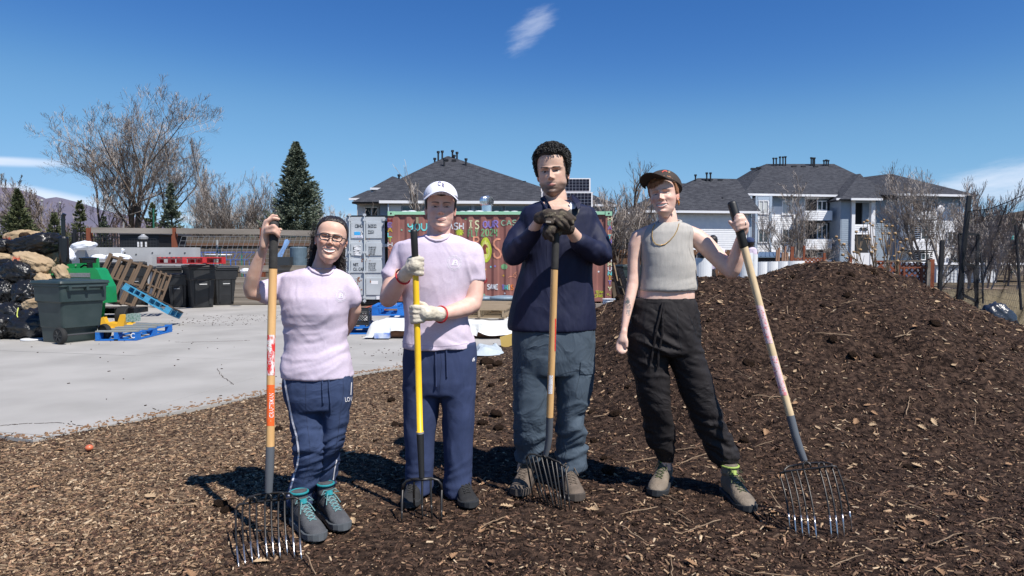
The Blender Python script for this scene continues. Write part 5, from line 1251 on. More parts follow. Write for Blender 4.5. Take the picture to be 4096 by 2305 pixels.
xs = sorted(set([cxa + CORR * (k + f) for k in range(npd) for f in (0, .30, .45, .80, .9999)])); V = []; za, zb = rz0 + .10, rz1 - .09; nz = 14
for j in range(nz + 1):
 z = za + (zb - za) * j / nz
 for x in xs: V.append((x, Yr + corr(x) + .006 * float(vnoise(np.array([[x * 1.7, z * 1.9, 0]]), 3)[0]), z))
n = len(xs); Fc = [(j * n + i, j * n + i + 1, (j + 1) * n + i + 1, (j + 1) * n + i) for j in range(nz) for i in range(n - 1)]
side = objmesh('corrugated_side', rawmesh('corrugated_side', V, Fc, M_cr), rc)
b = MB(); b.box(((rx0 + rx1) / 2, Yr + 1.26, (rz0 + rz1) / 2), (rx1 - rx0 - .02, 2.38, rz1 - rz0 - .03)); b.build('body', M_cr, rc)
for x in (rx0 + .085, rx1 - .085): b = MB(); b.box((x, Yr + .04, (rz0 + rz1) / 2), (.17, .12, rz1 - rz0 - .2)); b.build('corner_post', M_cr, rc)
b = MB(); b.box(((rx0 + rx1) / 2, Yr + .02, rz1 - .045), (rx1 - rx0 - .3, .1, .085)); b.build('top_rail', M_mint, rc)
b = MB(); b.box(((rx0 + rx1) / 2, Yr + .02, rz0 + .05), (rx1 - rx0 - .3, .1, .1)); b.build('bottom_rail', M_cr, rc)
for x in (rx0 + .09, rx1 - .09):
 for z in (rz1 - .06, rz0 + .06):
  b = MB(); b.box((x, Yr + .03, z), (.178, .16, .118)); cst = b.build('corner_casting', M_mint if z > 1 else M_cr, rc)
  b = MB(); b.lathe([(0, 0), (.025, 0), (.025, .004), (0, .004)], (x, Yr - .054, z), 14, 'y'); b.build('casting_hole', M_dark, cst)
b = MB(); p = W(1669, 882, Yr - .02); b.box(p, (.065, .05, .17)); b.build('vent_cover', mat('khaki', (.30, .26, .17), .7), rc)
M_wp = M_trim
b = MB(); r_ = random.Random(2); x = rx0 + .4
while x < rx1 - .2: b.ball((x, Yr + .25 + r_.uniform(0, .2), rz1 - .005), r_.uniform(.09, .14), 10, 6, (1.2, 1, .38)); x += r_.uniform(.2, .34)
tag(b.build('roof_gravel_bags', M_white, smooth=True), 'row of small white sacks along the roof edge of the red container', 'sacks', None, 'stuff')
# turbine vent
tv = thing('turbine_vent', 'shiny round turbine vent on the roof of the red container', 'roof vent', (W(1947, 0, 19.3)[0], 19.3, rz1)); M_sil = mat('bright_metal', (.75, .78, .80), .22, metal=.9)
p = W(1947, 845, 19.3); s = 1 / sc(19.3); b = MB(); b.cyl((p[0], 19.3, rz1 - .03), (p[0], 19.3, rz1 + 38 * s), 21 * s, 24); b.build('neck', M_sil, tv)
b = MB(); zc = W(0, 806, 19.3)[2]
for k in range(24):
 a = k * 2 * math.pi / 24; V = []
 for i in range(9):
  ph = -1.15 + 2.3 * i / 8; rr = 27 * s * math.cos(ph * .86) ** .6 * 1.05; zz = zc + 21 * s * math.sin(ph)
  V += [(p[0] + rr * math.cos(a), 19.3 + rr * math.sin(a), zz), (p[0] + rr * .82 * math.cos(a + .34), 19.3 + rr * .82 * math.sin(a + .34), zz)]
 b.add(V, [(2 * i, 2 * i + 1, 2 * i + 3, 2 * i + 2) for i in range(8)])
b.build('fin', M_sil, tv, kind='stuff'); b = MB(); b.ball((p[0], 19.3, zc), 20 * s, 18, 12, (1, 1, .95)); b.build('core', M_wire, tv, smooth=True)
b = MB(); b.cyl((p[0], 19.3, zc + 18 * s), (p[0], 19.3, zc + 22 * s), 13 * s, 20, 9 * s); b.build('cap', M_sil, tv)
# hand painted letters
STROKE = {'Y': [[(0, 6), (2, 3), (4, 6)], [(2, 3), (2, 0)]], 'y': [[(0, 6), (.2, 4), (1.5, 3), (3.4, 4), (3.6, 6)], [(3.6, 6), (3.4, 1.5), (2, -.6), (.4, 0)]], 'O': [[(2, 6), (.4, 5), (0, 3), (.4, 1), (2, 0), (3.6, 1), (4, 3), (3.6, 5), (2, 6)]],
'U': [[(0, 6), (.1, 1.6), (1, .2), (2, 0), (3, .2), (3.9, 1.6), (4, 6)]], 'R': [[(0, 0), (0, 6), (2.6, 6), (3.7, 5), (3.4, 3.6), (0, 3)], [(1.8, 3.1), (4, 0)]], 'T': [[(0, 6), (4, 6)], [(2, 6), (2, 0)]], 'A': [[(0, 0), (2, 6), (4, 0)], [(.8, 2.2), (3.2, 2.2)]],
'S': [[(4, 5.3), (3, 6), (1.2, 6), (.1, 5), (.6, 3.7), (3.2, 2.6), (4, 1.3), (3, .1), (1, 0), (0, .8)]], 'H': [[(0, 0), (0, 6)], [(4, 0), (4, 6)], [(0, 3), (4, 3)]], 'I': [[(2, 0), (2, 6)], [(.6, 6), (3.4, 6)], [(.6, 0), (3.4, 0)]],
'C': [[(4, 5), (2.6, 6), (1, 5.6), (0, 4), (0, 2), (1, .4), (2.6, 0), (4, 1)]], 'F': [[(0, 0), (0, 6), (3.8, 6)], [(0, 3.2), (3, 3.2)]], 'L': [[(0, 6), (0, 0), (3.6, 0)]], '2': [[(.2, 5), (1.4, 6), (3, 5.8), (3.8, 4.4), (0, 0), (4, 0)]], '0': [[(2, 6), (.4, 5), (0, 3), (.4, 1), (2, 0), (3.6, 1), (4, 3), (3.6, 5), (2, 6)]],
'4': [[(.2, 6), (0, 2.8), (4, 3)], [(3.2, 6), (3.2, 0)]], 'P': [[(0, 0), (0, 6), (2.8, 6), (4, 4.6), (2.8, 3), (0, 2.8)]], 'M': [[(0, 0), (.2, 6), (2, 2), (3.8, 6), (4, 0)]], 'V': [[(0, 6), (2, 0), (4, 6)]], 'E': [[(4, 6), (0, 6), (0, 0), (4, 0)], [(0, 3), (3.2, 3)]], 'K': [[(0, 0), (0, 6)], [(4, 6), (0, 3), (4, 0)]], 'N': [[(0, 0), (0, 6), (4, 0), (4, 6)]]}
def painted(name, ch, x, y, w, h, m, wpx, par=rc, Y=Yr, lines=None, use_corr=True):
 """brush strokes following the corrugation; x,y = lower left in photo pixels"""
 P = []; Fc = []
 for st in (lines or STROKE[ch]):
  q = []
  for i in range(len(st) - 1):
   for k in range(5): t = k / 5; q.append((st[i][0] * (1 - t) + st[i + 1][0] * t, st[i][1] * (1 - t) + st[i + 1][1] * t))
  q.append(st[-1]); wpx = wpx; q = [(x + a / 4 * w, y - c / 6 * h) if lines is None else (a, c) for a, c in q]
  for i, p in enumerate(q):
   a = q[max(i - 1, 0)]; c = q[min(i + 1, len(q) - 1)]; dx, dy = c[0] - a[0], c[1] - a[1]; l = math.hypot(dx, dy) or 1; ww = wpx * .53 * (1 + .12 * math.sin(i * 1.3))
   for s_ in (-1, 0, 1):
    g = W(p[0] - dy / l * ww * s_, p[1] + dx / l * ww * s_, Y); P.append((g[0], (Y + corr(g[0]) if use_corr else Y - .02) - .009, g[2]))
   if i: n0 = len(P) - 6; Fc += [(n0, n0 + 1, n0 + 4, n0 + 3), (n0 + 1, n0 + 2, n0 + 5, n0 + 4)]
 return objmesh(name, rawmesh(name, P, Fc, m), par)
def pcol(n, r, g, b_): c = lin(r, g, b_); return mat('paint_' + n, tuple(min(v / 1.25, .75) for v in c), .7, tuple(v * .6 for v in c), 30, contrast=(.5, .75))
c_aq, c_wh, c_ye, c_li, c_gr, c_pe, c_or, c_avo, c_re = pcol('aqua', 120, 225, 225), pcol('white', 235, 235, 240), pcol('pale_yellow', 235, 235, 190), pcol('lilac', 150, 130, 205), pcol('green', 130, 185, 130), pcol('peach', 235, 160, 130), pcol('orange', 225, 130, 70), pcol('avocado', 190, 205, 60), pcol('darkred', 150, 40, 45)
c_gold, c_bl = pcol('gold', 225, 185, 60), pcol('blue', 110, 170, 210); c_lg = pcol('palegreen', 150, 200, 170)
def word(s, x, y, h, w, gap, cols, wpx, name='painted_letter', **k):
 for i, ch in enumerate(s):
  if ch != ' ': painted(name, ch, x, y - (i % 3) * h * .03, w, h, cols[i % len(cols)], wpx, **k)
  x += gap
word('yOUR', 1632, 923, 28, 20, 27, [c_aq], 5); word('TRASH', 1752, 918, 25, 15, 21.5, [c_wh], 4.5); word('I', 1874, 911, 27, 18, 0, [c_ye], 5); word('S', 1901, 915, 31, 14, 0, [c_ye], 5)
word('OUR', 1933, 911, 26, 16, 21.5, [c_li], 5); word('CASH', 2006, 902, 20, 16, 22, [c_lg], 3)
word('FLY', 1873, 947, 27, 10, 14, [c_gr], 4); word('2024', 1925, 945, 27, 12, 17.5, [c_gr], 4.2)
word('SAVE', 1950, 1157, 18, 8.5, 11, [c_wh], 4.6); word('THIS', 2008, 1159, 18, 9, 12, [c_li, c_aq, c_ye, c_or], 4.4)
word('COM', 1770, 1005, 44, 26, 34, [c_pe], 7); word('P', 1895, 985, 36, 22, 0, [c_pe], 6); painted('painted_letter', 'S', 0, 0, 0, 0, c_pe, 7, lines=[[(2002, 957), (1986, 957), (1976, 966), (1974, 978), (1984, 992), (1998, 1003), (2004, 1018), (1999, 1030), (1988, 1033), (1978, 1026), (1975, 1012)]]); word('T', 2022, 1030, 60, 30, 0, [c_pe], 7)
def blob(name, x, y, rx, ry, m, wob=0, off=.009, egg=0, n=26):
 P = [W(x, y, Yr)]; P[0] = (P[0][0], Yr + corr(P[0][0]) - off, P[0][2]); Fc = []
 for rr in (.5, 1.0):
  for k in range(n): a = 2 * math.pi * k / n; e = 1 + wob * math.sin(a * 9) - egg * max(-math.sin(a), 0) * .55 * abs(math.cos(a)); g = W(x + rx * rr * math.cos(a) * e, y + ry * rr * math.sin(a) * (1 + wob * math.sin(a * 9)), Yr); P.append((g[0], Yr + corr(g[0]) - off, g[2]))
 for k in range(n): k2 = (k + 1) % n; Fc += [(0, 1 + k2, 1 + k), (1 + k, 1 + k2, 1 + n + k2, 1 + n + k)]
 return objmesh(name, rawmesh(name, P, Fc, m), rc)
blob('painted_avocado', 1942, 1000, 25, 51, c_avo, 0, .010, .5); blob('painted_avocado_flesh', 1942, 1000, 18, 38, pcol('flesh', 215, 215, 120), 0, .012, .4); blob('painted_pit', 1941, 997, 11, 20, pcol('pit', 130, 62, 45), 0, .014)
painted('painted_letter', 'S', 0, 0, 0, 0, mat('paint_outline', (.06, .05, .03), .7), 1.6, lines=[[(1942 + 25 * math.cos(a), 1000 + 51 * math.sin(a)) for a in np.linspace(0, 6.283, 20)]])
blob('painted_microbe', 2017, 1067, 13, 11, c_gr, .12); painted('painted_squiggle', 'S', 0, 0, 0, 0, c_pe, 2.5, lines=[[(2033, 1111), (2040, 1106), (2052, 1106), (2062, 1111), (2067, 1103), (2063, 1096), (2054, 1098), (2052, 1106), (2060, 1092), (2068, 1088)]])
for x, y, m in ((1963, 1068, c_aq), (1980, 1065, c_li), (1941, 1078, c_gold), (1862, 876, c_gr), (2014, 1103, c_gold), (1606, 920, c_lg), (2019, 1174, c_wh), (1937, 1179, c_lg), (2395, 1087, c_wh)): blob('painted_dot', x, y, 3.6, 3.6, m, .35)
blob('painted_leaf', 1838, 930, 15, 13, c_avo, .3); blob('painted_apple', 1938, 1122, 11, 12, c_re, .05)
for i, (ch, m) in enumerate(zip('HEALTHY', (c_re, c_li, c_gold, c_aq, c_avo, c_wh, c_pe))): painted('painted_letter', ch, 1553, 889 + i * 19.5, 16, 16, m, 3.6, use_corr=False, Y=Yr - .002)
for i, (ch, m) in enumerate(zip('HEALTHYCOMMUNITY', (c_ye, c_lg, c_li, c_pe, c_aq, c_li, c_gold, c_ye, c_ye, c_wh, c_ye, c_wh, c_aq, c_gold, c_li, c_ye))): painted('painted_letter', ch, 2432, 882 + i * 18.3 + (6 if i == 15 else 0), 13, 15, m, 3.4, use_corr=False, Y=Yr - .002)
word('TEAM', 2382, 1174, 10, 6, 8, [c_avo], 2.2); word('STANK', 2380, 1190, 11, 5, 6.8, [c_avo], 2.2)
painted('painted_squiggle', 'S', 0, 0, 0, 0, c_avo, 1.6, use_corr=False, Y=Yr - .002, lines=[[(2427, 1173), (2430, 1182), (2433, 1174), (2437, 1183), (2443, 1182)]])
for x in (rx0 + .5, rx0 + 3, rx1 - .5): b = MB(); b.box((x, Yr + .3, rz0 / 2), (.25, .4, rz0)); tag(b.build('timber_block', M_wood), 'wooden block carrying the red container, ' + ('left' if x < 0 - 1 else 'middle' if x < 1 else 'right') + ' one', 'block')
# solar panels
sp = thing('solar_panel', 'pair of stacked solar panels standing behind the red container', 'solar panel', (1.4, 21.5, 0)); Ys = 21.5
M_cell = mat('solar_cell', (.010, .012, .026), .6, spec=.15)
for (y0, y1, xl, xr) in ((713, 767, 2164, 2362), (769, 840, 2166, 2370)):
 a = W(xl, y0, Ys); c = W(xr, y1, Ys + .0); b = MB(); b.box(((a[0] + c[0]) / 2, Ys + .02, (a[2] + c[2]) / 2), (c[0] - a[0], .03, a[2] - c[2])); fr = b.build('panel_frame', M_trim, sp)
 nx_ = 14; nz_ = 4 if y1 < 768 else 5; w = (c[0] - a[0] - .07) / nx_; h = (a[2] - c[2] - .05) / nz_
 for i in range(nx_):
  for j in range(nz_): piece('cell', M_cell, (a[0] + .035 + w * (i + .5), Ys + .001, c[2] + .025 + h * (j + .5)), (w - .012, .012, h - .012), fr)
for x in (2180, 2350): b = MB(); p = W(x, 840, Ys); b.bar((p[0], Ys + .1, 0), (p[0], Ys + .05, p[2] + .6), .06); b.build('mast', M_wire, sp)
# ---- middle ground things
M_tarp = mat('white_tarp', (.74, .74, .72), .75, (.66, .66, .64), 3, .5, 14, spec=.2, bdist=.03)
tx0, tx1 = W(1450, 0, 10.9)[0], W(2066, 0, 10.9)[0]; nx_ = 130; ny_ = 40; V = []
for j in range(ny_ + 1):
 for i in range(nx_ + 1):
  s = i / nx_; t = j / ny_; x = tx0 + (tx1 - tx0) * s
  # front hem (t=0) up the front, over the top, to the back
  if t < .3: f = t / .3; y = 10.82 + .10 * f ** .7; z = .015 + .255 * f; hem = .04 + .05 * vnoise(np.array([[x * 3.1, 0, 0]]), 5)[0] + (.07 if (-1.95 < x < -1.55 or x > -.55) else 0); z = z + hem * (1 - f)
  else: f = (t - .3) / .7; y = 10.92 + 2.0 * f; z = .27 - .02 * f
  q = np.array([[x * 2.6, y * 2.6, z * 2]]); z += .022 * vnoise(q, 8)[0] + .01 * vnoise(q * 3.1, 9)[0]; y += (.03 * vnoise(np.array([[x * 7, z * 2, 0]]), 6)[0] if t < .32 else 0)
  e = min(s, 1 - s); z -= .2 * max(0, (.05 - e) / .05) ** 1.5
  V.append((x + (.12 * (.3 - t) * (-1 if s < .5 else 1) if t < .3 and (s < .06 or s > .94) else 0), y, max(z, .045)))
Fc = [(j * (nx_ + 1) + i, j * (nx_ + 1) + i + 1, (j + 1) * (nx_ + 1) + i + 1, (j + 1) * (nx_ + 1) + i) for j in range(ny_) for i in range(nx_)]
tag(objmesh('tarp', rawmesh('tarp', V, Fc, M_tarp, True)), 'white sheet draped over a low stack behind the man in the white cap', 'tarp')
b = MB(); M_log = mat('orange_brown_log', (.32, .15, .08), .85, (.16, .08, .05), 5, .5, 30)
for i, (a, c, r) in enumerate(((1500, 1640, .07), (1640, 1800, .08), (1890, 2012, .085))):
 b = MB(); p, q = W(a, 0, 11.0), W(c, 0, 11.0); b.tube([(p[0], 11.0, r + PADZ), (q[0], 11.05, r + PADZ)], r, 14); tag(b.build('log', M_log, smooth=False), ['brown log under the left part of the white sheet', 'brown log under the middle of the white sheet', 'orange brown log under the right part of the white sheet'][i], 'log', 'logs under the white sheet')
tag(pbox('blue_package', None, 1497, 1333, 1556, 1354, 10.78, .2, mat('blue_print', (.16, .26, .62), .5, (.6, .65, .75), 12)), 'blue and white package under the left end of the sheet', 'package')
b = MB(); p = G(2032, 1398, .0); b.prism([(p[0] - .10, .02), (p[0] - .12, .15), (p[0] + .1, .22), (p[0] + .12, .06), (p[0] - .02, .0)], p[1] + .2, p[1] + .23); tag(b.build('cardboard', mat('yellow_card', (.60, .42, .12), .7)), 'yellow cardboard flap under the right end of the white sheet', 'cardboard')
def crumple(name, xl, xr, yb, yt, m, seed, label, cat, h=.12, dep=.5, z0=0.0):
 a = G(xl, yb, z0); c = G(xr, yb, z0); n1, n2 = 46, 26; V = []
 for j in range(n2 + 1):
  for i in range(n1 + 1):
   s, t = i / n1, j / n2; x = a[0] + (c[0] - a[0]) * s; y = a[1] + dep * t
   q = np.array([[x * 5 + seed, y * 5, 0]]); e = min(s, 1 - s, t, 1 - t); z = z0 + .01 + (h * (.55 + .8 * abs(vnoise(q, seed)[0]) + .25 * abs(vnoise(q * 2.7, seed + 2)[0]))) * min(1, e * 5)
   V.append((x + .05 * vnoise(q * .8, seed + 4)[0], y + .05 * vnoise(q * .8, seed + 6)[0], z))
 Fc = [(j * (n1 + 1) + i, j * (n1 + 1) + i + 1, (j + 1) * (n1 + 1) + i + 1, (j + 1) * (n1 + 1) + i) for j in range(n2) for i in range(n1)]
 return tag(objmesh(name, rawmesh(name, V, Fc, m, False)), label, cat)
crumple('plastic_sheet', 1885, 2008, 1425, 0, mat('grey_sheet', (.46, .52, .56), .5), 3, 'crumpled pale grey plastic sheet on the mulch before the pallets', 'plastic sheet', .07, .8, .015)
crumple('plastic_sheet', 2380, 2420, 1300, 0, mat('blue_sheet', (.06, .09, .45), .4), 5, 'scrap of blue plastic left of the heap', 'plastic sheet', .08, .4)
# pallets on the sheet
t = pallet('pallet', M_pblue, M_pblue, n_top=6); t['label'] = 'blue pallet on the white sheet behind the bent elbow'; t['group'] = 'pallets in the yard'; c = W(1612, 1262, 12.6); t.location = (c[0], 12.6, .285); t.rotation_euler = (0, 0, R(4)); t.scale = (.85, .9, 1.25)
t = pallet('pallet', M_pblue, M_pblue, n_top=6); t['label'] = 'blue pallet under the black milk crate'; t['group'] = 'pallets in the yard'; c = W(1410, 1345, 11.3); t.location = (c[0] - .25, 12.0, PADZ); t.rotation_euler = (0, 0, R(4)); t.scale = (1, 1, 1.1)
t1 = pallet('pallet', M_ptan, M_ptan, n_top=8, blocks=False); t1['label'] = 'lower bare wood pallet right of the man in the white cap'; t1['group'] = 'pallets in the yard'; c = W(1935, 1297, 11.6); t1.location = (c[0], 12.15, .285); t1.rotation_euler = (0, 0, R(82)); t1.scale = (.95, .92, 1.15)
t2 = copy_tree(t1); t2['label'] = 'upper bare wood pallet right of the man in the white cap'; c = W(1945, 1243, 13.2); t2.location = (c[0], 13.3, .30); t2.rotation_euler = (0, 0, R(78)); t2.scale = (1, .95, 1)
b = MB(); p = W(1945, 1245, 13.3); b.box((p[0], 13.3, .17), (1.0, 1.0, .26)); tag(b.build('timber_block', M_wood), 'timber stack carrying the upper bare wood pallet', 'block')
# milk crate
mc = thing('milk_crate', 'black plastic milk crate on a blue pallet beside the woman in glasses', 'crate', (W(1422, 0, 11.6)[0], 11.7, PADZ + .155)); M_cr8 = M_binb
p = mc.location; b = MB(); h = .27; w = .33
for s in range(4):
 a = s * math.pi / 2; Rm = Matrix.Rotation(a + R(4), 3, 'Z')
 def Q(x, z): v = Rm @ Vector((x, -w / 2, 0)); return (p[0] + v.x, p[1] + v.y, p[2] + z)
 b.bar(Q(-w / 2, h - .02), Q(w / 2, h - .02), .015, .05); b.bar(Q(-w / 2, .02), Q(w / 2, .02), .015, .05); b.bar(Q(-w / 2, 0), Q(-w / 2, h), .025)
 b.bar(Q(-w / 2, h - .085), Q(w / 2, h - .085), .012, .02)
 for k in range(-8, 9):
  x0 = k * .045
  for sg in (-1, 1):
   xa, xb = x0, x0 + sg * .15; za, zb = .04, h - .09
   if -w / 2 <= xa <= w / 2 and -w / 2 <= xb <= w / 2: b.bar(Q(xa, za), Q(xb, zb), .006, .010)
b.box((p[0], p[1], p[2] + .008), (w, w, .012), (0, 0, R(4))); b.build('lattice_shell', M_cr8, mc)
b = MB(); b.bar((p[0] - .05, p[1] - w / 2 - .01, p[2] + h - .05), (p[0] + .05, p[1] - w / 2 - .01, p[2] + h - .05), .02); b.build('handle', M_cr8, mc)
# bottle, hose, round bins, bucket
b = MB(); p = W(1581, 1226, 12.3); b.lathe([(0, 0), (.03, 0), (.032, .02), (.029, .06), (.032, .1), (.03, .13), (.012, .16), (.012, .18), (0, .18)], (p[0], 12.3, .285 + .17), 16); tag(b.build('water_bottle', mat('clear_plastic', (.9, .95, 1), .05, trans=.9), smooth=True), 'clear water bottle standing on the blue pallet', 'bottle')
M_hose = mat('red_hose', (.42, .10, .06), .5)
for i in range(3):
 b = MB(); pts = []
 for k in range(40): t = k / 39; pts.append(G(1395 + 150 * t, 1236 + 8 * i - 9 * t + 6 * math.sin(t * 7 + i * 2), .02) + np.array((0, .5 * math.sin(t * 5 + i), 0)))
 b.tube(pts, .016, 6); tag(b.build('hose', M_hose, smooth=True), ['back loop of red hose before the grey container', 'middle loop of red hose before the grey container', 'front loop of red hose before the grey container'][i], 'hose', 'loops of red hose')
b = MB(); b.tube([G(x, 1222 + 3 * math.sin(x * .03), .03) for x in range(2370, 2560, 12)], .016, 6); tag(b.build('hose', M_hose), 'red hose lying in front of the right end of the red container', 'hose')
b = MB(); a = W(2385, 1220, 17.4); c = W(2500, 1222, 17.4); b.bar((a[0], 17.6, .09), (c[0] + .6, 17.6, .09), .2, .1); tag(b.build('plank', M_rail), 'long grey plank on the ground at the right end of the red container', 'plank')
def round_bin(x, ytop, Y, label, r=.33):
 t = thing('round_bin', label, 'rubbish bin', (W(x, 0, Y)[0], Y, 0)); zt = W(0, ytop, Y)[2]; c = (W(x, 0, Y)[0], Y, 0)
 b = MB(); b.lathe([(0, .0), (r * .72, 0), (r * .93, zt - .1), (r * .95, zt - .06), (0, zt - .06)], c, 28); b.build('body', M_bgp, t)
 b = MB(); b.lathe([(r * .9, zt - .07), (r * 1.05, zt - .07), (r * 1.07, zt - .045), (r * 1.0, zt - .02), (r * .6, zt), (0, zt + .006)], c, 28); b.build('lid', mat('blue_grey_lid', (.20, .27, .33), .45), t)
 for s in (-1, 1): b = MB(); b.box((c[0] + s * .0, Y - r * .99, zt - .16), (.12, .05, .09)) if s > 0 else b.box((c[0] - r * .5, Y - r * .85, zt - .16), (.1, .05, .09)); b.build('handle', M_bgp, t)
round_bin(2015, 1183, 15.2, 'round blue grey rubbish bin with a lid before the red container', .30); round_bin(1928, 1184, 16.2, 'second round blue grey bin half hidden by the man in the white cap', .27)
def bucket(x, yt, yb, Y, r, label, z0=None, group=None):
 c = W(x, yb, Y); zt = W(x, yt, Y)[2]; z0 = c[2] if z0 is None else z0; t = thing('bucket', label, 'bucket', (c[0], Y, z0), group=group)
 b = MB(); b.lathe([(0, z0), (r * .86, z0), (r * .93, zt - .09), (r * 1.02, zt - .085), (r * .95, zt - .07), (r * 1.03, zt - .045), (r * .97, zt - .03), (r * 1.05, zt), (r * .96, zt), (r * .84, z0 + .02), (0, z0 + .02)], (c[0], Y, 0), 28)
 b.build('pail', mat('white_plastic', (.74, .75, .76), .4), t, smooth=False)
 b = MB(); b.tube([(c[0] - r * 1.02, Y, zt - .06), (c[0] - r * .8, Y - r * .8, zt - .16), (c[0], Y - r * 1.08, zt - .2), (c[0] + r * .8, Y - r * .8, zt - .16), (c[0] + r * 1.02, Y, zt - .06)], .004, 5); b.build('handle', M_wire, t); return t, c, zt
t, c, zt = bucket(2443, 1196, 1278, 11.7, .14, 'white plastic bucket beside the heap before the red container')
b = MB(); b.lathe([(.03, -.001), (.045, -.001), (.045, .001), (.03, .001)], (c[0] + .05, 11.7 - .128, (zt + c[2]) / 2 - .06), 18, 'y'); b.build('printed_ring', mat('olive_print', (.22, .24, .10), .7), t); b = MB(); b.box((c[0] + .06, 11.7 - .13, (zt + c[2]) / 2 - .05), (.035, .004, .045)); b.build('label', M_ink, t)
# folded black frames right of the container
for i in range(4):
 t = thing('folded_table', ['first folded black table leaning right of the red container', 'second folded black table leaning there', 'third folded black table leaning there', 'hindmost folded black table leaning there'][i], 'folded table', at0(2470 + i * 7, 19.6 + .12 * i), group='folded black tables'); b = MB()
 x0 = W(2463 + i * 8, 0, 19.6)[0]; y = 19.6 + i * .13; b.bar((x0 - .1, y, 1.05), (x0 + .22, y - .1, .02), .05); b.bar((x0 + .12, y, 1.0), (x0 + .42, y - .1, .02), .05); b.bar((x0 - .1, y, 1.03), (x0 + .12, y, .98), .045); b.bar((x0 + .1, y - .05, .5), (x0 + .28, y - .05, .46), .035); b.build('frame', M_black, t)
b = MB(); b.bar(W(2455, 1052, 19.2), W(2470, 1124, 19.2), .09, .03); tag(b.build('plank', M_ptan), 'short pale plank leaning at the corner of the red container', 'plank')
b = MB(); b.box((W(2475, 0, 20.4)[0], 20.4, .35), (1.0, .5, .7)); tag(b.build('wood_stack', M_wood), 'low stack of grey boards behind the folded tables', 'wood stack')
# ---- behind the heap on the right
t = thing('small_shed', 'tiny dark shed with a blue metal roof behind the heap', 'shed', at0(3080, 20)); Y = 20.; M_shr = mat('blue_metal_roof', (.16, .22, .29), .35, metal=.3)
pbox('wall', t, 3030, 1024, 3128, 1110, Y, 1.0, mat('dark_boards', (.035, .032, .03), .8))
a = W(3026, 1027, Y - .1); c = W(3136, 1027, Y - .1); d = W(3040, 1009, Y + .6); e = W(3118, 1009, Y + .6)
b = MB(); b.add([a, c, e, d, a + np.array((0, 0, -.03)), c + np.array((0, 0, -.03)), e + np.array((0, 0, -.03)), d + np.array((0, 0, -.03))], [(0, 1, 2, 3), (7, 6, 5, 4), (0, 4, 5, 1), (1, 5, 6, 2), (2, 6, 7, 3), (3, 7, 4, 0)])
for k in range(7): f = k / 6; b.bar(a + (c - a) * f + np.array((0, 0, .01)), d + (e - d) * f + np.array((0, 0, .01)), .02, .02)
b.build('roof', M_shr, t)
for i, (xb, yb, xt, yt, w, lt) in enumerate([(3101, 1042, 3108, 1000, 6, 0), (3111, 1042, 3117, 991, 7, 0), (3127, 1043, 3131, 1010, 7, 0), (3136, 1043, 3142, 985, 6, 0), (3146, 1043, 3150, 1012, 6, 0), (3165, 1043, 3169, 987, 13, 0), (3212, 1040, 3217, 983, 8, 0), (3296, 1052, 3297, 1012, 9, 0), (3398, 1055, 3404, 1023, 10, 0)]):
 p, q = W(xb, 1100, 15), W(xt, yt, 15); b = MB(); b.bar(p, q, w / sc(15), .04); m = M_red if i in (5, 6, 7, 8) else mat('pale_redwood', (.34, .19, .12), .8)
 tag(b.build('fence_stake', m), ['leftmost leaning stake beside the tiny shed', 'tall thin stake beside the tiny shed', 'short stake before the shed roof', 'tall stake just left of the thick red post', 'grey topped short stake', 'thick red post above the white tubs', 'tall red post right of the thick one', 'short red post at the end of the low lattice', 'leaning red stake before the stair tower'][i], 'stake')
def lattice(name, x0, x1, y0, y1, Y, m, parent, step=.07, w=.014):
 a, c = W(x0, y0, Y), W(x1, y1, Y); b = MB(); H = a[2] - c[2]; Wd = c[0] - a[0]; x = -H
 while x < Wd:
  for sg in (0, 1):
   p0 = max(x, 0); p1 = min(x + H, Wd)
   if p1 - p0 > .01:
    z0, z1 = (p0 - x), (p1 - x)
    if sg: b.bar((a[0] + p0, Y, a[2] - z0), (a[0] + p1, Y, a[2] - z1), w, .008, up=(0, 1, 0))
    else: b.bar((a[0] + p0, Y - .012, c[2] + z0), (a[0] + p1, Y - .012, c[2] + z1), w, .008, up=(0, 1, 0))
  x += step
 return b.build(name, m, parent, kind='stuff')
t = thing('lattice_fence', 'low red lattice strip behind the crest of the heap', 'fence', at0(3240, 15.5)); lattice('lattice', 3175, 3305, 1032, 1062, 15.5, M_red, t, .09, .03); pbox('rail', t, 3172, 1049, 3308, 1100, 15.55, .04, M_red)
t = thing('lattice_gate', 'redwood lattice gate with a grey frame right of the heap', 'gate', at0(3650, 12)); Y = 12.
lattice('lattice', 3575, 3712, 1052, 1200, Y, M_red, t, .10, .024)
for (a, y0, c, y1, m) in ((3545, 1041, 3718, 1048, M_rail), (3710, 1048, 3719, 1215, M_rail), (3592, 1048, 3599, 1200, M_red), (3602, 1068, 3710, 1073, M_red), (3614, 1073, 3619, 1200, M_red), (3684, 1073, 3690, 1200, M_red)): pbox('frame_bar', t, a, y0, c, y1, Y - .06, .03 if m is M_red else .05, m)
tag(pbox('gate_post', None, 3721, 1037, 3734, 1230, Y, .1, M_red), 'thick red post at the right of the lattice gate', 'post')
lt2 = thing('lattice_screen', 'diagonal red lattice panel half behind the dry flowers', 'fence', at0(3570, 13)); lattice('lattice', 3500, 3594, 1050, 1140, 13., M_red, lt2, .16, .045); pbox('rail', lt2, 3498, 1043, 3600, 1050, 12.97, .05, M_red)
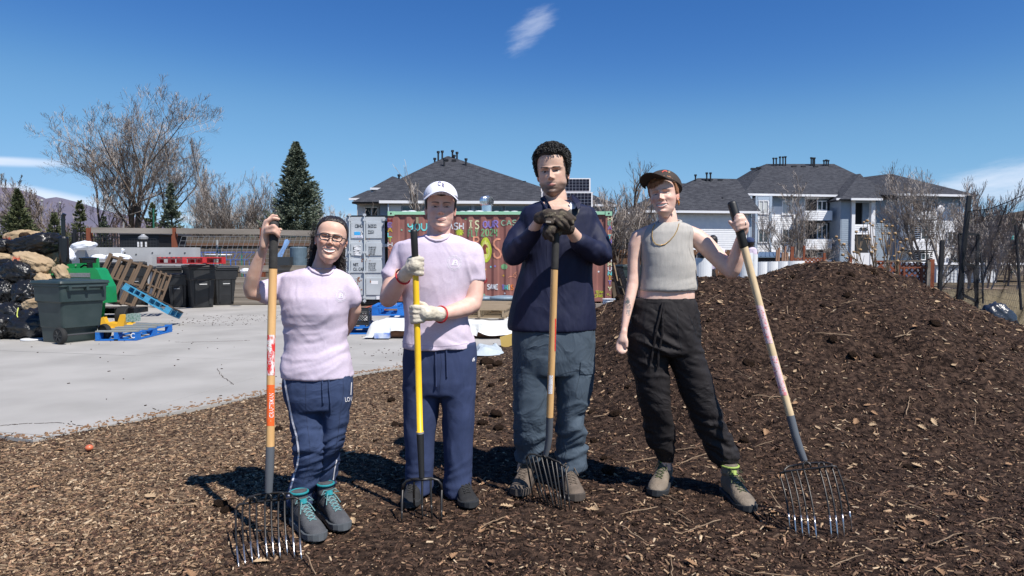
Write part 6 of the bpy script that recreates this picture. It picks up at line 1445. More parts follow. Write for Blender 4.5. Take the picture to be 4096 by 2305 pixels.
for i, (x, yt, r, Y) in enumerate(((3040, 1048, .16, 12.8), (3080, 1047, .17, 12.8), (3121, 1046, .17, 12.8), (3163, 1045, .19, 12.8), (3196, 1044, .10, 12.9))):
 c = W(x, yt, Y); b = MB(); b.lathe([(0, .5), (r * .95, .5), (r, c[2]), (r * .95, c[2]), (r * .9, .7), (0, .7)], (c[0], Y, 0), 28)
 tag(b.build('white_tub', mat('white_tub', (.80, .80, .80), .5), smooth=False), ['first white tub from the left behind the heap', 'second white tub behind the heap', 'third white tub behind the heap', 'widest white tub behind the heap', 'last narrow white tub behind the heap'][i], 'tub', 'white tubs behind the heap')
for i, (x, yt, r, Y) in enumerate(((2804, 1032, .20, 12.5), (2975, 1012, .15, 11.5), (3010, 1018, .09, 11.9))):
 c = W(x, yt, Y); b = MB(); b.lathe([(0, .3), (r * .9, .3), (r, c[2]), (r * .95, c[2]), (0, c[2] - .03)], (c[0], Y, 0), 28)
 o = tag(b.build('white_barrel', mat('white_plastic', (.74, .75, .76), .4)), ['big white barrel seen under the raised arm', 'tall white barrel behind the fork handle', 'white pail with a green printed label'][i], 'barrel')
 if i == 2: bv = bvh_of(o); decal('label', bv, [(3004 + 9 * math.cos(a), 1042 + 12 * math.sin(a)) for a in np.linspace(0, 6.283, 14)[:-1]], [tuple(range(13))], mat('olive_print', (.22, .24, .10), .7), o, .003)
# black net fence right
nf = thing('net_fence', 'tall black net fence with a leaning post on the right', 'fence', at0(3850, 12)); Y = 11.5
b = MB(); b.bar(W(3828, 1250, Y), W(3877, 783, Y), .065, .05); b.build('post', M_black, nf); b = MB(); b.bar(W(3756, 1200, Y + 1), W(3768, 962, Y + 1), .055); b.build('post', M_black, nf)
def net(name, TL, TR, BL, BR, nx, nz, r, m, par, sag=0.0, col=True):
 S = []; TL, TR, BL, BR = map(np.array, (TL, TR, BL, BR))
 def P(i, j): s = i / nx; t = j / nz; T = TL + (TR - TL) * s; B = BL + (BR - BL) * s; q = T + (B - T) * t; return q + np.array((.02 * math.sin(j * 1.1 + i * .2), .05 * math.sin(i * .3 + j * .5), -sag * math.sin(math.pi * s) * (1 - t) ** 1.0))
 for i in range(0, nx + 1):
  for j in range(nz): S.append((*P(i, j), *P(i, j + 1), r * .8, r * .8))
 for j in range(nz + 1):
  for i in range(nx): S.append((*P(i, j), *P(i + 1, j), r, r))
 o = objmesh(name, seg_mesh(name, S, m, 3), par); o['kind'] = 'stuff'; return o
M_net = mat('black_net', (.02, .02, .025), .6)
net('net', W(3875, 845, Y), W(4300, 690, Y - 1.5), W(3832, 1235, Y), W(4350, 1420, Y - 1.5), 110, 18, .0022, M_net, nf, .12)
net('net', W(3845, 940, Y + .1), W(3920, 1010, Y + .3), W(3842, 1220, Y + .1), W(3935, 1245, Y + .3), 34, 40, .0016, M_net, nf)
net('net', W(3760, 1060, Y + 1), W(3850, 1060, Y + .3), W(3757, 1200, Y + 1), W(3832, 1240, Y + .1), 30, 14, .0022, M_net, nf)
b = MB(); b.tube([W(3875, 846, Y - .03), W(3960, 836, Y - .3), W(4040, 805, Y - .8), W(4140, 760, Y - 1.2)], .007, 6); b.build('top_cable', M_black, nf)
b = MB(); b.tube([W(4062, 900, Y - .6), W(4085, 1240, Y - .6)], .02, 6); b.build('post', M_net, nf)
gt = thing('net_gate', 'open black framed gate beside the leaning post', 'gate', at0(3880, 12.3)); Yq = 12.6
for (a, c) in (((3836, 936), (3912, 939)), ((3838, 936), (3848, 1200)), ((3911, 939), (3905, 1240)), ((3850, 1050), (3903, 1070)), ((3850, 1180), (3905, 1205)), ((3846, 1050), (3850, 1180)), ((3899, 1070), (3908, 1215))): b = MB(); b.bar(W(*a, Yq), W(*c, Yq), .045); b.build('frame_bar', M_black, gt)
b = MB(); b.tube([W(3922, 1010, Yq), W(3930, 1120, Yq), W(3932, 1215, Yq)], .016, 6); b.build('edge_rope', M_net, gt)
# bag by the fence
bag('refuse_bag', 'refuse bag', 'dark glossy bag slumped behind the right side of the heap', None, 3935, 1225, 4082, 1345, 8.6, mat('navy_bag', (.022, .026, .038), .3, spec=.7, bump=.8, bscale=10, bdist=.03), 130, R(-38), .6, .12, 2.2)
b = MB(); b.tube([W(3962, 1258, 8.7), W(3975, 1230, 8.72), W(3982, 1206, 8.75)], [.11, .055, .008], 10); tag(b.build('refuse_bag', MATS['navy_bag'], smooth=True), 'pointed tip of a second dark bag behind the heap', 'refuse bag')
# dry flower stalks
M_stalk = mat('dry_stalk', (.24, .17, .11), .85); M_seed = mat('seed_head', (.34, .19, .07), .9, (.46, .33, .20), 60, .6, 80)
r_ = random.Random(12)
heads = [(3425, 928), (3345, 948), (3356, 962), (3375, 978), (3455, 890), (3468, 884), (3480, 895), (3490, 902), (3470, 945), (3477, 957), (3462, 955), (3499, 947), (3525, 888), (3535, 880), (3545, 905), (3530, 935), (3520, 958), (3505, 975), (3555, 985), (3570, 960), (3580, 935), (3595, 1010), (3575, 1025), (3590, 1045), (3610, 995), (3600, 970), (3440, 1000), (3428, 1012), (3415, 1008), (3388, 1032), (3372, 1020), (3625, 958), (3500, 1000), (3535, 1030), (3550, 1060), (3485, 1010), (3555, 935), (3490, 990), (3640, 1015), (3568, 905)]
for c_, x0 in enumerate((3440, 3500, 3545, 3590)):
 t = thing('dry_flower', ['leftmost dry flower stalks with round seed heads behind the heap', 'tall middle clump of dry flower stalks', 'dry flower stalks before the grey tower wall', 'rightmost dry flower stalks by the lattice'][c_], 'plant', at0(x0, 8.8), group='dry flowers behind the heap'); S = []
 base = W(x0, 1120, 8.9)
 for (hx, hy) in [h for h in heads if min(range(4), key=lambda k: abs((3430, 3485, 3545, 3600)[k] - h[0])) == c_]:
  p = W(hx, hy, 8.9 + r_.uniform(-.3, .3)); q = base + np.array((r_.uniform(-.05, .05), 0, 0)); m1 = q * .6 + p * .4 + np.array((-.1 * (p[0] - q[0]), 0, .05)); m2 = q * .2 + p * .8 + np.array((0, 0, -.01))
  for a, c in ((q, m1), (m1, m2), (m2, p)): S.append((*a, *c, .0045, .0035))
  b = MB(); b.ball(p, r_.uniform(.015, .024), 10, 7, (1, 1, .8)); b.build('seed_head', M_seed, t, smooth=True)
  for k in range(2): e = m2 + np.array([r_.uniform(-.06, .06), r_.uniform(-.05, .05), r_.uniform(-.02, .08)]); S.append((*m1, *e, .003, .002))
 objmesh('stem', seg_mesh('stem', S, M_stalk, 5), t)
# dry grass at the far right
S = []; r_ = np.random.default_rng(3); n = 14000; y = r_.uniform(9, 22, n); x = y * r_.uniform(.62, .86, n); hh = r_.uniform(.1, .4, n); a = r_.uniform(0, 6.28, n); ln = r_.uniform(.02, .18, n)
zz = hgt(x, y); S = np.stack([x, y, zz - .01, x + ln * np.cos(a), y + ln * np.sin(a), zz + hh, .004 + 0 * x, .0012 + 0 * x], 1)
tag(objmesh('dry_grass', seg_mesh('dry_grass', S, mat('straw_grass', (.36, .29, .18), .8), 3)), 'tall dry yellow grass beyond the heap on the right', None, None, 'stuff')
# ================================================================ PEOPLE
def skinmat(name, rough=.5): return mat(name, (1, 1, 1), rough, (.94, .88, .86), 35, .04, 300, attr='Col', spec=.4, sss=.06)
M_skin = skinmat('skin')
def limb(b, pts, n=14):
 """pts: (vec3, radius) -> closed frusta and joints to be united"""
 for (p, r) in pts: b.ball(p, r, 14, 9)
 for (p, r), (q, s) in zip(pts[:-1], pts[1:]): b.tube([p, q], [r, s], n)
def pl(pts, Y0=None):
 """(x, y, Y, r_px) -> world"""
 return [(W(x, y, Y), r / sc(Y)) for x, y, Y, r in pts]
def sl(b, rows, ex=2.35, n=36, caps=True):
 """(xl, xr, y, Y, ry) horizontal slices -> closed loft"""
 rings = []
 for xl, xr, y, Y, ry in rows:
  c = W((xl + xr) / 2, y, Y); rx = (xr - xl) / 2 / sc(Y); rg = []
  for j in range(n):
   a = 2 * math.pi * j / n; ca, sa = math.cos(a), math.sin(a)
   rg.append((c[0] + rx * math.copysign(abs(ca) ** (2 / ex), ca), c[1] + ry * math.copysign(abs(sa) ** (2 / ex), sa), c[2]))
  rings.append(rg)
 if rings[0][0][2] > rings[-1][0][2]: rings = rings[::-1]
 b.loft(rings)
def shrink(rows, k=.90): return [((a + c) / 2 - (c - a) / 2 * k, (a + c) / 2 + (c - a) / 2 * k, y, Y, ry * k) for a, c, y, Y, ry in rows]
# ---- head
def head_grid(H, jaw=1.0, wid=1.0):
 nz, na = 132, 176
 t = np.linspace(-1, 1, na, endpoint=False); ang = np.pi * (.42 * t + .58 * t ** 3)
 zl = np.concatenate([np.linspace(-.05, .70, 100), .70 + .30 * np.sin(np.linspace(0, np.pi / 2, 33)[1:] * .985)])
 zt = [-.05, 0, .04, .12, .22, .35, .50, .62, .70]
 w = np.interp(zl, zt, [.06, .105 * jaw, .158 * jaw, .212 * jaw, .250 * jaw, .286, .310, .322, .320]) * wid
 f = np.interp(zl, zt, [.20, .315, .365, .375, .372, .368, .372, .384, .384])
 bk = np.interp(zl, zt, [.02, .04, .08, .17, .27, .36, .42, .44, .445])
 for it in range(6):
  for arr in (w, f, bk): arr[1:99] = (arr[:98] + 2 * arr[1:99] + arr[2:100]) / 4
 k = np.where(zl > .70, np.sqrt(np.clip(1 - ((zl - .70) / .305) ** 2, .0004, 1)), 1)
 w, f, bk = w * k, f * k, bk * k
 A, Z = np.meshgrid(ang, zl); Wd = w[:, None]; sa, ca = np.sin(A), np.cos(A)
 e = np.where(ca > 0, 2.25, 2.05); X = Wd * np.sign(sa) * np.abs(sa) ** (2 / e)
 D = np.where(ca > 0, f[:, None], bk[:, None]); Yv = -D * np.sign(ca) * np.abs(ca) ** (2 / e)
 return X, Yv, Z, A
def head(name, H, px, py, Y, yaw, pitch, roll, skin, sp):
 X, Yv, Z, A = head_grid(H, sp.get('jaw', 1), sp.get('wid', 1))
 fr = sstep(-Yv, .02, .16); Z0 = Z; Z = Z + sp.get('drop', .038) * sstep(Z, .0, .2) * (1 - sstep(Z, .62, .95))
 g = lambda cx, cz, sx, sz: np.exp(-((X - cx) / sx) ** 2 - ((Z - cz) / sz) ** 2)
 ax = np.abs(X); gs = lambda cx, cz, sx, sz: np.exp(-((ax - cx) / sx) ** 2 - ((Z - cz) / sz) ** 2)
 sm = sp.get('smile', 0.0); d = 0 * X
 npf = np.interp(Z, [.325, .345, .368, .395, .44, .50, .56, .62], [0, .028, .090, .112, .082, .050, .022, .0]) * sp.get('nose', 1)
 ns = np.interp(Z, [.33, .39, .45, .55, .62], [.050, .048, .036, .030, .045]); d += npf * np.exp(-(ax / ns) ** 2)
 d += .034 * gs(.052, .372, .024, .026) - .014 * gs(.03, .348, .016, .010)
 d += -.060 * gs(.125, .525, .070, .040) - .026 * gs(.065, .53, .03, .04) + .026 * gs(.125, .512, .048, .024)
 d += .026 * gs(.11, .592, .090, .022) * sp.get('brow', 1) + .012 * g(0, .60, .07, .04)
 d += (.006 + .030 * sm) * gs(.185, .40, .070, .060) - .020 * gs(.20, .22, .06, .07) * (1 - .4 * sm)
 d += -.014 * sm * np.exp(-((ax - (.095 + .32 * (.36 - Z))) / .013) ** 2) * sstep(Z, .19, .24) * (1 - sstep(Z, .33, .37))
 d += .030 * g(0, .055, .085, .050) - .016 * g(0, .135, .10, .022)
 mw = sp.get('mw', .095) * (1 + .18 * sm); mz = .238; kz = .034 * sm + sp.get('corner', 0)
 u = np.clip(ax / mw, 0, 1.2); zc = mz + kz * u ** 2 - .006 * sm; op = sp.get('open', 0) * np.sqrt(np.clip(1 - u ** 2, 0, 1))
 lt_u = .019 * np.clip(1 - u ** 2.4, 0, 1) + .001; lt_l = .024 * np.clip(1 - u ** 2, 0, 1) + .001
 up = zc + op * .5; lo = zc - op * .5
 upper = (Z > up) & (Z < up + lt_u * 1.25) & (ax < mw); lower = (Z < lo) & (Z > lo - lt_l) & (ax < mw); inner = (Z <= up) & (Z >= lo) & (ax < mw * .97) & (op > .004)
 d += .026 * np.exp(-((Z - up - lt_u * .4) / .014) ** 2) * (ax < mw * 1.05) * (1 - .6 * u) + .030 * np.exp(-((Z - lo + lt_l * .5) / .015) ** 2) * (ax < mw * 1.05) * (1 - .6 * u)
 d -= .014 * np.exp(-((Z - zc) / .006) ** 2) * (ax < mw * 1.05) * (op < .004); d -= .012 * inner
 d += .006 * g(0, .27, .02, .02) * -1
 ew, eh, ex_, ez = .062, sp.get('eh', .017), .128, .512
 ue = (ax - ex_) / ew; ve = (Z - ez - .004 * ue) / eh
 eye = (ue ** 2 + np.where(ve > 0, ve, ve * 1.3) ** 2 < 1) & (Yv < 0)
 lash = (~eye) & (Yv < 0) & (ue ** 2 + ((ve - .0) / 1.0) ** 2 < 2.3) & (ve > .15)
 crease = np.exp(-((Z - ez - eh - .018 + .012 * ue ** 2) / .005) ** 2) * (np.abs(ue) < 1); d -= .006 * crease
 d -= .006 * np.exp(-((Z - ez + eh + .012 - .01 * ue ** 2) / .006) ** 2) * (np.abs(ue) < 1) * (.4 + sm)
 Xo = X + d * fr * np.sin(A) * .5; Yo = Yv - d * fr
 nz, na = X.shape
 # colours
 C = np.ones((nz, na, 3)) * np.array(skin)
 def mix(m, c, k=1.0): m = (np.asarray(m, float) * k)[..., None]; C[:] = C * (1 - m) + np.array(c) * m
 bl = sp.get('blush', .35); rosy = np.array(skin) * np.array((1.0, .66, .62)); mix(gs(.18, .38, .09, .08) * fr, rosy, bl); mix(g(0, .385, .05, .04) * fr, rosy, bl * .8); mix(g(0, .06, .09, .05) * fr, rosy, bl * .3)
 if sp.get('stubble', 0):
  jawm = np.clip(sstep(.30 - Z, -.02, .08) * (1 - .8 * gs(.0, .24, .10, .04)) + .5 * gs(.05, .285, .06, .014), 0, 1) * sstep(np.pi * .62 - np.abs(A), 0, .4); jawm *= sstep(.42 - Z + .35 * (ax - .2), -.03, .07)
  mix(jawm, (.05, .035, .03), sp['stubble'])
 lip = sp.get('lip', (.52, .20, .17)); mix((upper | lower) & (Yv < 0), lip, .95)
 mix(inner & (Yv < 0), (.70, .67, .61)); mix(inner & (Yv < 0) & ((Z > up - .004) | (u > .86)), (.16, .06, .06), .6)
 if op.max() > .02: mix(inner & (np.abs((ax / .018) % 1 - .5) > .44) & (Yv < 0), (.55, .5, .45), .4)
 mix((np.abs(Z - zc) < .0045) & (op < .004) & (ax < mw) & (Yv < 0), (.16, .05, .045), .9)
 mix(gs(.030, .350, .012, .007) * (Yv < 0), (.10, .03, .03), .85)
 bc = sp.get('browc', (.03, .02, .015)); bt = sp.get('browt', .013) * 1.2; bz = .592 + .016 * np.sin(np.clip((ax - .045) / .15, 0, 1) * 2.2) - .004
 brow = np.exp(-((Z - bz) / (bt * (1.1 - .5 * np.clip((ax - .05) / .15, 0, 1)))) ** 4) * sstep(ax, .035, .055) * (1 - sstep(ax, .19, .215)) * (Yv < 0); mix(brow, bc, sp.get('browk', .85))
 mix(eye, (.55, .50, .47)); mix(eye & (np.abs(ax - ex_ + .0) < .027), sp.get('iris', (.05, .025, .012))); mix(eye & (np.abs(ax - ex_) < .010), (.004, .004, .004)); mix(lash, (.04, .025, .02), .8 - .5 * sm)
 mix((np.abs(Z - ez + eh * .95) < .006) & (np.abs(ue) < 1) & (Yv < 0), (.10, .05, .04), .6); mix(gs(.085, .545, .05, .022) * fr, rosy, .35)
 P = np.stack([Xo, Yo, Z0 - .5], -1).reshape(-1, 3) * H; Cc = C.reshape(-1, 3); i = np.arange(nz * na).reshape(nz, na); r = np.roll(i, -1, 1)
 Fc = np.stack([i[:-1], r[:-1], r[1:], i[1:]], -1).reshape(-1, 4)
 V = [P]; CC = [Cc]; FF = [tuple(f) for f in Fc] + [tuple(i[-1]), tuple(i[0][::-1])]; off = len(P)
 for s in (-1, 1):     # ears
  b = MB(); b.ball((0, 0, 0), 1, 22, 16); E = np.array(b.V); yy, zz = E[:, 1], E[:, 2]
  rim = np.exp(-((np.sqrt(yy ** 2 + zz ** 2) - .55) / .22) ** 2)
  E2 = np.stack([s * (.028 * E[:, 0] * s - (.020 * rim * (E[:, 0] * s > 0))), yy * .062 * (1 + .25 * zz), zz * .122], 1)
  ca_, sa_ = math.cos(.45), math.sin(.45); ox = E2[:, 0] * ca_ + s * E2[:, 1] * sa_; oy = -s * E2[:, 0] * sa_ + E2[:, 1] * ca_
  E3 = np.stack([ox + s * (.318 * sp.get('wid', 1)), oy + .035, E2[:, 2] - .03 - sp.get('drop', .038)], 1) * H
  V.append(E3); CC.append(np.ones((len(E3), 3)) * np.array(skin) * np.array((1, .80, .76))); FF += [tuple(k + off for k in f) for f in b.F]; off += len(E3)
 V = np.concatenate(V); CC = np.concatenate(CC)
 M = (Matrix.Translation(Vector(W(px, py, Y))) @ Euler((pitch, roll, yaw), 'XYZ').to_matrix().to_4x4())
 return V, FF, CC, M
def xf(M, V): V = np.asarray(V, float); m = np.array(M); return V @ m[:3, :3].T + m[:3, 3]
def person_body(parts_mb, voxel, hd, skin, parent, extra=None, region=None):
 me = remesh('body', parts_mb, voxel, M_skin, 5); co = get_co(me); n1 = len(co)
 F1 = [tuple(p.vertices) for p in me.polygons]; V2, F2, C2, M = hd; V2 = xf(M, V2)
 V = np.concatenate([co, V2]); Fc = F1 + [tuple(k + n1 for k in f) for f in F2]; bpy.data.meshes.remove(me)
 C1 = np.ones((n1, 3)) * np.array(skin)
 if region: C1 = region(co, C1)
 me = rawmesh('body', V, Fc, M_skin, True); set_vcol(me, np.concatenate([C1, C2])); return objmesh('body', me, parent)
def hair_shell(name, H, M, mask, thick, m, parent, sp=None, nscale=(30, 30, 4), amp=.25, seed=1, inset=-.02):
 """hair as a layer over the skull; mask(x,z,a)->0..1 ; thick in head heights"""
 X, Yv, Z, A = head_grid(H, (sp or {}).get('jaw', 1), (sp or {}).get('wid', 1)); k = mask(X, Yv, Z, A)
 P = np.stack([X, Yv, Z - .5], -1); C0 = np.array([0, .05, .05]); N = P - C0; N /= np.linalg.norm(N, axis=-1)[..., None]
 q = np.stack([A * nscale[0] / 6, Yv * nscale[1] / 6, Z * nscale[2]], -1).reshape(-1, 3); n = fbm(q, seed, 3).reshape(X.shape)
 t = np.where(k > 0, k * thick * (1 + amp * n), 0) + inset * (1 - np.clip(k * 3, 0, 1))
 V = (P + N * t[..., None]).reshape(-1, 3) * H; nz, na = X.shape; i = np.arange(nz * na).reshape(nz, na); r = np.roll(i, -1, 1)
 kk = k; keep = np.maximum.reduce([kk[:-1], np.roll(kk, -1, 1)[:-1], kk[1:], np.roll(kk, -1, 1)[1:]]) > .001
 Fc = np.stack([i[:-1], r[:-1], r[1:], i[1:]], -1)[keep]; FF = [tuple(f) for f in Fc] + [tuple(i[-1])]
 return objmesh(name, rawmesh(name, xf(M, V), FF, m, True), parent)
def strands(name, S, m, parent, k=4): o = objmesh(name, seg_mesh(name, np.array(S), m, k), parent); return o
def garment(name, b, voxel, m, parent, fold=None, it=8, fac=.5):
 me = remesh(name, b, voxel, m, it, fac)
 if fold is not None:
  co = get_co(me); no = get_no(me); set_co(me, co + no * fold(co, no)[:, None])
 me.polygons.foreach_set('use_smooth', [True] * len(me.polygons)); me.update(); return objmesh(name, me, parent)
def ridged(P, seed, oct=2): return 1 - 2 * np.abs(fbm(P, seed, oct))
def wrinkle(co, d, f1, f2, seed, warp=.5, k=2.3):
 """creases running along direction d (unit-ish): slow along d, quick across"""
 d = np.array(d, float); d /= np.linalg.norm(d); o = np.array((0, 1.0, 0)); c = np.cross(d, o); c /= np.linalg.norm(c) + 1e-9
 w = fbm(co * 6, seed + 50, 2)
 P = np.stack([co @ d * f1, co @ c * f2 + w * warp * f2 * .06, co[:, 1] * f1 * .9], 1); q = ridged(P, seed, 3); return k * (q - .25) * (.45 + .75 * sstep(fbm(co * 5, seed + 9, 2), -.25, .35))
# ---- shoes
def shoe(heel, toe, m_up, m_sole, m_lace, parent, hgt_=.115, wid=.052, sole=.028, name='shoe', shaft=1.16, m_tongue=None, boxy=1.0, lace=True, z0=0.0):
 heel = Vector(heel); toe = Vector(toe); L = (Vector((toe.x, toe.y, 0)) - Vector((heel.x, heel.y, 0))).length; d = Vector((toe.x - heel.x, toe.y - heel.y, 0)).normalized(); s = Vector((-d.y, d.x, 0)); base = Vector((heel.x, heel.y, z0))
 def P(t, u, z): return base + d * t * L + s * u + Vector((0, 0, z))
 ts = [-.01, .02, .08, .2, .34, .48, .62, .76, .88, .96, 1.0]
 wd = [.50, .66, .74, .76, .74, .80, .94, 1.0, .90, .62, .22]
 hh = [hgt_ * .75, hgt_, hgt_ * 1.02, hgt_ * 1.02, hgt_ * .98, hgt_ * .80, hgt_ * .64, hgt_ * .52, hgt_ * .46, hgt_ * .34, hgt_ * .22]
 b = MB(); rings = []
 for t, w, h in zip(ts, wd, hh):
  rg = []; top = .62 if t < .4 else .86
  for k in range(20):
   a = 2 * math.pi * k / 20; ca, sa = math.cos(a), math.sin(a); z = sole * .6 + (h - sole * .6) * (sa * .5 + .5)
   ww = w * wid * (1 if sa < 0 else 1 - (1 - top) * sa ** 1.2); rg.append(P(t, math.copysign(abs(ca) ** .72, ca) * ww, z))
  rings.append(rg)
 b.loft(rings)
 a0, a1 = P(.16, 0, hgt_ * .85), P(.14 - .12 * (shaft - 1.16), 0, hgt_ * shaft); b.tube([a0, a1], [wid * .86, wid * .84], 16)
 me = remesh('upper', b, .006, m_up, 4); co = get_co(me); no = get_no(me); set_co(me, co + no * (.0018 * fbm(co * 40, 3, 2))[:, None]); up = thing(name, None, None) if False else objmesh(name, me, parent)
 b = MB(); rr = []
 for z, e in ((0, .96), (.006, 1.03), (sole, 1.05), (sole + .004, .98)):
  ring = [P(t + (-.012 if t < .05 else (.012 if t > .97 else 0)), w * wid * e * 1.06, z + (.010 * max(0, t - .75) / .25)) for t, w in zip(ts, wd)] + [P(t + (-.012 if t < .05 else (.012 if t > .97 else 0)), -w * wid * e * 1.06, z + (.010 * max(0, t - .75) / .25)) for t, w in list(zip(ts, wd))[::-1]]
  rr.append(ring)
 b.loft(rr); b.build('sole', m_sole, up)
 if lace:
  b = MB(); bv = BVHTree.FromPolygons([v.co for v in me.vertices], [tuple(p.vertices) for p in me.polygons])
  def top(t, u):
   q = P(t, u, .4); h, n, i, ds = bv.ray_cast(q, Vector((0, 0, -1))); return (h + n * .003) if h else P(t, u, hgt_)
  for k in range(6):
   t = .30 + k * .068; u = wid * (.44 - .02 * k)
   for sg in (-1, 1): b.tube([top(t, -u * sg), top(t + .03, 0), top(t + .06, u * sg)], .0028, 6)
  for sg in (-1, 1):
   p0 = top(.30, 0) + Vector((0, 0, .004)); b.tube([p0, p0 + s * sg * .028 + Vector((0, 0, .012)) + d * .01, p0 + s * sg * .045 - Vector((0, 0, .006)) + d * .02, p0 + s * sg * .022 + d * .018], .0026, 6)
   b.tube([p0, p0 + s * sg * .02 + d * .03 - Vector((0, 0, .012)), p0 + s * sg * .036 + d * .06 - Vector((0, 0, .045))], .0026, 6)
  b.build('laces', m_lace, up)
 if m_tongue:
  b = MB(); c = P(.17 - .1 * (shaft - 1.16), 0, hgt_ * (shaft - .05)); ring = []
  for k in range(18): a = 2 * math.pi * k / 18; ring.append(c + d * math.cos(a) * wid * .84 + s * math.sin(a) * wid * .84)
  b.tube(ring, .0055, 8, closed=True); b.tube([P(.32, 0, hgt_ * .92), P(.30, 0, hgt_ * 1.08)], [.022, .016], 10); b.build('lining', m_tongue, up)
 return up
# ---- forks
M_hwood = mat('ash_handle', (.72, .44, .19), .45, (.62, .36, .145), 40, .1, 60, stretch=(1, 1, .15), spec=.4); M_hpale = mat('pale_handle', (.66, .51, .31), .6, (.55, .40, .23), 40, .1, 60, stretch=(1, 1, .15))
M_hyel = mat('yellow_handle', (.88, .56, .02), .4, (.84, .50, .015), 20, spec=.45); M_grip = mat('black_foam_grip', (.028, .026, .024), .8, (.04, .038, .036), 40, .2, 200); M_gripk = mat('black_rubber_grip', (.016, .016, .017), .5)
M_fer = mat('grey_ferrule', (.105, .115, .13), .45, spec=.4); M_steel = mat('dark_forged_steel', (.045, .042, .040), .38, metal=.6, spec=.5); M_shine = mat('worn_bright_steel', (.50, .50, .52), .25, metal=.9)
def tri(p, q, t): return p + (q - p) * t
def fork(label, shaft, tops, bots, cross, gripc, woodm, sag, tipm, tine_r=.0045, sticker=None, ferm=None):
 """shaft: list of (x,y,Y,r_px,kind) ; tops/bots: tine pixels with distances"""
 t = thing('manure_fork', label, 'fork', tuple(W(shaft[-1][0], shaft[-1][1], shaft[-1][2])))
 kinds = []; cur = None
 for k in range(len(shaft) - 1):
  kd = shaft[k][4]
  if kd != cur: kinds.append((kd, [shaft[k], shaft[k + 1]])); cur = kd
  else: kinds[-1][1].append(shaft[k + 1])
 names = {'g': ('grip', gripc), 'w': ('handle', woodm), 'f': ('ferrule', ferm or M_fer), 'c': ('collar', M_wire)}; res = {}
 for kd, pts in kinds:
  b = MB(); pts = [p for i, p in enumerate(pts) if i == 0 or abs(p[1] - pts[i - 1][1]) > .5]; P = [W(p[0], p[1], p[2]) for p in pts]; rr = [p[3] / sc(p[2]) for p in pts]
  if kd == 'g':
   d = (P[1] - P[0]) / np.linalg.norm(P[1] - P[0]); P = [P[0], P[0] + d * rr[0] * .15, P[0] + d * rr[0] * .6] + P[1:]; rr = [rr[0] * .55, rr[0] * .88, rr[0]] + rr[1:]
  o = b.tube(P, rr, 24, caps=kd == 'g').build(names[kd][0], names[kd][1], t, smooth=True); res[kd] = o
  for p in o.data.polygons:
   if len(p.vertices) > 4: p.use_smooth = False
 T = [W(*p) for p in tops]; B = [W(*p) for p in bots]
 for a, c in zip(T, B):
  pts = []; 
  for k in range(9): f = k / 8; q = a * (1 - f) + c * f; q = q + np.array((0, -sag * math.sin(math.pi * f ** .85), 0)); pts.append(q)
  b = MB(); b.mi = 0; b.tube(pts[:6], [tine_r] * 6, 8, caps=False); b.mi = 1; b.tube(pts[5:], [tine_r, tine_r * .9, tine_r * .8, tine_r * .5], 8); b.build('tine', [M_steel, tipm], t, smooth=True)
 for cr in cross: b = MB(); b.tube([W(*p) for p in cr], tine_r * 1.12, 8); b.build('crossbar', M_steel, t, smooth=True)
 return t, res
def sticker_on(o, x0, y0, x1, y1, hw, m, name='sticker', text=None, mt=None, rot=-math.pi / 2, th=8, tx=0, scr=0, seed=1, sx=1):
 bv = bvh_of(o); r = random.Random(seed); P = []; Fc = []; n = 40; w = 10
 for i in range(n + 1):
  f = i / n
  for j in range(w + 1): s = -1 + 2 * j / w; P.append((x0 + (x1 - x0) * f + s * hw, y0 + (y1 - y0) * f))
 for i in range(n):
  for j in range(w):
   if r.random() < scr: continue
   Fc.append((i * (w + 1) + j, i * (w + 1) + j + 1, (i + 1) * (w + 1) + j + 1, (i + 1) * (w + 1) + j))
 d = decal(name, bv, P, Fc, m, o, .0008)
 if text: decal_text('lettering', bv, text, (x0 + x1) / 2 + tx, (y0 + y1) / 2, th, mt, o, rot, sx, .0016, center=True)
 return d
M_orange = mat('orange_sticker', (.85, .13, .02), .5); M_redst = mat('red_sticker', (.72, .03, .03), .5); M_whst = mat('white_sticker', (.78, .76, .76), .6); M_pinkst = mat('faded_pink_sticker', (.72, .55, .56), .7, (.70, .22, .24), 70, contrast=(.52, .62))
M_scrat = mat('scratched_red_sticker', (.70, .035, .035), .6, (.76, .72, .70), 45, contrast=(.48, .56), stretch=(1, 1, .45))
# =============== the woman in glasses (left)
SK1 = (.71, .46, .35)
M_lil = mat('lilac_jersey', (.62, .525, .64), .9, (.67, .58, .69), 90, .25, 420, spec=.15, stretch=(1, 1, 3), detail=3, bdist=.004, fold=(4, .010, (1, 1, .7), .8)); M_navyp = mat('navy_sweat_fabric', (.046, .068, .140), .9, (.038, .056, .115), 12, .3, 500, spec=.15, bdist=.003, fold=(6, .020, (.6, 1, 1), .3)); M_wprint = mat('white_print', (.80, .78, .82), .8)
p1 = thing('person', 'smiling woman in glasses and lilac t-shirt holding a fork, far left of the four', 'person', tuple(G(1240, 2080)))
Y = 3.40
tor = [(1222, 1340, 1072, Y, .070), (1180, 1366, 1082, Y, .085), (1128, 1402, 1104, Y, .105), (1118, 1410, 1140, Y, .118), (1120, 1402, 1190, Y - .01, .135), (1134, 1394, 1250, Y - .01, .138), (1143, 1388, 1310, Y, .118), (1143, 1390, 1365, Y, .115), (1137, 1397, 1420, Y, .125), (1132, 1406, 1475, Y, .132), (1130, 1411, 1508, Y, .132)]
b = MB(); sl(b, tor); limb(b, pl([(1150, 1128, Y, 42), (1108, 1146, Y - .01, 45), (1066, 1168, Y - .03, 50)])); limb(b, pl([(1376, 1130, Y, 40), (1402, 1168, Y + .01, 40), (1412, 1198, Y + .02, 37)]))
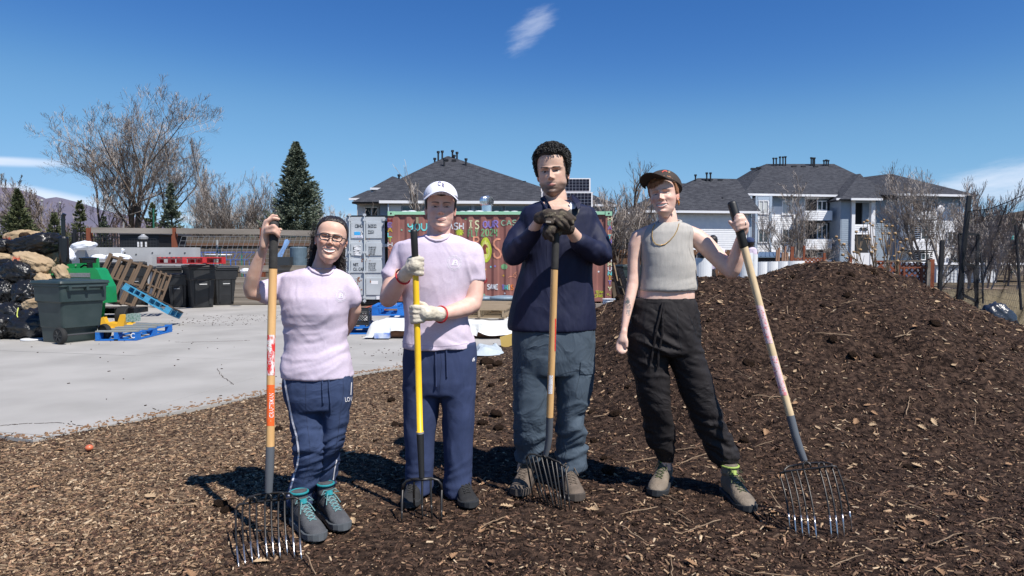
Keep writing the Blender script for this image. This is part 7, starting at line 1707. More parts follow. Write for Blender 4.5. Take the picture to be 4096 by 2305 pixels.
b.tube([W(1070, 1166, Y - .03), W(1048, 1176, Y - .035)], [51 / sc(Y), 55 / sc(Y)], 20)
def f1(co, no):
 z = co[:, 2]; low = 1 - sstep(z, .92, 1.16); f = .0065 * low * wrinkle(co, (1, 0, .28), 2.6, 14, 5, .9) + .0028 * (1 - low) * wrinkle(co, (.35, 0, -1), 2.6, 9, 8, .8)
 return f + .0012 * fbm(co * 30, 3, 2) - .002
sh1 = garment('t_shirt', b, .0075, M_lil, p1, f1, 6)
b = MB(); ring = []
for k in range(28):
 a = 2 * math.pi * k / 28; c = W(1279, 1068, Y); ring.append((c[0] + .071 * math.cos(a), c[1] + .070 * math.sin(a), c[2] + .016 * math.sin(a) + .004 * math.cos(a) - .01))
b.tube(ring, .0075, 10, closed=True); b.build('collar', M_lil, p1, smooth=True)
b = MB(); pel = [(1136, 1409, 1492, Y, .118), (1133, 1411, 1540, Y, .128), (1140, 1408, 1590, Y, .128), (1155, 1399, 1630, Y, .115)]
sl(b, pel); sl(b, [(1140, 1292, 1560, Y, .10), (1155, 1302, 1620, Y, .10), (1168, 1306, 1686, Y - .01, .096), (1190, 1304, 1774, Y - .03, .082), (1191, 1290, 1830, Y - .03, .074), (1183, 1276, 1890, Y - .02, .070), (1163, 1258, 1950, Y - .0, .064), (1148, 1248, 1992, Y - .01, .060), (1153, 1238, 2018, Y - .02, .052)], 2.1)
sl(b, [(1270, 1408, 1560, Y, .10), (1288, 1398, 1620, Y, .10), (1300, 1388, 1680, Y, .092), (1302, 1366, 1760, Y + .0, .080), (1285, 1352, 1830, Y + .04, .070), (1268, 1342, 1890, Y + .07, .064), (1256, 1334, 1945, Y + .10, .058), (1262, 1328, 1985, Y + .10, .050)], 2.1)
def fp1(co, no):
 z = co[:, 2]; low = 1 - sstep(z, .30, .55); kn = np.exp(-((z - .42) / .12) ** 2)
 return (.009 * low + .004 * kn) * wrinkle(co, (1, 0, .25), 4, 20, 15, .8) + .0025 * wrinkle(co, (.2, 0, 1), 2.5, 13, 19) + .0006 * fbm(co * 40, 2, 2)
pt1 = garment('sweatpants', b, .007, M_navyp, p1, fp1, 5); bv = bvh_of(pt1)
ribbon('side_stripe', bv, [(1139, 1518), (1146, 1560), (1156, 1610), (1172, 1690), (1186, 1740), (1194, 1790), (1196, 1822), (1190, 1862), (1178, 1900), (1166, 1945), (1156, 1985)], 7, M_wprint, p1, .002)
ribbon('side_stripe', bv, [(1405, 1530), (1402, 1580)], 3.5, M_wprint, p1, .002); ribbon('side_stripe', bv, [(1346, 1840), (1338, 1875), (1332, 1920)], 4, M_wprint, p1, .002)
M_seam = mat('navy_seam', (.020, .030, .070), .9)
ribbon('seam', bv, [(1223, 1520), (1222, 1600), (1228, 1690), (1240, 1790), (1238, 1850), (1212, 1930)], 1.6, M_seam, p1, .001); ribbon('seam', bv, [(1372, 1515), (1374, 1570), (1362, 1640), (1352, 1740), (1338, 1820)], 1.6, M_seam, p1, .001)
ribbon('pocket_seam', bv, [(1166, 1518), (1160, 1545), (1148, 1560)], 1.6, M_seam, p1, .001); ribbon('pocket_seam', bv, [(1410, 1545), (1398, 1570)], 1.6, M_seam, p1, .001)
for q in ([(1288, 1512), (1290, 1560), (1293, 1610), (1296, 1655)], [(1314, 1512), (1317, 1560), (1322, 1610), (1324, 1648)]): 
 bb = MB(); P = [hit(bv, x, y, .006) for x, y in q]; P = [k for k in P if k is not None]; bb.tube(P, .0035, 6); bb.build('drawstring', M_navyp, p1)
decal_text('lettering', bv, 'LOV', 1394, 1597, 18, M_wprint, p1, -.12, .62, .002)
bs = bvh_of(sh1)
def ab_logo(bs, cx, cy, R_, par, sx=1.0, mm=M_wprint):
 circ = [(cx + R_ * .78 * sx * math.cos(a), cy + R_ * .78 * math.sin(a)) for a in np.linspace(0, 2 * math.pi, 37)]; ribbon('logo_ring', bs, circ, 1.6, mm, par, .002, 2)
 V = [(-.42, .32), (-.10, -.38), (.06, -.38), (.06, -.05), (-.06, .12), (-.12, .32)]; V2 = [(.0, .02), (.10, .32), (-.02, .32), (-.08, .16)]
 for poly in (V,): decal('logo_letter', bs, [(cx + x * R_ * sx, cy + y * R_) for x, y in poly], [tuple(range(len(poly)))], mm, par, .002)
 ribbon('logo_letter', bs, [(cx + .10 * R_ * sx, cy - .32 * R_), (cx + .36 * R_ * sx, cy - .30 * R_), (cx + .40 * R_ * sx, cy - .12 * R_), (cx + .16 * R_ * sx, cy - .01 * R_), (cx + .44 * R_ * sx, cy + .08 * R_), (cx + .40 * R_ * sx, cy + .28 * R_), (cx + .02 * R_ * sx, cy + .28 * R_)], R_ * .13, mm, par, .0022, 3)
 word_ = 'SPRING' ; n = 6
 for k in range(n):
  for j, ch in enumerate(word_):
   a = 2 * math.pi * k / n + (j - 2.5) * .135 - math.pi / 2; V, Fc = glyph(ch); s = R_ * .24; c_, s_ = math.cos(a + math.pi / 2), math.sin(a + math.pi / 2); ox, oy = cx + R_ * sx * math.cos(a), cy + R_ * math.sin(a)
   decal('logo_letter', bs, [(ox + (v[0] - .3) * s * c_ + (v[1] - .35) * s * s_, oy + (v[0] - .3) * s * s_ - (v[1] - .35) * s * c_) for v in V], Fc, mm, par, .002)
_gl = {}
def glyph(ch):
 if ch not in _gl: _gl[ch] = text_mesh(ch, 1.0, bold=True, res=1)
 return _gl[ch]
ab_logo(bs, 1361, 1184, 24, p1, .86)
# skin
b = MB(); limb(b, pl([(1283, 1085, Y, 40), (1296, 1045, Y + .01, 37), (1305, 1010, Y + .02, 38)])); sl(b, shrink(tor[1:], .86)); sl(b, shrink(pel, .8))
sl(b, [(1190, 1260, 1600, Y, .06), (1215, 1275, 1780, Y - .02, .05), (1180, 1225, 1980, Y - .01, .034), (1178, 1222, 2070, Y - .01, .03)]); sl(b, [(1310, 1370, 1600, Y, .06), (1308, 1345, 1780, Y + .02, .05), (1275, 1318, 1960, Y + .1, .034), (1278, 1318, 2040, Y + .1, .03)])
limb(b, pl([(1140, 1130, Y, 36), (1085, 1155, Y - .03, 34), (1035, 1172, Y - .06, 33), (1006, 1172, Y - .09, 28), (1002, 1150, Y - .10, 29), (1014, 1105, Y - .12, 29), (1032, 1050, Y - .14, 24), (1050, 1004, Y - .16, 18), (1056, 986, Y - .165, 17)]))
YH = 3.22
limb(b, pl([(1056, 984, YH, 17), (1062, 955, YH, 20), (1064, 930, YH, 20), (1066, 905, YH + .01, 18), (1068, 890, YH + .012, 15)]), 12)
for ch in ([(1068, 905, YH, 10), (1074, 880, YH + .03, 8.5), (1090, 863, YH + .035, 8), (1108, 865, YH + .02, 7)], [(1066, 915, YH - .005, 11), (1072, 886, YH - .01, 9.5), (1095, 873, YH - .02, 9), (1114, 877, YH - .015, 8)],
  [(1062, 925, YH - .01, 11), (1068, 914, YH - .03, 9.5), (1095, 904, YH - .045, 9.5), (1108, 916, YH - .035, 9), (1118, 928, YH - .02, 8)], [(1060, 945, YH - .01, 11), (1068, 930, YH - .03, 9.5), (1098, 927, YH - .045, 9.5), (1110, 938, YH - .035, 9), (1116, 948, YH - .02, 8)],
  [(1062, 950, YH + .01, 11), (1085, 930, YH + .045, 9), (1108, 920, YH + .05, 8.5), (1124, 919, YH + .03, 7.5)]): limb(b, pl(ch), 10)
limb(b, pl([(1385, 1135, Y, 26), (1414, 1190, Y + .02, 25), (1419, 1240, Y + .05, 27), (1402, 1290, Y + .1, 24), (1380, 1330, Y + .15, 20), (1350, 1350, Y + .17, 17)]))
hp1 = dict(smile=1.0, open=.068, eh=.0125, mw=.118, iris=(.04, .02, .01), browc=(.03, .018, .012), browt=.009, blush=.55, lip=(.55, .22, .19), wid=1.03, drop=.0)
H1 = .218; hd = head('h', H1, 1325, 960, 3.35, R(13), R(-4), R(8), SK1, hp1); M1 = hd[3]
person_body(b, .006, hd, SK1, p1)
M_hairb = mat('black_brown_hair', (.014, .010, .009), .42, (.024, .017, .014), 60, .5, 160, stretch=(1, 1, .2), spec=.5)
def mk1(x, y, z, a):
 aa = np.abs(a); hl = np.interp(aa, [0, .4, .8, 1.15, 1.45, 1.7, 1.95, 3.2], [.86, .855, .81, .69, .56, .46, .24, .12]); return sstep(z - hl, .0, .07)
hair_shell('hair', H1, M1, mk1, .034, M_hairb, p1, hp1, (46, 4, 3), .75, 4)
S = []; r_ = random.Random(8)
def wavy(p, q, n=6, amp=.006, r0=.0012):
 p, q = np.array(p), np.array(q); L = np.linalg.norm(q - p); pts = [p]
 for k in range(1, n + 1): pts.append(p + (q - p) * k / n + np.array([r_.gauss(0, amp), r_.gauss(0, amp), r_.gauss(0, amp * .6)]))
 return [(*pts[k], *pts[k + 1], r0, r0 * .8) for k in range(n)]
for k in range(900):
 side = r_.random(); x0 = r_.uniform(1262, 1372); x1 = r_.choice([r_.gauss(1252, 12), r_.gauss(1357, 11)]); y1 = r_.uniform(1035, 1092) if x1 < 1300 else r_.uniform(1040, 1100)
 S += wavy(W(x0, 930 + r_.uniform(-20, 30), 3.46), W(x1, y1, 3.46 + r_.uniform(-.03, .03)), 6, .007, .0016)
for k in range(60): a_ = r_.choice([-1, 1]); S += wavy(W(1312 + a_ * r_.uniform(48, 64), 905 + r_.uniform(-20, 60), 3.37), W(1312 + a_ * r_.uniform(64, 82), 950 + r_.uniform(-20, 80), 3.37), 5, .004, .0007)
strands('loose_hair', S, M_hairb, p1)
# glasses
gl = thing('glasses', None, None); bpy.data.objects.remove(gl)
M_frame = mat('black_blue_frame', (.012, .014, .022), .25, spec=.6); b = MB(); mm = np.array(M1)
def L1(x, y, z): return Vector(xf(M1, [[x * H1, y * H1, (z - .5) * H1]])[0])
for s in (-1, 1):
 ring = []
 for k in range(26):
  a = 2 * math.pi * k / 26; ca, sa = math.cos(a), math.sin(a); ring.append(L1(s * .138 + .102 * math.copysign(abs(ca) ** .7, ca), -.432 + .08 * abs(s * .138 + .1 * ca) ** 1.2, .505 + .068 * math.copysign(abs(sa) ** .8, sa) + (.012 * ca * s)))
 b.tube(ring, .0024, 8, closed=True); b.tube([L1(s * .24, -.405, .535), L1(s * .30, -.33, .535), L1(s * .335, .03, .52)], .0024, 6)
b.tube([L1(-.036, -.435, .525), L1(0, -.445, .532), L1(.036, -.435, .525)], .0024, 6); gl = b.build('glasses', M_frame, p1, smooth=True)
b = MB()
for s in (-1, 1): q = L1(s * .335, .02, .375); b.ball(q, .0035, 8, 6)
b.build('earring', mat('pearl', (.8, .78, .74), .2), p1, smooth=True)
M_teal = mat('teal_lining', (.01, .22, .25), .8); M_gshoe = mat('grey_suede', (.085, .088, .095), .9, (.06, .062, .07), 20, .3, 200); M_sole = mat('grey_sole', (.10, .11, .12), .7); M_lace1 = mat('teal_lace', (.03, .24, .28), .8, (.25, .30, .28), 220)
g0, g1_ = G(1184, 2092), G(1284, 2172); shoe(g0, g1_, M_gshoe, M_sole, M_lace1, p1, .135, .049, .030, 'boot', 1.3, M_teal); g0, g1_ = G(1290, 2056), G(1382, 2130); shoe(g0, g1_, M_gshoe, M_sole, M_lace1, p1, .135, .048, .030, 'boot', 1.3, M_teal)
def zx(x, y): return 900 + x / 1.697, 1450 + y / 1.697
tp = [(75, 1000), (120, 985), (168, 965), (215, 958), (272, 945), (315, 940), (363, 938), (405, 932), (458, 935), (503, 945)]; bt = [(95, 1402), (140, 1388), (188, 1366), (232, 1352), (287, 1332), (333, 1326), (376, 1330), (425, 1312), (473, 1328), (520, 1344)]
def grd(x, y): return G(x, y)[1]
T = [(*zx(x, y), 3.08 + .02 * i / 9) for i, (x, y) in enumerate(tp)]; B = [(*zx(x, y), grd(*zx(x, y)) - .0) for x, y in bt]
cr = [[(*zx(75, 1002), 3.08), (*zx(82, 978), 3.085), (*zx(100, 965), 3.09), (*zx(200, 950), 3.09), (*zx(300, 937), 3.09), (*zx(400, 927), 3.095), (*zx(470, 917), 3.1), (*zx(495, 925), 3.1), (*zx(504, 947), 3.1)],
 [(*zx(122, 985), 3.09), (*zx(128, 945), 3.11), (*zx(160, 915), 3.12), (*zx(220, 898), 3.13), (*zx(290, 888), 3.14), (*zx(370, 884), 3.14), (*zx(440, 890), 3.13), (*zx(456, 905), 3.12), (*zx(459, 935), 3.1)],
 [(*zx(168, 965), 3.09), (*zx(172, 925), 3.08), (*zx(192, 910), 3.08), (*zx(212, 925), 3.08), (*zx(216, 958), 3.09)], [(*zx(363, 938), 3.09), (*zx(366, 902), 3.08), (*zx(385, 884), 3.08), (*zx(404, 900), 3.08), (*zx(406, 932), 3.09)], [(*zx(272, 945), 3.09), (*zx(280, 905), 3.09), (*zx(292, 885), 3.1), (*zx(312, 905), 3.09), (*zx(316, 940), 3.09)]]
fk1, rs = fork('ten tine fork with orange and red stickers held by the woman in glasses', [(1097, 886, 3.21, 17, 'g'), (1092, 1070, 3.2, 16.5, 'g'), (1092, 1076, 3.2, 16.5, 'w'), (1084, 1400, 3.16, 16, 'w'), (1081, 1786, 3.12, 16.5, 'w'), (1081, 1786, 3.12, 17, 'f'), (1078, 1880, 3.11, 17, 'f'), (1075, 1968, 3.11, 14.5, 'f')], T, B, cr, M_grip, M_hwood, .012, M_shine)
sticker_on(rs['w'], 1085, 1340, 1083.5, 1502, 15, M_scrat, text='CRAFTSMAN', mt=M_whst, th=11, tx=-4, scr=.03, sx=.86); sticker_on(rs['w'], 1083, 1540, 1081.5, 1704, 15, M_orange, text='CRAFTSMAN', mt=M_whst, th=16, tx=3, scr=.03, seed=2, sx=.78)
# =============== the man in the white cap
SK2 = (.76, .50, .41); Y = 3.72
p2 = thing('person', 'young man in white baseball cap, lilac t-shirt and work gloves, second from left', 'person', tuple(G(1750, 2000)))
tor = [(1700, 1810, 940, Y, .075), (1650, 1850, 950, Y, .095), (1592, 1906, 972, Y, .115), (1580, 1920, 1010, Y, .13), (1590, 1915, 1070, Y, .145), (1605, 1890, 1140, Y, .148), (1614, 1866, 1210, Y, .140), (1616, 1872, 1280, Y, .137), (1616, 1890, 1340, Y, .142), (1613, 1903, 1372, Y, .146), (1613, 1904, 1390, Y, .146)]
b = MB(); sl(b, tor); limb(b, pl([(1615, 1010, Y, 48), (1590, 1060, Y - .02, 46), (1566, 1096, Y - .03, 42)])); limb(b, pl([(1885, 1012, Y, 48), (1895, 1060, Y - .01, 45), (1898, 1100, Y - .01, 42)]))
b.tube([W(1574, 1088, Y - .03), W(1558, 1112, Y - .035)], [.059, .062], 20); b.tube([W(1897, 1094, Y - .01), W(1898, 1124, Y - .012)], [.056, .061], 20)
def f2(co, no):
 z = co[:, 2]; low = 1 - sstep(z, .82, 1.0); f = .007 * low * wrinkle(co, (1, 0, -.22), 3, 12, 25, .8) + .0035 * (1 - low) * wrinkle(co, (-.22, 0, 1), 1.9, 8, 28, 1.0)
 return f + .0010 * fbm(co * 30, 3, 2) - .002
sh2 = garment('t_shirt', b, .008, M_lil, p2, f2, 6); bs = bvh_of(sh2)
b = MB(); ring = []
for k in range(28): a = 2 * math.pi * k / 28; c = W(1753, 945, Y); ring.append((c[0] + .083 * math.cos(a), c[1] + .078 * math.sin(a), c[2] + .026 * math.sin(a) + .0 - .008))
b.tube(ring, .008, 10, closed=True); b.build('collar', M_lil, p2, smooth=True)
ab_logo(bs, 1817, 1052, 29, p2, .95)
ribbon('hem_seam', bs, [(1616, 1374), (1680, 1383), (1750, 1387), (1830, 1382), (1898, 1368)], 1.4, mat('lilac_seam', (.40, .31, .42), .9), p2, .001)
b = MB(); pel = [(1618, 1902, 1368, Y, .125), (1612, 1905, 1440, Y, .135), (1615, 1904, 1520, Y, .135), (1618, 1902, 1572, Y, .12)]
sl(b, pel); sl(b, [(1616, 1762, 1540, Y, .11), (1620, 1752, 1640, Y, .105), (1622, 1740, 1740, Y, .098), (1626, 1734, 1850, Y + .0, .09), (1628, 1728, 1920, Y, .085), (1629, 1722, 1972, Y - .01, .080)], 2.2); sl(b, [(1758, 1902, 1540, Y, .11), (1771, 1898, 1640, Y, .105), (1776, 1892, 1740, Y, .098), (1778, 1885, 1850, Y, .09), (1778, 1881, 1920, Y, .085), (1784, 1878, 1974, Y - .01, .080)], 2.2)
def fp2(co, no):
 z = co[:, 2]; low = 1 - sstep(z, .05, .30); return .007 * low * wrinkle(co, (1, 0, .3), 4, 17, 35, .8) + .005 * wrinkle(co, (.16, 0, 1), 1.6, 9, 39, .8) + .0006 * fbm(co * 40, 2, 2)
M_navy2 = mat('blue_sweat_fabric', (.044, .060, .130), .9, (.036, .050, .108), 12, .3, 500, spec=.15, bdist=.003, fold=(4, .022, (1, 1, .5), .2))
pt2 = garment('sweatpants', b, .0085, M_navy2, p2, fp2, 5); bv = bvh_of(pt2)
for q in ([(1743, 1404), (1743, 1460), (1746, 1520), (1747, 1546)], [(1785, 1402), (1787, 1450), (1788, 1508)]):
 bb = MB(); P = [k for k in (hit(bv, x, y, .006) for x, y in q) if k is not None]; bb.tube(P, .0045, 6); bb.build('drawstring', M_navy2, p2)
ribbon('seam', bv, [(1762, 1402), (1766, 1460), (1758, 1560)], 1.6, M_seam, p2, .001)
ribbon('emblem', bv, [(1889, 1446), (1891, 1436), (1896, 1430), (1893, 1440), (1898, 1436), (1895, 1444), (1891, 1444)], 2.6, M_wprint, p2, .002, 2)
b = MB(); limb(b, pl([(1752, 975, Y, 50), (1754, 930, Y, 47), (1758, 890, Y + .01, 47)])); sl(b, shrink(tor[1:], .86)); sl(b, shrink(pel, .8))
for (x, xx) in ((1675, 1672), (1833, 1830)): sl(b, [(x - 45, x + 45, 1560, Y, .07), (x - 38, x + 34, 1740, Y, .06), (xx - 22, xx + 22, 1930, Y, .04), (xx - 22, xx + 22, 1990, Y, .035)])
limb(b, pl([(1625, 1015, Y, 42), (1585, 1095, Y - .03, 40), (1562, 1165, Y - .06, 40), (1553, 1195, Y - .07, 36), (1562, 1185, Y - .09, 37), (1583, 1150, Y - .13, 36), (1605, 1118, Y - .18, 27), (1622, 1096, Y - .21, 22)]))
limb(b, pl([(1880, 1020, Y, 42), (1898, 1110, Y - .01, 39), (1898, 1180, Y - .03, 37), (1890, 1218, Y - .05, 35), (1860, 1232, Y - .09, 36), (1815, 1246, Y - .14, 32), (1775, 1256, Y - .19, 25), (1750, 1258, Y - .21, 22)]))
hp2 = dict(smile=.6, open=.014, eh=.014, mw=.10, iris=(.04, .03, .02), browc=(.035, .022, .015), browt=.014, blush=.35, lip=(.56, .25, .22), nose=1.0, jaw=1.12, wid=1.0, stubble=.10)
H2 = .245; hd = head('h', H2, 1762, 829, 3.70, R(8), R(-2), R(1), SK2, hp2); M2 = hd[3]
person_body(b, .0066, hd, SK2, p2)
def capfn(name, H, M, zc, th, m, mb_, parent, yaw=0, pit=0, L=.075, bz=.70, slope=-.25, curve=6.0, span=R(66), bend=1.0, panel=True):
 Mc = M @ Euler((pit, 0, yaw), 'XYZ').to_matrix().to_4x4()
 X, Yv, Z, A = head_grid(H); P = np.stack([X, Yv, Z - .5], -1); N = P - np.array([0, .05, .1]); N /= np.linalg.norm(N, axis=-1)[..., None]
 hz = zc + .03 * np.cos(A); k = sstep(Z - hz, -.0, .012); ang = np.abs(((A + np.pi) / (np.pi / 3)) % 1 - .5) * 2
 t = np.where(k > 0, th * k * (1 + .02 * fbm(np.stack([X * 12, Yv * 12, Z * 12], -1).reshape(-1, 3), 3, 2).reshape(X.shape)) - .006 * (ang > .955), -.02)
 V = (P * np.array([1.0, 1.0, 1.0]) + N * t[..., None]).reshape(-1, 3) * H; nz, na = X.shape; i = np.arange(nz * na).reshape(nz, na); r = np.roll(i, -1, 1); keep = (Z[1:] > (hz[1:] - .02))
 Fc = np.stack([i[:-1], r[:-1], r[1:], i[1:]], -1)[keep]; cap = objmesh(name, rawmesh(name, xf(Mc, V), [tuple(f) for f in Fc] + [tuple(i[-1])], m, True), parent)
 ns, nt = 28, 10; top = []; 
 for j in range(nt + 1):
  for i_ in range(ns + 1):
   s = -1 + 2 * i_ / ns; t = j / nt; a = s * span; bx = math.sin(a) * (.33 + th) * H; by = -math.cos(a) * (.385 + th) * H
   ln = L * (max(0, 1 - abs(s) ** 2.6)) ** .5; x = bx * (1 + .06 * t); y = by - t * ln; z = (bz - .5) * H + t * ln * slope - curve * x * x * (.75 + .25 * t * ln / L) * bend; top.append((x, y, z))
 n = len(top); V = np.array(top + [(x, y + .001, z - .0035) for x, y, z in top]); w = ns + 1; Fc = []
 for j in range(nt):
  for i_ in range(ns): a0 = j * w + i_; Fc += [(a0, a0 + 1, a0 + w + 1, a0 + w), (n + a0, n + a0 + w, n + a0 + w + 1, n + a0 + 1)]
 for i_ in range(ns): a0 = nt * w + i_; Fc.append((a0, a0 + 1, n + a0 + 1, n + a0))
 for j in range(nt): Fc += [(j * w, (j + 1) * w, n + (j + 1) * w, n + j * w), (j * w + ns, n + j * w + ns, n + (j + 1) * w + ns, (j + 1) * w + ns)]
 br = objmesh('brim', rawmesh('brim', xf(Mc, V), Fc, mb_, True), cap)
 bb = MB(); q = xf(Mc, [[0, .05 * H, (.5 + th) * H]])[0]; bb.ball(q, .007, 10, 6, (1, 1, .6)); bb.build('button', m, cap, smooth=True)
 return cap, br
M_capw = mat('white_cotton', (.78, .78, .86), .85, (.74, .74, .83), 20, .3, 400, spec=.2, bdist=.003)
cap2, br2 = capfn('baseball_cap', H2, M2, .67, .062, M_capw, M_capw, p2, 0, R(-2), .075, .80, -.22, 6.0)
bc = bvh_of(cap2); M_cr_ = mat('dark_purple_thread', (.05, .035, .14), .8)
for ch, x, y, h in (('C', 1757, 736, 17), ('R', 1773, 743, 17)): decal_text('embroidered_letter', bc, ch, x, y, h, M_cr_, cap2, .05, .8, .002)
def mk2(x, y, z, a):
 aa = np.abs(a); hl = np.interp(aa, [0, .5, .9, 1.15, 1.3, 1.6, 2.0, 3.2], [.68, .72, .70, .60, .42, .42, .25, .12]); return sstep(z - hl, 0, .04)
hair_shell('hair', H2, M2, mk2, .030, M_hairb, p2, hp2, (40, 20, 10), .5, 9)
M_glv = mat('cream_leather', (.66, .60, .49), .65, (.54, .48, .38), 14, .6, 45, spec=.3, bdist=.012); M_rtrim = mat('red_binding', (.50, .02, .03), .7)
YG = 3.45
b = MB(); limb(b, pl([(1618, 1102, YG + .06, 27), (1630, 1090, YG + .03, 29), (1648, 1076, YG - .005, 31), (1662, 1062, YG - .02, 29)]), 12)
sl(b, [(1632, 1678, 1035, YG - .005, .026), (1634, 1684, 1060, YG - .008, .032), (1632, 1684, 1085, YG - .005, .030)])
for k, (y0, y1) in enumerate(((1040, 1037), (1057, 1056), (1075, 1076), (1091, 1094))): limb(b, pl([(1655, y0, YG - .028, 11.5), (1676, y1, YG - .030, 11.5), (1687, y1 + 1, YG - .004, 10.5), (1680, y1 + 2, YG + .028, 10), (1660, y1 + 2, YG + .035, 10)]), 10)
limb(b, pl([(1632, 1062, YG + .0, 13), (1640, 1040, YG + .01, 12), (1655, 1030, YG + .03, 11), (1672, 1028, YG + .03, 9)]), 10)
def fg(co, no): return .0010 * ridged(co * 45, 5, 2) + .0009 * wrinkle(co, (1, 0, -.6), 20, 60, 7)
g2a = garment('glove', b, .0042, M_glv, p2, fg, 2)
b = MB(); limb(b, pl([(1756, 1257, YG + .05, 29), (1740, 1256, YG + .035, 28), (1722, 1254, YG + .005, 30), (1704, 1254, YG - .02, 30)]), 12)
sl(b, [(1656, 1722, 1232, YG - .010, .026), (1650, 1728, 1255, YG - .012, .032), (1656, 1728, 1280, YG - .010, .028)])
for k, (y0, y1) in enumerate(((1232, 1231), (1249, 1249), (1266, 1268), (1281, 1285))): limb(b, pl([(1690, y0, YG - .030, 11.5), (1660, y1, YG - .034, 11.5), (1647 + k, y1 + 1, YG - .010, 11), (1655 + k, y1 + 1, YG + .026, 10), (1680, y1, YG + .035, 10)]), 10)
limb(b, pl([(1708, 1236, YG - .005, 13), (1694, 1220, YG + .015, 12), (1678, 1214, YG + .03, 10.5), (1660, 1216, YG + .035, 9)]), 10)
g2b = garment('glove', b, .0042, M_glv, p2, fg, 2)
def ring_at(c, ax, r, m, par, name='cuff_binding', tr=.0045):
 ax = Vector(ax).normalized(); u = ax.orthogonal().normalized(); v = ax.cross(u); b = MB(); b.tube([Vector(c) + u * math.cos(a) * r + v * math.sin(a) * r for a in np.linspace(0, 2 * math.pi, 25)[:-1]], tr, 8, closed=True); return b.build(name, m, par, smooth=True)
ring_at(W(1612, 1107, YG + .075), W(1612, 1107, YG + .075) - W(1640, 1084, YG + .02), .0405, M_rtrim, g2a); ring_at(W(1763, 1258, YG + .06), W(1763, 1258, YG + .06) - W(1730, 1256, YG), .042, M_rtrim, g2b)
M_bshoe = mat('black_trainer', (.012, .012, .013), .75, (.02, .02, .021), 30, .2, 200); M_bsole = mat('dark_sole', (.025, .027, .03), .7)
shoe(G(1668, 1958), G(1634, 2040), M_bshoe, M_bsole, M_bshoe, p2, .10, .050, .026, 'shoe'); shoe(G(1838, 1962), G(1886, 2040), M_bshoe, M_bsole, M_bshoe, p2, .10, .050, .026, 'shoe')
def zy(x, y): return 1450 + x / 1.706, 1350 + y / 1.706
tt = [(274, 1040), (352, 985), (408, 975), (466, 975), (541, 1040)]; bt = [(268, 1256), (352, 1040), (409, 1240), (474, 1236), (540, 1250)]
T = [(*zy(x, y), 3.40) for x, y in tt]; B = [(*zy(x, y), grd(*zy(x, y))) for x, y in bt]; B[1] = (*zy(353, 1150), 3.44)
cr = [[(*zy(274, 1042), 3.40), (*zy(279, 1005), 3.40), (*zy(300, 980), 3.40), (*zy(345, 967), 3.40), (*zy(400, 964), 3.40), (*zy(470, 962), 3.40), (*zy(515, 975), 3.40), (*zy(536, 1000), 3.40), (*zy(541, 1042), 3.40)], [(*zy(330, 968), 3.40), (*zy(400, 970), 3.395), (*zy(480, 966), 3.40)]]
fk2, rs = fork('five tine garden fork with bright yellow shaft held by the man in the white cap', [(1655, 918, 3.42, 14.5, 'g'), (1661, 1040, 3.44, 13.5, 'g'), (1661, 1044, 3.44, 12.5, 'w'), (1671, 1400, 3.43, 13, 'w'), (1680, 1726, 3.42, 12.5, 'w'), (1680, 1727, 3.42, 15.5, 'c'), (1680.5, 1735, 3.42, 15, 'f'), (1687, 1912, 3.40, 11, 'f')], T, B, cr, M_gripk, M_hyel, .010, M_steel, .006, ferm=M_gripk)
# =============== the tall man in navy
SK3 = (.66, .44, .335); Y = 3.86
p3 = thing('person', 'tall curly haired man in navy long sleeved top leaning on a fork with both hands', 'person', tuple(G(2210, 1975)))
tor = [(2184, 2254, 797, Y + .02, .06), (2140, 2308, 810, Y, .09), (2094, 2372, 830, Y, .12), (2076, 2390, 862, Y, .135), (2076, 2392, 915, Y, .145), (2086, 2382, 980, Y, .155), (2090, 2370, 1050, Y, .155), (2074, 2370, 1110, Y, .155), (2056, 2378, 1180, Y, .160), (2040, 2383, 1250, Y, .165), (2030, 2384, 1296, Y, .168), (2030, 2382, 1318, Y, .168)]
b = MB(); sl(b, tor); limb(b, pl([(2122, 892, Y, 50), (2082, 950, Y - .03, 50), (2056, 1008, Y - .08, 47), (2056, 1018, Y - .10, 45), (2082, 992, Y - .15, 42), (2118, 952, Y - .21, 37), (2141, 920, Y - .25, 33)])); limb(b, pl([(2348, 892, Y, 50), (2380, 950, Y - .03, 50), (2402, 1005, Y - .08, 47), (2402, 1020, Y - .10, 45), (2372, 1008, Y - .15, 43), (2338, 982, Y - .20, 40), (2316, 964, Y - .23, 38)]))
M_navys = mat('navy_wicking_jersey', (.010, .013, .038), .65, (.013, .016, .045), 60, .2, 500, spec=.3, stretch=(1, 1, .3), bdist=.002, fold=(3.5, .028, (1, 1, .5), -.3))
def f3(co, no):
 z = co[:, 2]; x = co[:, 0]; arm = sstep(np.abs(x - .26), .14, .24) * sstep(z, 1.2, 1.32); f = .006 * arm * wrinkle(co, (-.5, 0, 1), 2.6, 11, 45, .9) + .005 * (1 - arm) * (1 - sstep(z, 1.25, 1.5)) * wrinkle(co, (.08, 0, 1), .8, 6, 48, .7)
 sl_ = sstep(z, 1.2, 1.3) * np.exp(-((z - 1.36) / .08) ** 2); return f + .003 * sl_ * wrinkle(co, (1, 0, .5), 4, 14, 51) - .002
sh3 = garment('long_sleeve_top', b, .0085, M_navys, p3, f3, 5)
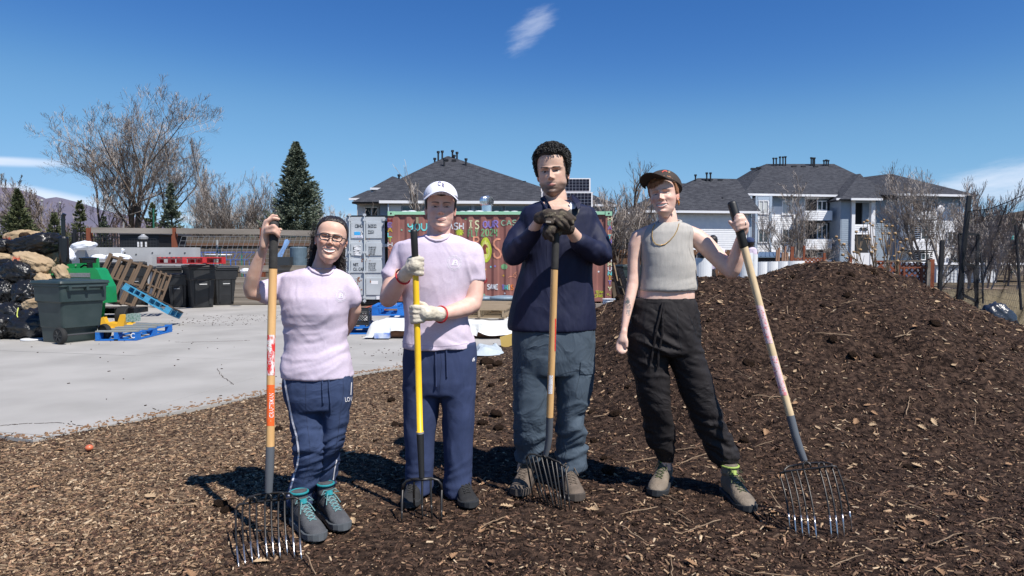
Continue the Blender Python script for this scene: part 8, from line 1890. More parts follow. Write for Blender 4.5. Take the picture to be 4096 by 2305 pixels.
# open placket and collar
b = MB(); bs = bvh_of(sh3)
def flap(pts, m, name, par, th=.004):
 V = [Vector(W(*p)) for p in pts]; n = len(V); nor = (V[1] - V[0]).cross(V[2] - V[0]).normalized(); V2 = [v + nor * th for v in V]; bb = MB(); bb.add(V + V2, [tuple(range(n)), tuple(range(2 * n - 1, n - 1, -1))] + [(i, (i + 1) % n, n + (i + 1) % n, n + i)[::-1] for i in range(n)]); return bb.build(name, m, par)
M_tee = mat('white_undershirt', (.78, .78, .84), .8); YC = Y - .165
def fill(name, poly, m, par, off, bs=None):
 bs = bs or sh3b; cx_ = sum(p[0] for p in poly) / len(poly); cy_ = sum(p[1] for p in poly) / len(poly); P = [(cx_, cy_)]; n = len(poly); Fc = []
 for rr in (.35, .7, 1.0): P += [(cx_ + (x - cx_) * rr, cy_ + (y - cy_) * rr) for x, y in poly]
 for k in range(n): k2 = (k + 1) % n; Fc += [(0, 1 + k, 1 + k2)] + [(1 + q * n + k, 1 + (q + 1) * n + k, 1 + (q + 1) * n + k2, 1 + q * n + k2) for q in (0, 1)]
 return decal(name, bs, P, Fc, m, par, off)
sh3b = bs
flap([(2272, 794, Y - .02), (2288, 778, Y - .03), (2306, 787, Y - .07), (2320, 806, Y - .12), (2321, 828, Y - .15), (2311, 836, Y - .165), (2302, 816, Y - .15), (2288, 804, Y - .10)], M_navys, 'collar', sh3, .006)
flap([(2174, 786, Y - .02), (2184, 802, Y - .10), (2200, 830, Y - .155), (2213, 858, Y - .175), (2202, 864, Y - .17), (2183, 838, Y - .15), (2166, 810, Y - .09), (2160, 794, Y - .03)][::-1], M_navys, 'collar', sh3, .006)
V = [(2172, 812), (2184, 802), (2200, 799), (2222, 798), (2242, 799), (2256, 803), (2276, 814), (2284, 836), (2262, 850), (2240, 862), (2216, 872), (2206, 856), (2190, 828)]
M_chest = mat('chest_skin', SK3, .5, (SK3[0] * .93, SK3[1] * .86, SK3[2] * .84), 35, spec=.4, sss=.06)
o = fill('chest', V, M_chest, p3, .003)
fill('undershirt', [(2280, 800), (2296, 806), (2308, 820), (2300, 836), (2282, 840), (2276, 820)], M_tee, p3, .005)
fill('placket_inside', [(2250, 856), (2276, 842), (2302, 836), (2318, 834), (2314, 852), (2304, 868), (2282, 866), (2262, 862)], M_black, p3, .006)
def neckline(bs, pts, top, ms, mc, par, r=.0065):
 fill('neck_opening', pts + top, ms, par, .002, bs); b = MB(); P = []
 for i in range(len(pts) - 1):
  for k in range(4): t = k / 4; h = hit(bs, pts[i][0] * (1 - t) + pts[i + 1][0] * t, pts[i][1] * (1 - t) + pts[i + 1][1] * t, .003); P.append(h) if h is not None else None
 b.tube(P, r, 8); b.build('collar', mc, par, smooth=True)
for sk_, bs_, pts_, top_, par_, nm in ((SK1, bvh_of(sh1), [(1221, 1058), (1234, 1072), (1252, 1086), (1272, 1096), (1294, 1101), (1315, 1099), (1328, 1090), (1333, 1078)], [(1326, 1066), (1280, 1060), (1240, 1056)], p1, 'neck_skin_a'), (SK2, bvh_of(sh2), [(1692, 930), (1704, 948), (1722, 959), (1744, 965), (1766, 964), (1786, 955), (1802, 934)], [(1790, 928), (1750, 926), (1710, 926)], p2, 'neck_skin_b')): neckline(bs_, pts_, top_, mat(nm, sk_, .5, (sk_[0] * .93, sk_[1] * .87, sk_[2] * .85), 35, spec=.4), M_lil, par_)
M_slate = mat('slate_trouser_cloth', (.070, .095, .125), .8, (.056, .078, .105), 10, .25, 500, spec=.25, bdist=.003, fold=(6, .030, (.8, 1, .8), .5))
b = MB(); pel = [(2048, 2374, 1290, Y, .15), (2050, 2380, 1360, Y, .155), (2052, 2379, 1430, Y, .155), (2054, 2376, 1490, Y, .14)]
sl(b, pel); sl(b, [(2053, 2222, 1460, Y, .125), (2056, 2196, 1570, Y - .01, .12), (2060, 2186, 1660, Y - .02, .105), (2060, 2180, 1740, Y, .10), (2056, 2172, 1796, Y + .03, .095), (2060, 2164, 1838, Y + .04, .085)], 2.2); sl(b, [(2212, 2377, 1460, Y, .125), (2226, 2368, 1560, Y - .01, .12), (2236, 2342, 1650, Y - .02, .105), (2233, 2335, 1710, Y - .01, .10), (2229, 2340, 1770, Y, .095), (2224, 2350, 1820, Y, .09), (2240, 2334, 1872, Y - .02, .082), (2250, 2322, 1888, Y - .03, .07)], 2.2)
def fp3(co, no):
 z = co[:, 2]; low = 1 - sstep(z, .35, .65); return .011 * low * wrinkle(co, (1, 0, .45), 3.5, 12, 55, 1.0) + .005 * wrinkle(co, (.18, 0, 1), 1.6, 7, 59, .8) - .001
pt3 = garment('cargo_trousers', b, .0085, M_slate, p3, fp3, 3); bv = bvh_of(pt3); M_sl2 = mat('slate_seam', (.035, .048, .065), .8)
fl = decal('pocket_flap', bv, [(2322, 1444), (2350, 1442), (2372, 1446), (2372, 1470), (2368, 1496), (2345, 1498), (2319, 1496), (2320, 1470), (2346, 1470)], [(0, 1, 8, 7), (1, 2, 3, 8), (7, 8, 5, 6), (8, 3, 4, 5)], M_slate, p3, .006)
for q in ([(2320, 1500), (2305, 1560), (2303, 1590), (2318, 1598), (2340, 1570)], [(2084, 1486), (2130, 1496), (2190, 1504)], [(2225, 1504), (2270, 1490), (2320, 1480)], [(2110, 1720), (2140, 1705), (2180, 1695)], [(2250, 1718), (2290, 1728), (2330, 1718)], [(2088, 1450), (2087, 1504), (2094, 1545), (2086, 1570)], [(2218, 1350), (2220, 1420), (2222, 1500)]): ribbon('seam', bv, q, 1.5, M_sl2, p3, .001)
b = MB(); limb(b, pl([(2222, 870, Y - .02, 52), (2224, 820, Y, 48), (2218, 780, Y + .01, 48)])); sl(b, shrink(tor[1:], .86)); sl(b, shrink(pel, .8))
sl(b, [(2080, 2180, 1480, Y, .08), (2090, 2160, 1660, Y, .07), (2085, 2130, 1800, Y + .03, .045), (2068, 2118, 1870, Y + .05, .042), (2070, 2118, 1930, Y + .05, .04)]); sl(b, [(2250, 2350, 1480, Y, .08), (2255, 2320, 1660, Y, .07), (2260, 2310, 1840, Y - .02, .045), (2262, 2308, 1930, Y - .02, .04)])
limb(b, pl([(2120, 895, Y, 44), (2068, 1002, Y - .09, 32), (2108, 956, Y - .21, 25), (2146, 902, Y - .28, 22), (2160, 876, Y - .31, 20)])); limb(b, pl([(2350, 895, Y, 44), (2392, 1004, Y - .09, 32), (2338, 982, Y - .20, 27), (2306, 954, Y - .25, 27), (2282, 922, Y - .29, 23), (2268, 908, Y - .31, 20)]))
hp3 = dict(smile=0, open=0, eh=.016, mw=.088, iris=(.03, .015, .01), browc=(.015, .010, .008), browt=.016, browk=.95, blush=.30, lip=(.50, .22, .19), stubble=.8, nose=1.05, jaw=1.12, brow=1.3, wid=1.02, corner=.004)
H3 = .262; hd = head('h', H3, 2210, 686, 3.84, R(-10), R(3), R(-3), SK3, hp3); M3 = hd[3]
person_body(b, .0068, hd, SK3, p3)
def mk3(x, y, z, a):
 aa = np.abs(a); hl = np.interp(aa, [0, .5, .85, 1.1, 1.3, 1.45, 1.7, 2.0, 3.2], [.80, .81, .77, .62, .40, .42, .38, .22, .10]); return sstep(z - hl, 0, .04)
M_curl = mat('black_curls', (.010, .009, .009), .5, (.018, .015, .013), 40, spec=.45)
hair_shell('hair', H3, M3, mk3, .055, M_curl, p3, hp3, (20, 20, 20), .8, 11)
X, Yv, Z, A = head_grid(H3); K = mk3(X, Yv, Z, A); r_ = np.random.default_rng(4); w = K.ravel() * (np.gradient(A, axis=1).ravel() + .002) * (1 + (Z.ravel() > .7) * .2); idx = r_.choice(len(w), 3000, p=w / w.sum())
P = np.stack([X, Yv, Z - .5], -1).reshape(-1, 3)[idx]; N = P - np.array([0, .05, .05]); N /= np.linalg.norm(N, axis=1)[:, None]
th = (.035 + .065 * sstep(P[:, 2] + .5, .45, .85)) * (.55 + .6 * r_.random(len(P))); C = (P + N * th[:, None]) * H3; S = []
for c, n in zip(C, N):
 u = np.cross(n, r_.normal(0, 1, 3)); u /= np.linalg.norm(u); v = np.cross(n, u) * .6 + n * .5; rad = r_.uniform(.004, .0075); a0 = r_.uniform(0, 6.28); q = [c + (u * math.cos(a0 + k * 1.0) + v * math.sin(a0 + k * 1.0)) * rad + n * k * .0008 for k in range(6)]
 for k in range(5): S.append((*q[k], *q[k + 1], .0022, .0020))
S = np.array(S); S[:, :3] = xf(M3, S[:, :3]); S[:, 3:6] = xf(M3, S[:, 3:6]); strands('curls', S, M_curl, p3, 5)
# brown work gloves
M_bg = mat('dark_brown_glove', (.055, .042, .034), .8, (.15, .125, .085), 26, .5, 120, spec=.25, contrast=(.52, .66), bdist=.006); M_bgl = mat('tan_glove_lettering', (.24, .20, .14), .8); YU = 3.48
b = MB(); limb(b, pl([(2158, 873, YU + .06, 24), (2174, 868, YU + .04, 25), (2192, 862, YU + .01, 27), (2212, 864, YU, 25), (2228, 868, YU, 22)]), 12)
for ch in ([(2222, 850, YU + .02, 11), (2247, 846, YU + .0, 10.5), (2272, 858, YU - .005, 10), (2296, 876, YU + .0, 9)], [(2222, 860, YU, 12), (2252, 858, YU - .02, 11.5), (2274, 876, YU - .022, 11.5), (2286, 894, YU - .005, 10.5)], [(2216, 870, YU - .01, 12), (2240, 874, YU - .03, 11.5), (2260, 894, YU - .032, 11.5), (2270, 911, YU - .015, 10.5)], [(2206, 876, YU - .01, 12), (2226, 884, YU - .03, 11), (2243, 902, YU - .034, 10.5), (2254, 915, YU - .02, 9.5)], [(2186, 880, YU - .0, 12), (2198, 888, YU - .03, 11), (2206, 890, YU - .035, 10)]): limb(b, pl(ch), 10)
g3a = garment('glove', b, .0042, M_bg, p3, fg, 2)
b = MB(); limb(b, pl([(2274, 914, YU + .06, 25), (2252, 915, YU + .05, 24), (2228, 912, YU + .03, 25), (2210, 912, YU + .01, 24)]), 12)
for ch in ([(2214, 905, YU - .0, 12), (2200, 912, YU - .03, 11.5), (2190, 930, YU - .03, 11), (2194, 950, YU - .015, 10)], [(2218, 915, YU, 12), (2208, 925, YU - .032, 11.5), (2202, 942, YU - .034, 11), (2206, 958, YU - .018, 10)], [(2196, 905, YU + .01, 12), (2182, 918, YU - .01, 11), (2178, 938, YU - .0, 10.5), (2184, 952, YU + .01, 9)], [(2224, 912, YU, 11), (2214, 915, YU - .035, 10), (2212, 928, YU - .04, 9.5)], [(2240, 925, YU + .03, 11), (2236, 935, YU + .02, 10), (2222, 940, YU + .03, 9)]): limb(b, pl(ch), 10)
g3b = garment('glove', b, .0042, M_bg, p3, fg, 2); ba = bvh_of(g3a)
for tx_, x, y, h, rt_ in (('Mech', 2187, 862, 9, -.35), ('Mecha', 2211, 856, 9, -.5), ('ni', 2228, 862, 7, .6), ('al', 2256, 858, 7, .55), ('M', 2218, 877, 7, .4)): decal_text('glove_lettering', ba, tx_, x, y, h, M_bgl, g3a, rt_, .8, .0015)
tab = MB(); q = hit(ba, 2195, 888, .004)
if q: tab.box(q, (.026, .004, .009), (0, .1, 0)); tab.build('pull_tab', M_rail, g3a)
bsh = mat('brown_suede_boot', (.15, .115, .09), .9, (.10, .078, .06), 18, .4, 120); M_brs = mat('brown_rubber_sole', (.075, .06, .05), .8); M_lb = mat('brown_lace', (.13, .10, .075), .8)
shoe(G(2114, 1922), G(2072, 1992), bsh, M_brs, M_lb, p3, .13, .054, .034, 'boot', 1.45); shoe(G(2268, 1942), G(2308, 2013), bsh, M_brs, M_lb, p3, .13, .054, .034, 'boot', 1.45)
def zz_(x, y): return 1960 + x / 1.706, 1250 + y / 1.706
tt = [(248, 1000), (262, 985), (290, 985), (318, 985), (352, 990), (385, 1000), (420, 1015), (450, 1025), (486, 1040), (516, 1065)]; bt = [(296, 1282), (352, 1300), (378, 1322), (400, 1328), (440, 1345), (455, 1338), (478, 1350), (492, 1352), (516, 1357), (546, 1357)]
T = [(*zz_(x, y), 3.62 - .008 * i) for i, (x, y) in enumerate(tt)]; B = [(*zz_(x, y), grd(*zz_(x, y))) for x, y in bt]
cr = [[(*zz_(248, 1002), 3.62), (*zz_(256, 978), 3.62), (*zz_(272, 967), 3.62), (*zz_(310, 970), 3.61), (*zz_(345, 982), 3.6), (*zz_(378, 980), 3.6), (*zz_(400, 990), 3.59), (*zz_(440, 1010), 3.57), (*zz_(475, 1024), 3.56), (*zz_(487, 1040), 3.55)], [(*zz_(487, 1042), 3.55), (*zz_(505, 1045), 3.55), (*zz_(516, 1066), 3.55)], [(*zz_(352, 992), 3.59), (*zz_(368, 975), 3.58), (*zz_(386, 1000), 3.58)]]
fk3, rs = fork('ten tine fork with wooden shaft under the gloved hands of the tall man', [(2225, 905, 3.50, 15, 'g'), (2219, 1074, 3.50, 14.5, 'g'), (2218, 1078, 3.50, 14, 'w'), (2210, 1350, 3.53, 14, 'w'), (2199, 1669, 3.56, 14, 'w'), (2199, 1669, 3.56, 14.5, 'f'), (2196, 1750, 3.58, 14, 'f'), (2190, 1790, 3.59, 13, 'f'), (2182, 1822, 3.60, 11, 'f')], T, B, cr, M_grip, M_hwood, .02, M_steel)
sticker_on(rs['w'], 2204, 1502, 2201, 1576, 8, M_whst, scr=.06, seed=5); sticker_on(rs['w'], 2222, 1275, 2220, 1405, 2.2, M_redst, scr=.1, seed=6)
# =============== the person in the brown cap
SK4 = (.78, .53, .43); Y = 3.74
p4 = thing('person', 'grinning person in dark brown cap and cropped grey sleeveless top, far right of the four', 'person', tuple(G(2780, 2000)))
tor = [(2612, 2738, 893, Y, .070), (2590, 2766, 905, Y, .085), (2570, 2774, 930, Y, .10), (2562, 2768, 965, Y, .108), (2562, 2770, 1010, Y, .118), (2566, 2780, 1060, Y, .120), (2563, 2784, 1110, Y, .116), (2558, 2785, 1145, Y, .120), (2556, 2785, 1162, Y, .122)]
M_grey = mat('oatmeal_grey_knit', (.47, .445, .41), .9, (.42, .40, .37), 50, .35, 420, spec=.15, stretch=(2, 1, .4), bdist=.004, fold=(4, .006, (1, 1, .6), .1))
b = MB(); sl(b, tor)
def f4(co, no): z = co[:, 2]; return .0022 * wrinkle(co, (.12, 0, 1), 1.6, 6, 65, .8) + .002 * (1 - sstep(z, 1.15, 1.25)) * wrinkle(co, (1, 0, .3), 4, 18, 68) + .0008 * fbm(co * 35, 3, 2)
sh4 = garment('crop_top', b, .0065, M_grey, p4, f4, 4); bs = bvh_of(sh4)
b = MB(); ring = []
for k in range(28): a = 2 * math.pi * k / 28; c = W(2674, 890, Y); ring.append((c[0] + .066 * math.cos(a), c[1] + .062 * math.sin(a), c[2] + .006 * math.cos(a) + .010 * math.sin(a)))
b.tube(ring, .008, 10, closed=True); b.build('collar', M_grey, p4, smooth=True)
M_gs = mat('grey_seam', (.34, .32, .30), .9)
ribbon('hem_seam', bs, [(2560, 1154), (2620, 1159), (2680, 1161), (2740, 1158), (2780, 1153)], 1.5, M_gs, p4, .001); ribbon('armhole_seam', bs, [(2764, 922), (2756, 955), (2756, 990), (2764, 1020), (2776, 1042)], 1.6, M_gs, p4, .001); ribbon('armhole_seam', bs, [(2576, 930), (2567, 960), (2566, 1000), (2570, 1030)], 1.6, M_gs, p4, .001)
fl = decal('side_top', bs, [(2762, 1000), (2768, 1016), (2780, 1040), (2782, 1010), (2775, 985), (2768, 975)], [(0, 1, 2, 3, 4, 5)], mat('blue_tank', (.12, .26, .36), .8), p4, .004)
M_blkp = mat('black_woven_cloth', (.013, .011, .012), .75, (.018, .015, .016), 10, .2, 500, spec=.3, bdist=.003, fold=(6, .03, (.8, 1, .7), -.4))
b = MB(); pel = [(2542, 2776, 1196, Y, .120), (2532, 2782, 1232, Y, .130), (2524, 2787, 1290, Y, .138), (2518, 2792, 1350, Y, .138), (2522, 2800, 1410, Y, .125)]
sl(b, pel); sl(b, [(2518, 2668, 1380, Y, .115), (2530, 2668, 1470, Y, .11), (2550, 2672, 1560, Y + .0, .10), (2566, 2677, 1630, Y + .0, .09), (2582, 2687, 1700, Y + .04, .085), (2602, 2690, 1765, Y + .07, .078), (2628, 2692, 1815, Y + .10, .066), (2640, 2688, 1838, Y + .11, .055)], 2.1); sl(b, [(2650, 2798, 1380, Y, .115), (2688, 2824, 1470, Y, .11), (2725, 2852, 1560, Y - .01, .10), (2755, 2874, 1630, Y - .01, .092), (2787, 2894, 1700, Y, .085), (2815, 2922, 1755, Y + .01, .08), (2830, 2942, 1808, Y + .02, .075), (2862, 2934, 1850, Y + .03, .062), (2872, 2930, 1868, Y + .03, .055)], 2.1)
def fp4(co, no):
 z = co[:, 2]; x = co[:, 0]; rl = sstep(x, .95, 1.1); low = 1 - sstep(z, .28, .55); hip = sstep(z, .60, .80) * (1 - sstep(z, .98, 1.04)); return .010 * (low + .7 * hip) * wrinkle(co, (1, 0, -.35), 4, 16, 75, .9) + .006 * wrinkle(co, (.42, 0, -1), 2, 9, 79, .8) + .004 * wrinkle(co, (1, 0, -.6), 5, 26, 81)
pt4 = garment('black_trousers', b, .0078, M_blkp, p4, fp4, 4); bv = bvh_of(pt4)
b = MB(); sl(b, [(2541, 2777, 1192, Y, .124), (2541, 2777, 1197, Y, .126), (2537, 2780, 1206, Y, .128), (2538, 2779, 1208, Y, .126), (2534, 2781, 1220, Y, .131), (2533, 2782, 1232, Y, .134), (2534, 2781, 1240, Y, .134)]); b.build('waistband', M_blkp, pt4, smooth=False)
for q in ([(2650, 1212), (2640, 1262), (2622, 1330), (2612, 1400), (2600, 1452)], [(2656, 1212), (2650, 1270), (2646, 1340), (2634, 1410), (2628, 1470)]): bb = MB(); P = [k for k in (hit(bv, x, y, .010) for x, y in q) if k is not None]; bb.tube(P, .0065, 6); bb.build('drawstring', M_blkp, p4)
for q in ([(2578, 1250), (2576, 1340), (2572, 1440), (2585, 1560)], [(2708, 1255), (2715, 1340), (2735, 1440), (2770, 1540)], [(2755, 1260), (2785, 1330)]): ribbon('seam', bv, q, 1.6, M_black, p4, .0012)
b = MB(); limb(b, pl([(2674, 905, Y, 40), (2672, 872, Y, 36), (2666, 845, Y + .01, 36)])); sl(b, shrink(tor[1:], .90)); sl(b, [(2556, 2776, 1150, Y, .108), (2553, 2777, 1180, Y, .110), (2548, 2774, 1215, Y, .112)]); sl(b, shrink(pel, .8))
sl(b, [(2570, 2640, 1400, Y, .07), (2600, 2660, 1600, Y + .01, .06), (2645, 2685, 1810, Y + .1, .036), (2644, 2684, 1880, Y + .11, .034)]); sl(b, [(2690, 2770, 1400, Y, .07), (2770, 2840, 1600, Y, .06), (2872, 2920, 1830, Y + .03, .036), (2885, 2930, 1900, Y + .03, .034)])
limb(b, pl([(2600, 925, Y, 26), (2556, 950, Y, 31), (2541, 985, Y, 29), (2535, 1040, Y, 26), (2534, 1100, Y - .01, 24), (2530, 1140, Y - .02, 24), (2518, 1200, Y - .05, 22), (2506, 1260, Y - .08, 18), (2498, 1308, Y - .10, 14), (2496, 1325, Y - .105, 14)]))
YR = Y - .11
limb(b, pl([(2496, 1325, YR, 14), (2492, 1345, YR, 17), (2488, 1362, YR, 18)]), 10)
for ch in ([(2478, 1360, YR, 9), (2470, 1380, YR, 8.5), (2470, 1398, YR - .008, 8), (2478, 1408, YR - .014, 7.5)], [(2486, 1364, YR, 9), (2480, 1386, YR - .005, 8.5), (2480, 1404, YR - .012, 8), (2488, 1413, YR - .018, 7.5)], [(2494, 1364, YR + .005, 9), (2490, 1386, YR, 8.5), (2491, 1403, YR - .010, 8), (2498, 1409, YR - .018, 7.5)], [(2500, 1360, YR + .012, 8.5), (2500, 1380, YR + .01, 8), (2501, 1396, YR, 7.5), (2504, 1402, YR - .008, 7)], [(2498, 1345, YR - .01, 9), (2506, 1365, YR - .018, 8.5), (2506, 1386, YR - .022, 7.5)]): limb(b, pl(ch), 10)
limb(b, pl([(2735, 925, Y, 32), (2786, 952, Y, 38), (2816, 975, Y - .01, 38), (2858, 1018, Y - .03, 36), (2905, 1068, Y - .06, 33), (2926, 1088, Y - .08, 30), (2934, 1075, Y - .09, 31), (2946, 1030, Y - .11, 31), (2957, 980, Y - .13, 24), (2965, 945, Y - .15, 18), (2970, 930, Y - .155, 17)]))
YL = 3.56
limb(b, pl([(2968, 940, YL + .02, 17), (2976, 920, YL + .01, 19), (2978, 900, YL, 19), (2972, 882, YL, 15)]), 10)
for ch in ([(2974, 876, YL + .0, 10), (2968, 862, YL - .025, 9), (2950, 862, YL - .035, 8.5), (2942, 872, YL - .03, 8)], [(2980, 884, YL + .0, 10), (2975, 876, YL - .03, 9.5), (2956, 878, YL - .04, 9), (2942, 888, YL - .034, 8.5)], [(2984, 896, YL, 10), (2981, 892, YL - .03, 9.5), (2960, 896, YL - .04, 9), (2944, 906, YL - .034, 8.5)], [(2984, 908, YL + .005, 10), (2980, 908, YL - .025, 9.5), (2960, 914, YL - .036, 8.5), (2946, 922, YL - .03, 8)], [(2968, 935, YL + .0, 11), (2945, 918, YL - .01, 9.5), (2930, 900, YL - .015, 8.5), (2919, 888, YL - .018, 8)]): limb(b, pl(ch), 10)
hp4 = dict(smile=1.0, open=.062, eh=.0125, mw=.115, iris=(.10, .14, .16), browc=(.26, .12, .06), browt=.009, browk=.6, blush=.5, lip=(.66, .27, .25), nose=.95, wid=.98, jaw=1.0)
H4 = .228; hd = head('h', H4, 2655, 778, 3.70, R(-24), R(-3), R(-6), SK4, hp4); M4 = hd[3]
def reg(co, C):     # tattoos: forearm and upper arm ink
 q = W(2508, 1225, Y - .06); d = np.sqrt(((co[:, 0] - q[0]) / .014) ** 2 + ((co[:, 2] - q[2]) / .05) ** 2); m = (d < 1) & (co[:, 1] < Y - .05); n = np.abs(fbm(co * 90, 7, 2)); k = (m * (.25 + .5 * (n > .12)))[:, None]; C = C * (1 - k) + np.array((.16, .17, .17)) * k
 q = W(2508, 1208, Y - .06); d = np.sqrt(((co[:, 0] - q[0]) / .009) ** 2 + ((co[:, 2] - q[2]) / .010) ** 2); k = ((d < 1) & (co[:, 1] < Y - .05))[:, None] * .9; C = C * (1 - k) + np.array((.10, .12, .12)) * k
 q = W(2838, 915 + 20, Y - .03); d = np.sqrt(((co[:, 0] - q[0]) / .03) ** 2 + ((co[:, 2] - q[2]) / .014) ** 2); k = ((d < 1) & (n > .05))[:, None] * .32; return C * (1 - k) + np.array((.33, .24, .24)) * k
person_body(b, .0058, hd, SK4, p4, region=reg)
M_aub = mat('auburn_hair', (.36, .16, .07), .5, (.20, .085, .038), 60, .5, 160, stretch=(1, 1, .25), spec=.45)
def mk4(x, y, z, a):
 aa = np.abs(a); hl = np.interp(aa, [0, .5, .9, 1.15, 1.35, 1.6, 2.0, 3.2], [.80, .80, .74, .62, .46, .46, .28, .15]); return sstep(z - hl, 0, .04)
hair_shell('hair', H4, M4, mk4, .040, M_aub, p4, hp4, (40, 20, 10), .5, 14)
S = []; r_ = random.Random(18)
for k in range(260):
 x0 = r_.uniform(-.20, .12); p = (x0, -.37 + .4 * x0 * x0, .80 + r_.uniform(-.02, .03)); x1 = x0 - .04 + r_.uniform(-.05, .03); z1 = .66 + .45 * max(0, x0 + .02) + r_.uniform(-.03, .03) - .04 * (x0 < -.08); mid = ((x0 + x1) / 2 + .01, -.425 + .5 * x0 * x0, (.80 + z1) / 2 + .01); q = (x1, -.415 + .55 * x1 * x1, z1)
 P = xf(M4, [[a * H4, b_ * H4, (c - .5) * H4] for a, b_, c in (p, mid, q)]); S += [(*P[0], *P[1], .0016, .0016), (*P[1], *P[2], .0016, .0006)]
strands('fringe', S, M_aub, p4)
M_capb = mat('dark_brown_cap_cloth', (.050, .040, .035), .85, (.065, .053, .047), 14, .4, 300, spec=.2, bdist=.003)
cap4, br4 = capfn('baseball_cap', H4, M4, .66, .078, M_capb, M_capb, p4, R(-14), R(-14), .088, .74, -.05, 3.2)
bc = bvh_of(cap4); ribbon('emblem', bc, [(2648, 690), (2655, 685), (2662, 684), (2668, 688)], 4, mat('coral_thread', (.55, .10, .07), .8), cap4, .002, 3); decal('pin', bc, [(2676 + (7 if k % 2 == 0 else 3) * math.cos(k * math.pi / 5 - 1.57), 690 + (7 if k % 2 == 0 else 3) * math.sin(k * math.pi / 5 - 1.57)) for k in range(10)] + [(2676, 690)], [(k, (k + 1) % 10, 10) for k in range(10)], mat('dull_gold', (.30, .22, .12), .4), cap4, .003)
# necklace, ring, earring
M_gold = mat('gold', (.80, .52, .16), .25, metal=1.0); b = MB(); P = [hit(bs, x, y, .004) for x, y in ((2620, 900), (2611, 920), (2609, 945), (2613, 965), (2624, 978), (2642, 983), (2660, 978), (2680, 962), (2697, 942), (2709, 920), (2716, 895))]; P = [k for k in P if k is not None]
if len(P) > 3:
 D = []
 for i in range(len(P) - 1):
  for k in range(10): D.append(P[i].lerp(P[i + 1], k / 10))
 for q in D[::1]: b.ball(q, .0024, 6, 4)
 b.tube(D, .0014, 5); b.build('necklace', M_gold, p4)
b = MB(); q = Vector(xf(M4, [[.335 * H4, .01 * H4, -.15 * H4]])[0]); b.ball(q + Vector((.002, -.004, 0)), .004, 8, 6); b.tube([q + Vector((0, -.004, -.008)), q + Vector((0, -.004, -.022)), q + Vector((0, -.004, -.036))], [.0015, .006, .002], 8); b.build('earring', mat('amber', (.45, .18, .03), .3), p4)
ring_at(W(2979, 893, YL - .03), (1, 0, .3), .0125, M_shine, p4, 'finger_ring', .0016)
bot4 = mat('dusty_brown_leather', (.22, .175, .13), .75, (.13, .105, .08), 14, .4, 80); M_l4 = mat('black_green_lace', (.03, .035, .03), .8, (.12, .14, .05), 200); M_lime = mat('lime_lining', (.32, .42, .10), .8)
shoe(G(2668, 1925), G(2618, 1992), bot4, M_bsole, M_l4, p4, .145, .054, .028, 'boot', 1.22, M_lime); shoe(G(2903, 1972), G(3004, 2057), bot4, M_bsole, M_l4, p4, .145, .054, .028, 'boot', 1.22, M_lime)
def zv(x, y): return 2900 + x / 1.381, 1200 + y / 1.381
tt = [(304, 975), (331, 960), (366, 950), (397, 945), (436, 942), (521, 935), (551, 930), (590, 925), (622, 935)]; bt = [(360, 1287), (394, 1312), (431, 1322), (467, 1326), (507, 1338), (590, 1332), (625, 1334), (660, 1325), (703, 1292)]
T = [(*zv(x, y), 3.33 - .01 * i) for i, (x, y) in enumerate(tt)]; B = [(*zv(x, y), grd(*zv(x, y)) + .02) for x, y in bt]
cr = [[(*zv(304, 977), 3.33), (*zv(306, 958), 3.33), (*zv(330, 948), 3.32), (*zv(430, 938), 3.30), (*zv(520, 928), 3.27), (*zv(590, 918), 3.25), (*zv(612, 920), 3.25), (*zv(624, 938), 3.25)], [(*zv(326, 960), 3.33), (*zv(330, 935), 3.35), (*zv(350, 920), 3.36), (*zv(400, 912), 3.36), (*zv(430, 905), 3.34), (*zv(500, 900), 3.33), (*zv(560, 900), 3.31), (*zv(588, 908), 3.29), (*zv(592, 925), 3.27)],
 [(*zv(430, 942), 3.30), (*zv(432, 905), 3.31), (*zv(445, 890), 3.32), (*zv(468, 905), 3.31), (*zv(475, 925), 3.30)], [(*zv(518, 932), 3.27), (*zv(516, 905), 3.29), (*zv(530, 897), 3.29), (*zv(545, 905), 3.28), (*zv(550, 925), 3.27)]]
fk4, rs = fork('fork with pale shaft and faded labels held upright at arm length on the right', [(2926, 806, 3.58, 18.5, 'g'), (2950, 890, 3.565, 18, 'g'), (2976, 988, 3.55, 17, 'g'), (2977, 990, 3.55, 15, 'w'), (3038, 1222, 3.50, 15, 'w'), (3100, 1450, 3.44, 15.5, 'w'), (3161, 1663, 3.39, 15.5, 'w'), (3161, 1663, 3.39, 16, 'f'), (3180, 1738, 3.37, 16, 'f'), (3198, 1795, 3.36, 15.5, 'f'), (3217, 1843, 3.35, 13.5, 'f')], T, B, cr, M_gripk, M_hpale, .03, M_shine)
sticker_on(rs['w'], 3037, 1222, 3078, 1374, 14, M_pinkst, scr=.05, seed=7); sticker_on(rs['w'], 3092, 1424, 3136, 1582, 14, M_pinkst, scr=.04, seed=8)
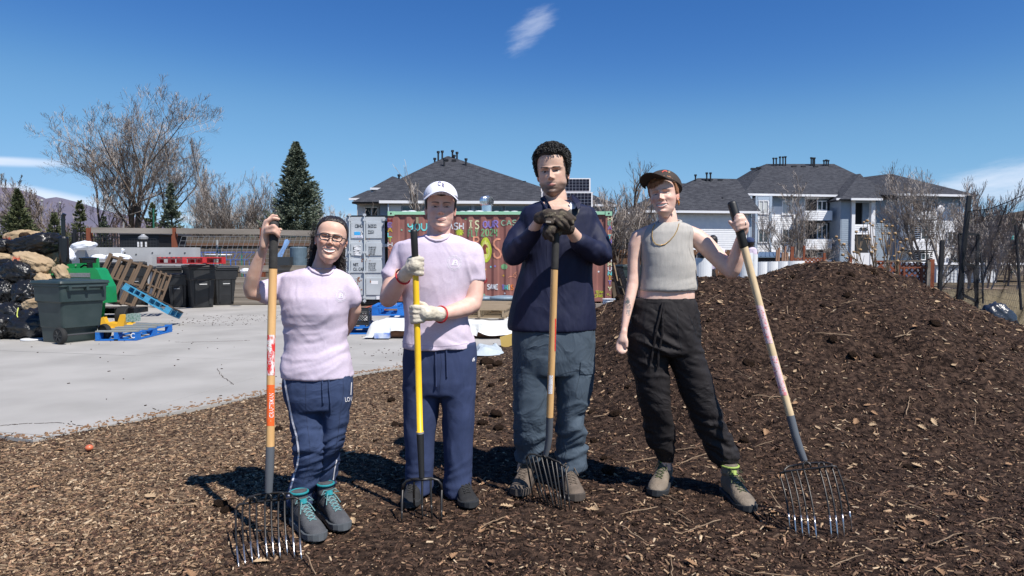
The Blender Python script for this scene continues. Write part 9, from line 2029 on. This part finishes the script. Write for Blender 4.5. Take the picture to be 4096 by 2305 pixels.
# =============== volunteers behind the heap
def far_person(label, Y, pel_rows, tor_rows, arms, headpx, H, skin, shirt, pants, hairm, capm=None, yaw=0.0):
 p = thing('person', label, 'person', at0(headpx[0], Y)); b = MB(); sl(b, tor_rows); [limb(b, pl(a[:2])) for a in arms]; garment('t_shirt', b, .012, shirt, p, lambda co, no: .006 * wrinkle(co, (.3, 0, 1), 3, 12, 90), 3)
 b = MB(); sl(b, pel_rows); garment('trousers', b, .014, pants, p, None, 3)
 b = MB(); limb(b, pl([(headpx[0], headpx[1] + 22, Y, 7), (headpx[0], headpx[1] + 8, Y, 7)])); sl(b, shrink(tor_rows, .85)); [limb(b, pl(a)) for a in arms]
 hd = head('h', H, headpx[0], headpx[1], Y, yaw, 0, 0, skin, dict(eh=.012)); person_body(b, .016, hd, skin, p)
 hair_shell('hair', H, hd[3], lambda x, y, z, a: sstep(z - np.interp(np.abs(a), [0, .8, 1.2, 3.2], [.8, .7, .2, -.02]), 0, .05), .10, hairm, p)
 if capm: capfn('baseball_cap', H, hd[3], .62, .13, capm, capm, p, 0, 0, .07, .72, -.2, 4)
 return p
YQ = 15.8
far_person('distant woman in navy cap and lilac t-shirt behind the heap', YQ, [(2985, 3022, 1045, YQ, .13), (2983, 3024, 1080, YQ, .14), (2984, 3022, 1210, YQ, .1)], [(2996, 3014, 990, YQ, .07), (2986, 3024, 995, YQ, .11), (2983, 3027, 1012, YQ, .12), (2985, 3025, 1050, YQ, .12)],
  [[(3019, 1000, YQ, 6.5), (3023, 1020, YQ, 5.5), (3018, 1040, YQ - .1, 4)]], (2999, 974), .23, SK1, M_lil, M_blkp, M_hairb, M_navy2, R(150))
YQ = 14.5
far_person('distant man bending in a lilac t-shirt under the raised arm', YQ, [(2812, 2856, 1075, YQ, .14), (2810, 2862, 1100, YQ, .16), (2815, 2860, 1250, YQ, .12)], [(2843, 2868, 985, YQ, .09), (2832, 2898, 1000, YQ, .14), (2826, 2902, 1030, YQ, .16), (2818, 2880, 1060, YQ, .16), (2815, 2860, 1078, YQ, .15)],
  [[(2840, 1005, YQ - .1, 8), (2826, 1030, YQ - .2, 7), (2812, 1045, YQ - .3, 5)]], (2852, 968), .235, SK2, M_lil, M_blkp, M_hairb, None, R(160))
YQ = 13.0
tag(tag(bag('refuse_bag', 'refuse bag', 'small black bag by the big white barrel', None, 2795, 1008, 2824, 1036, 12.3, M_bag, 140, 0, .8, .15, 2), None), None)
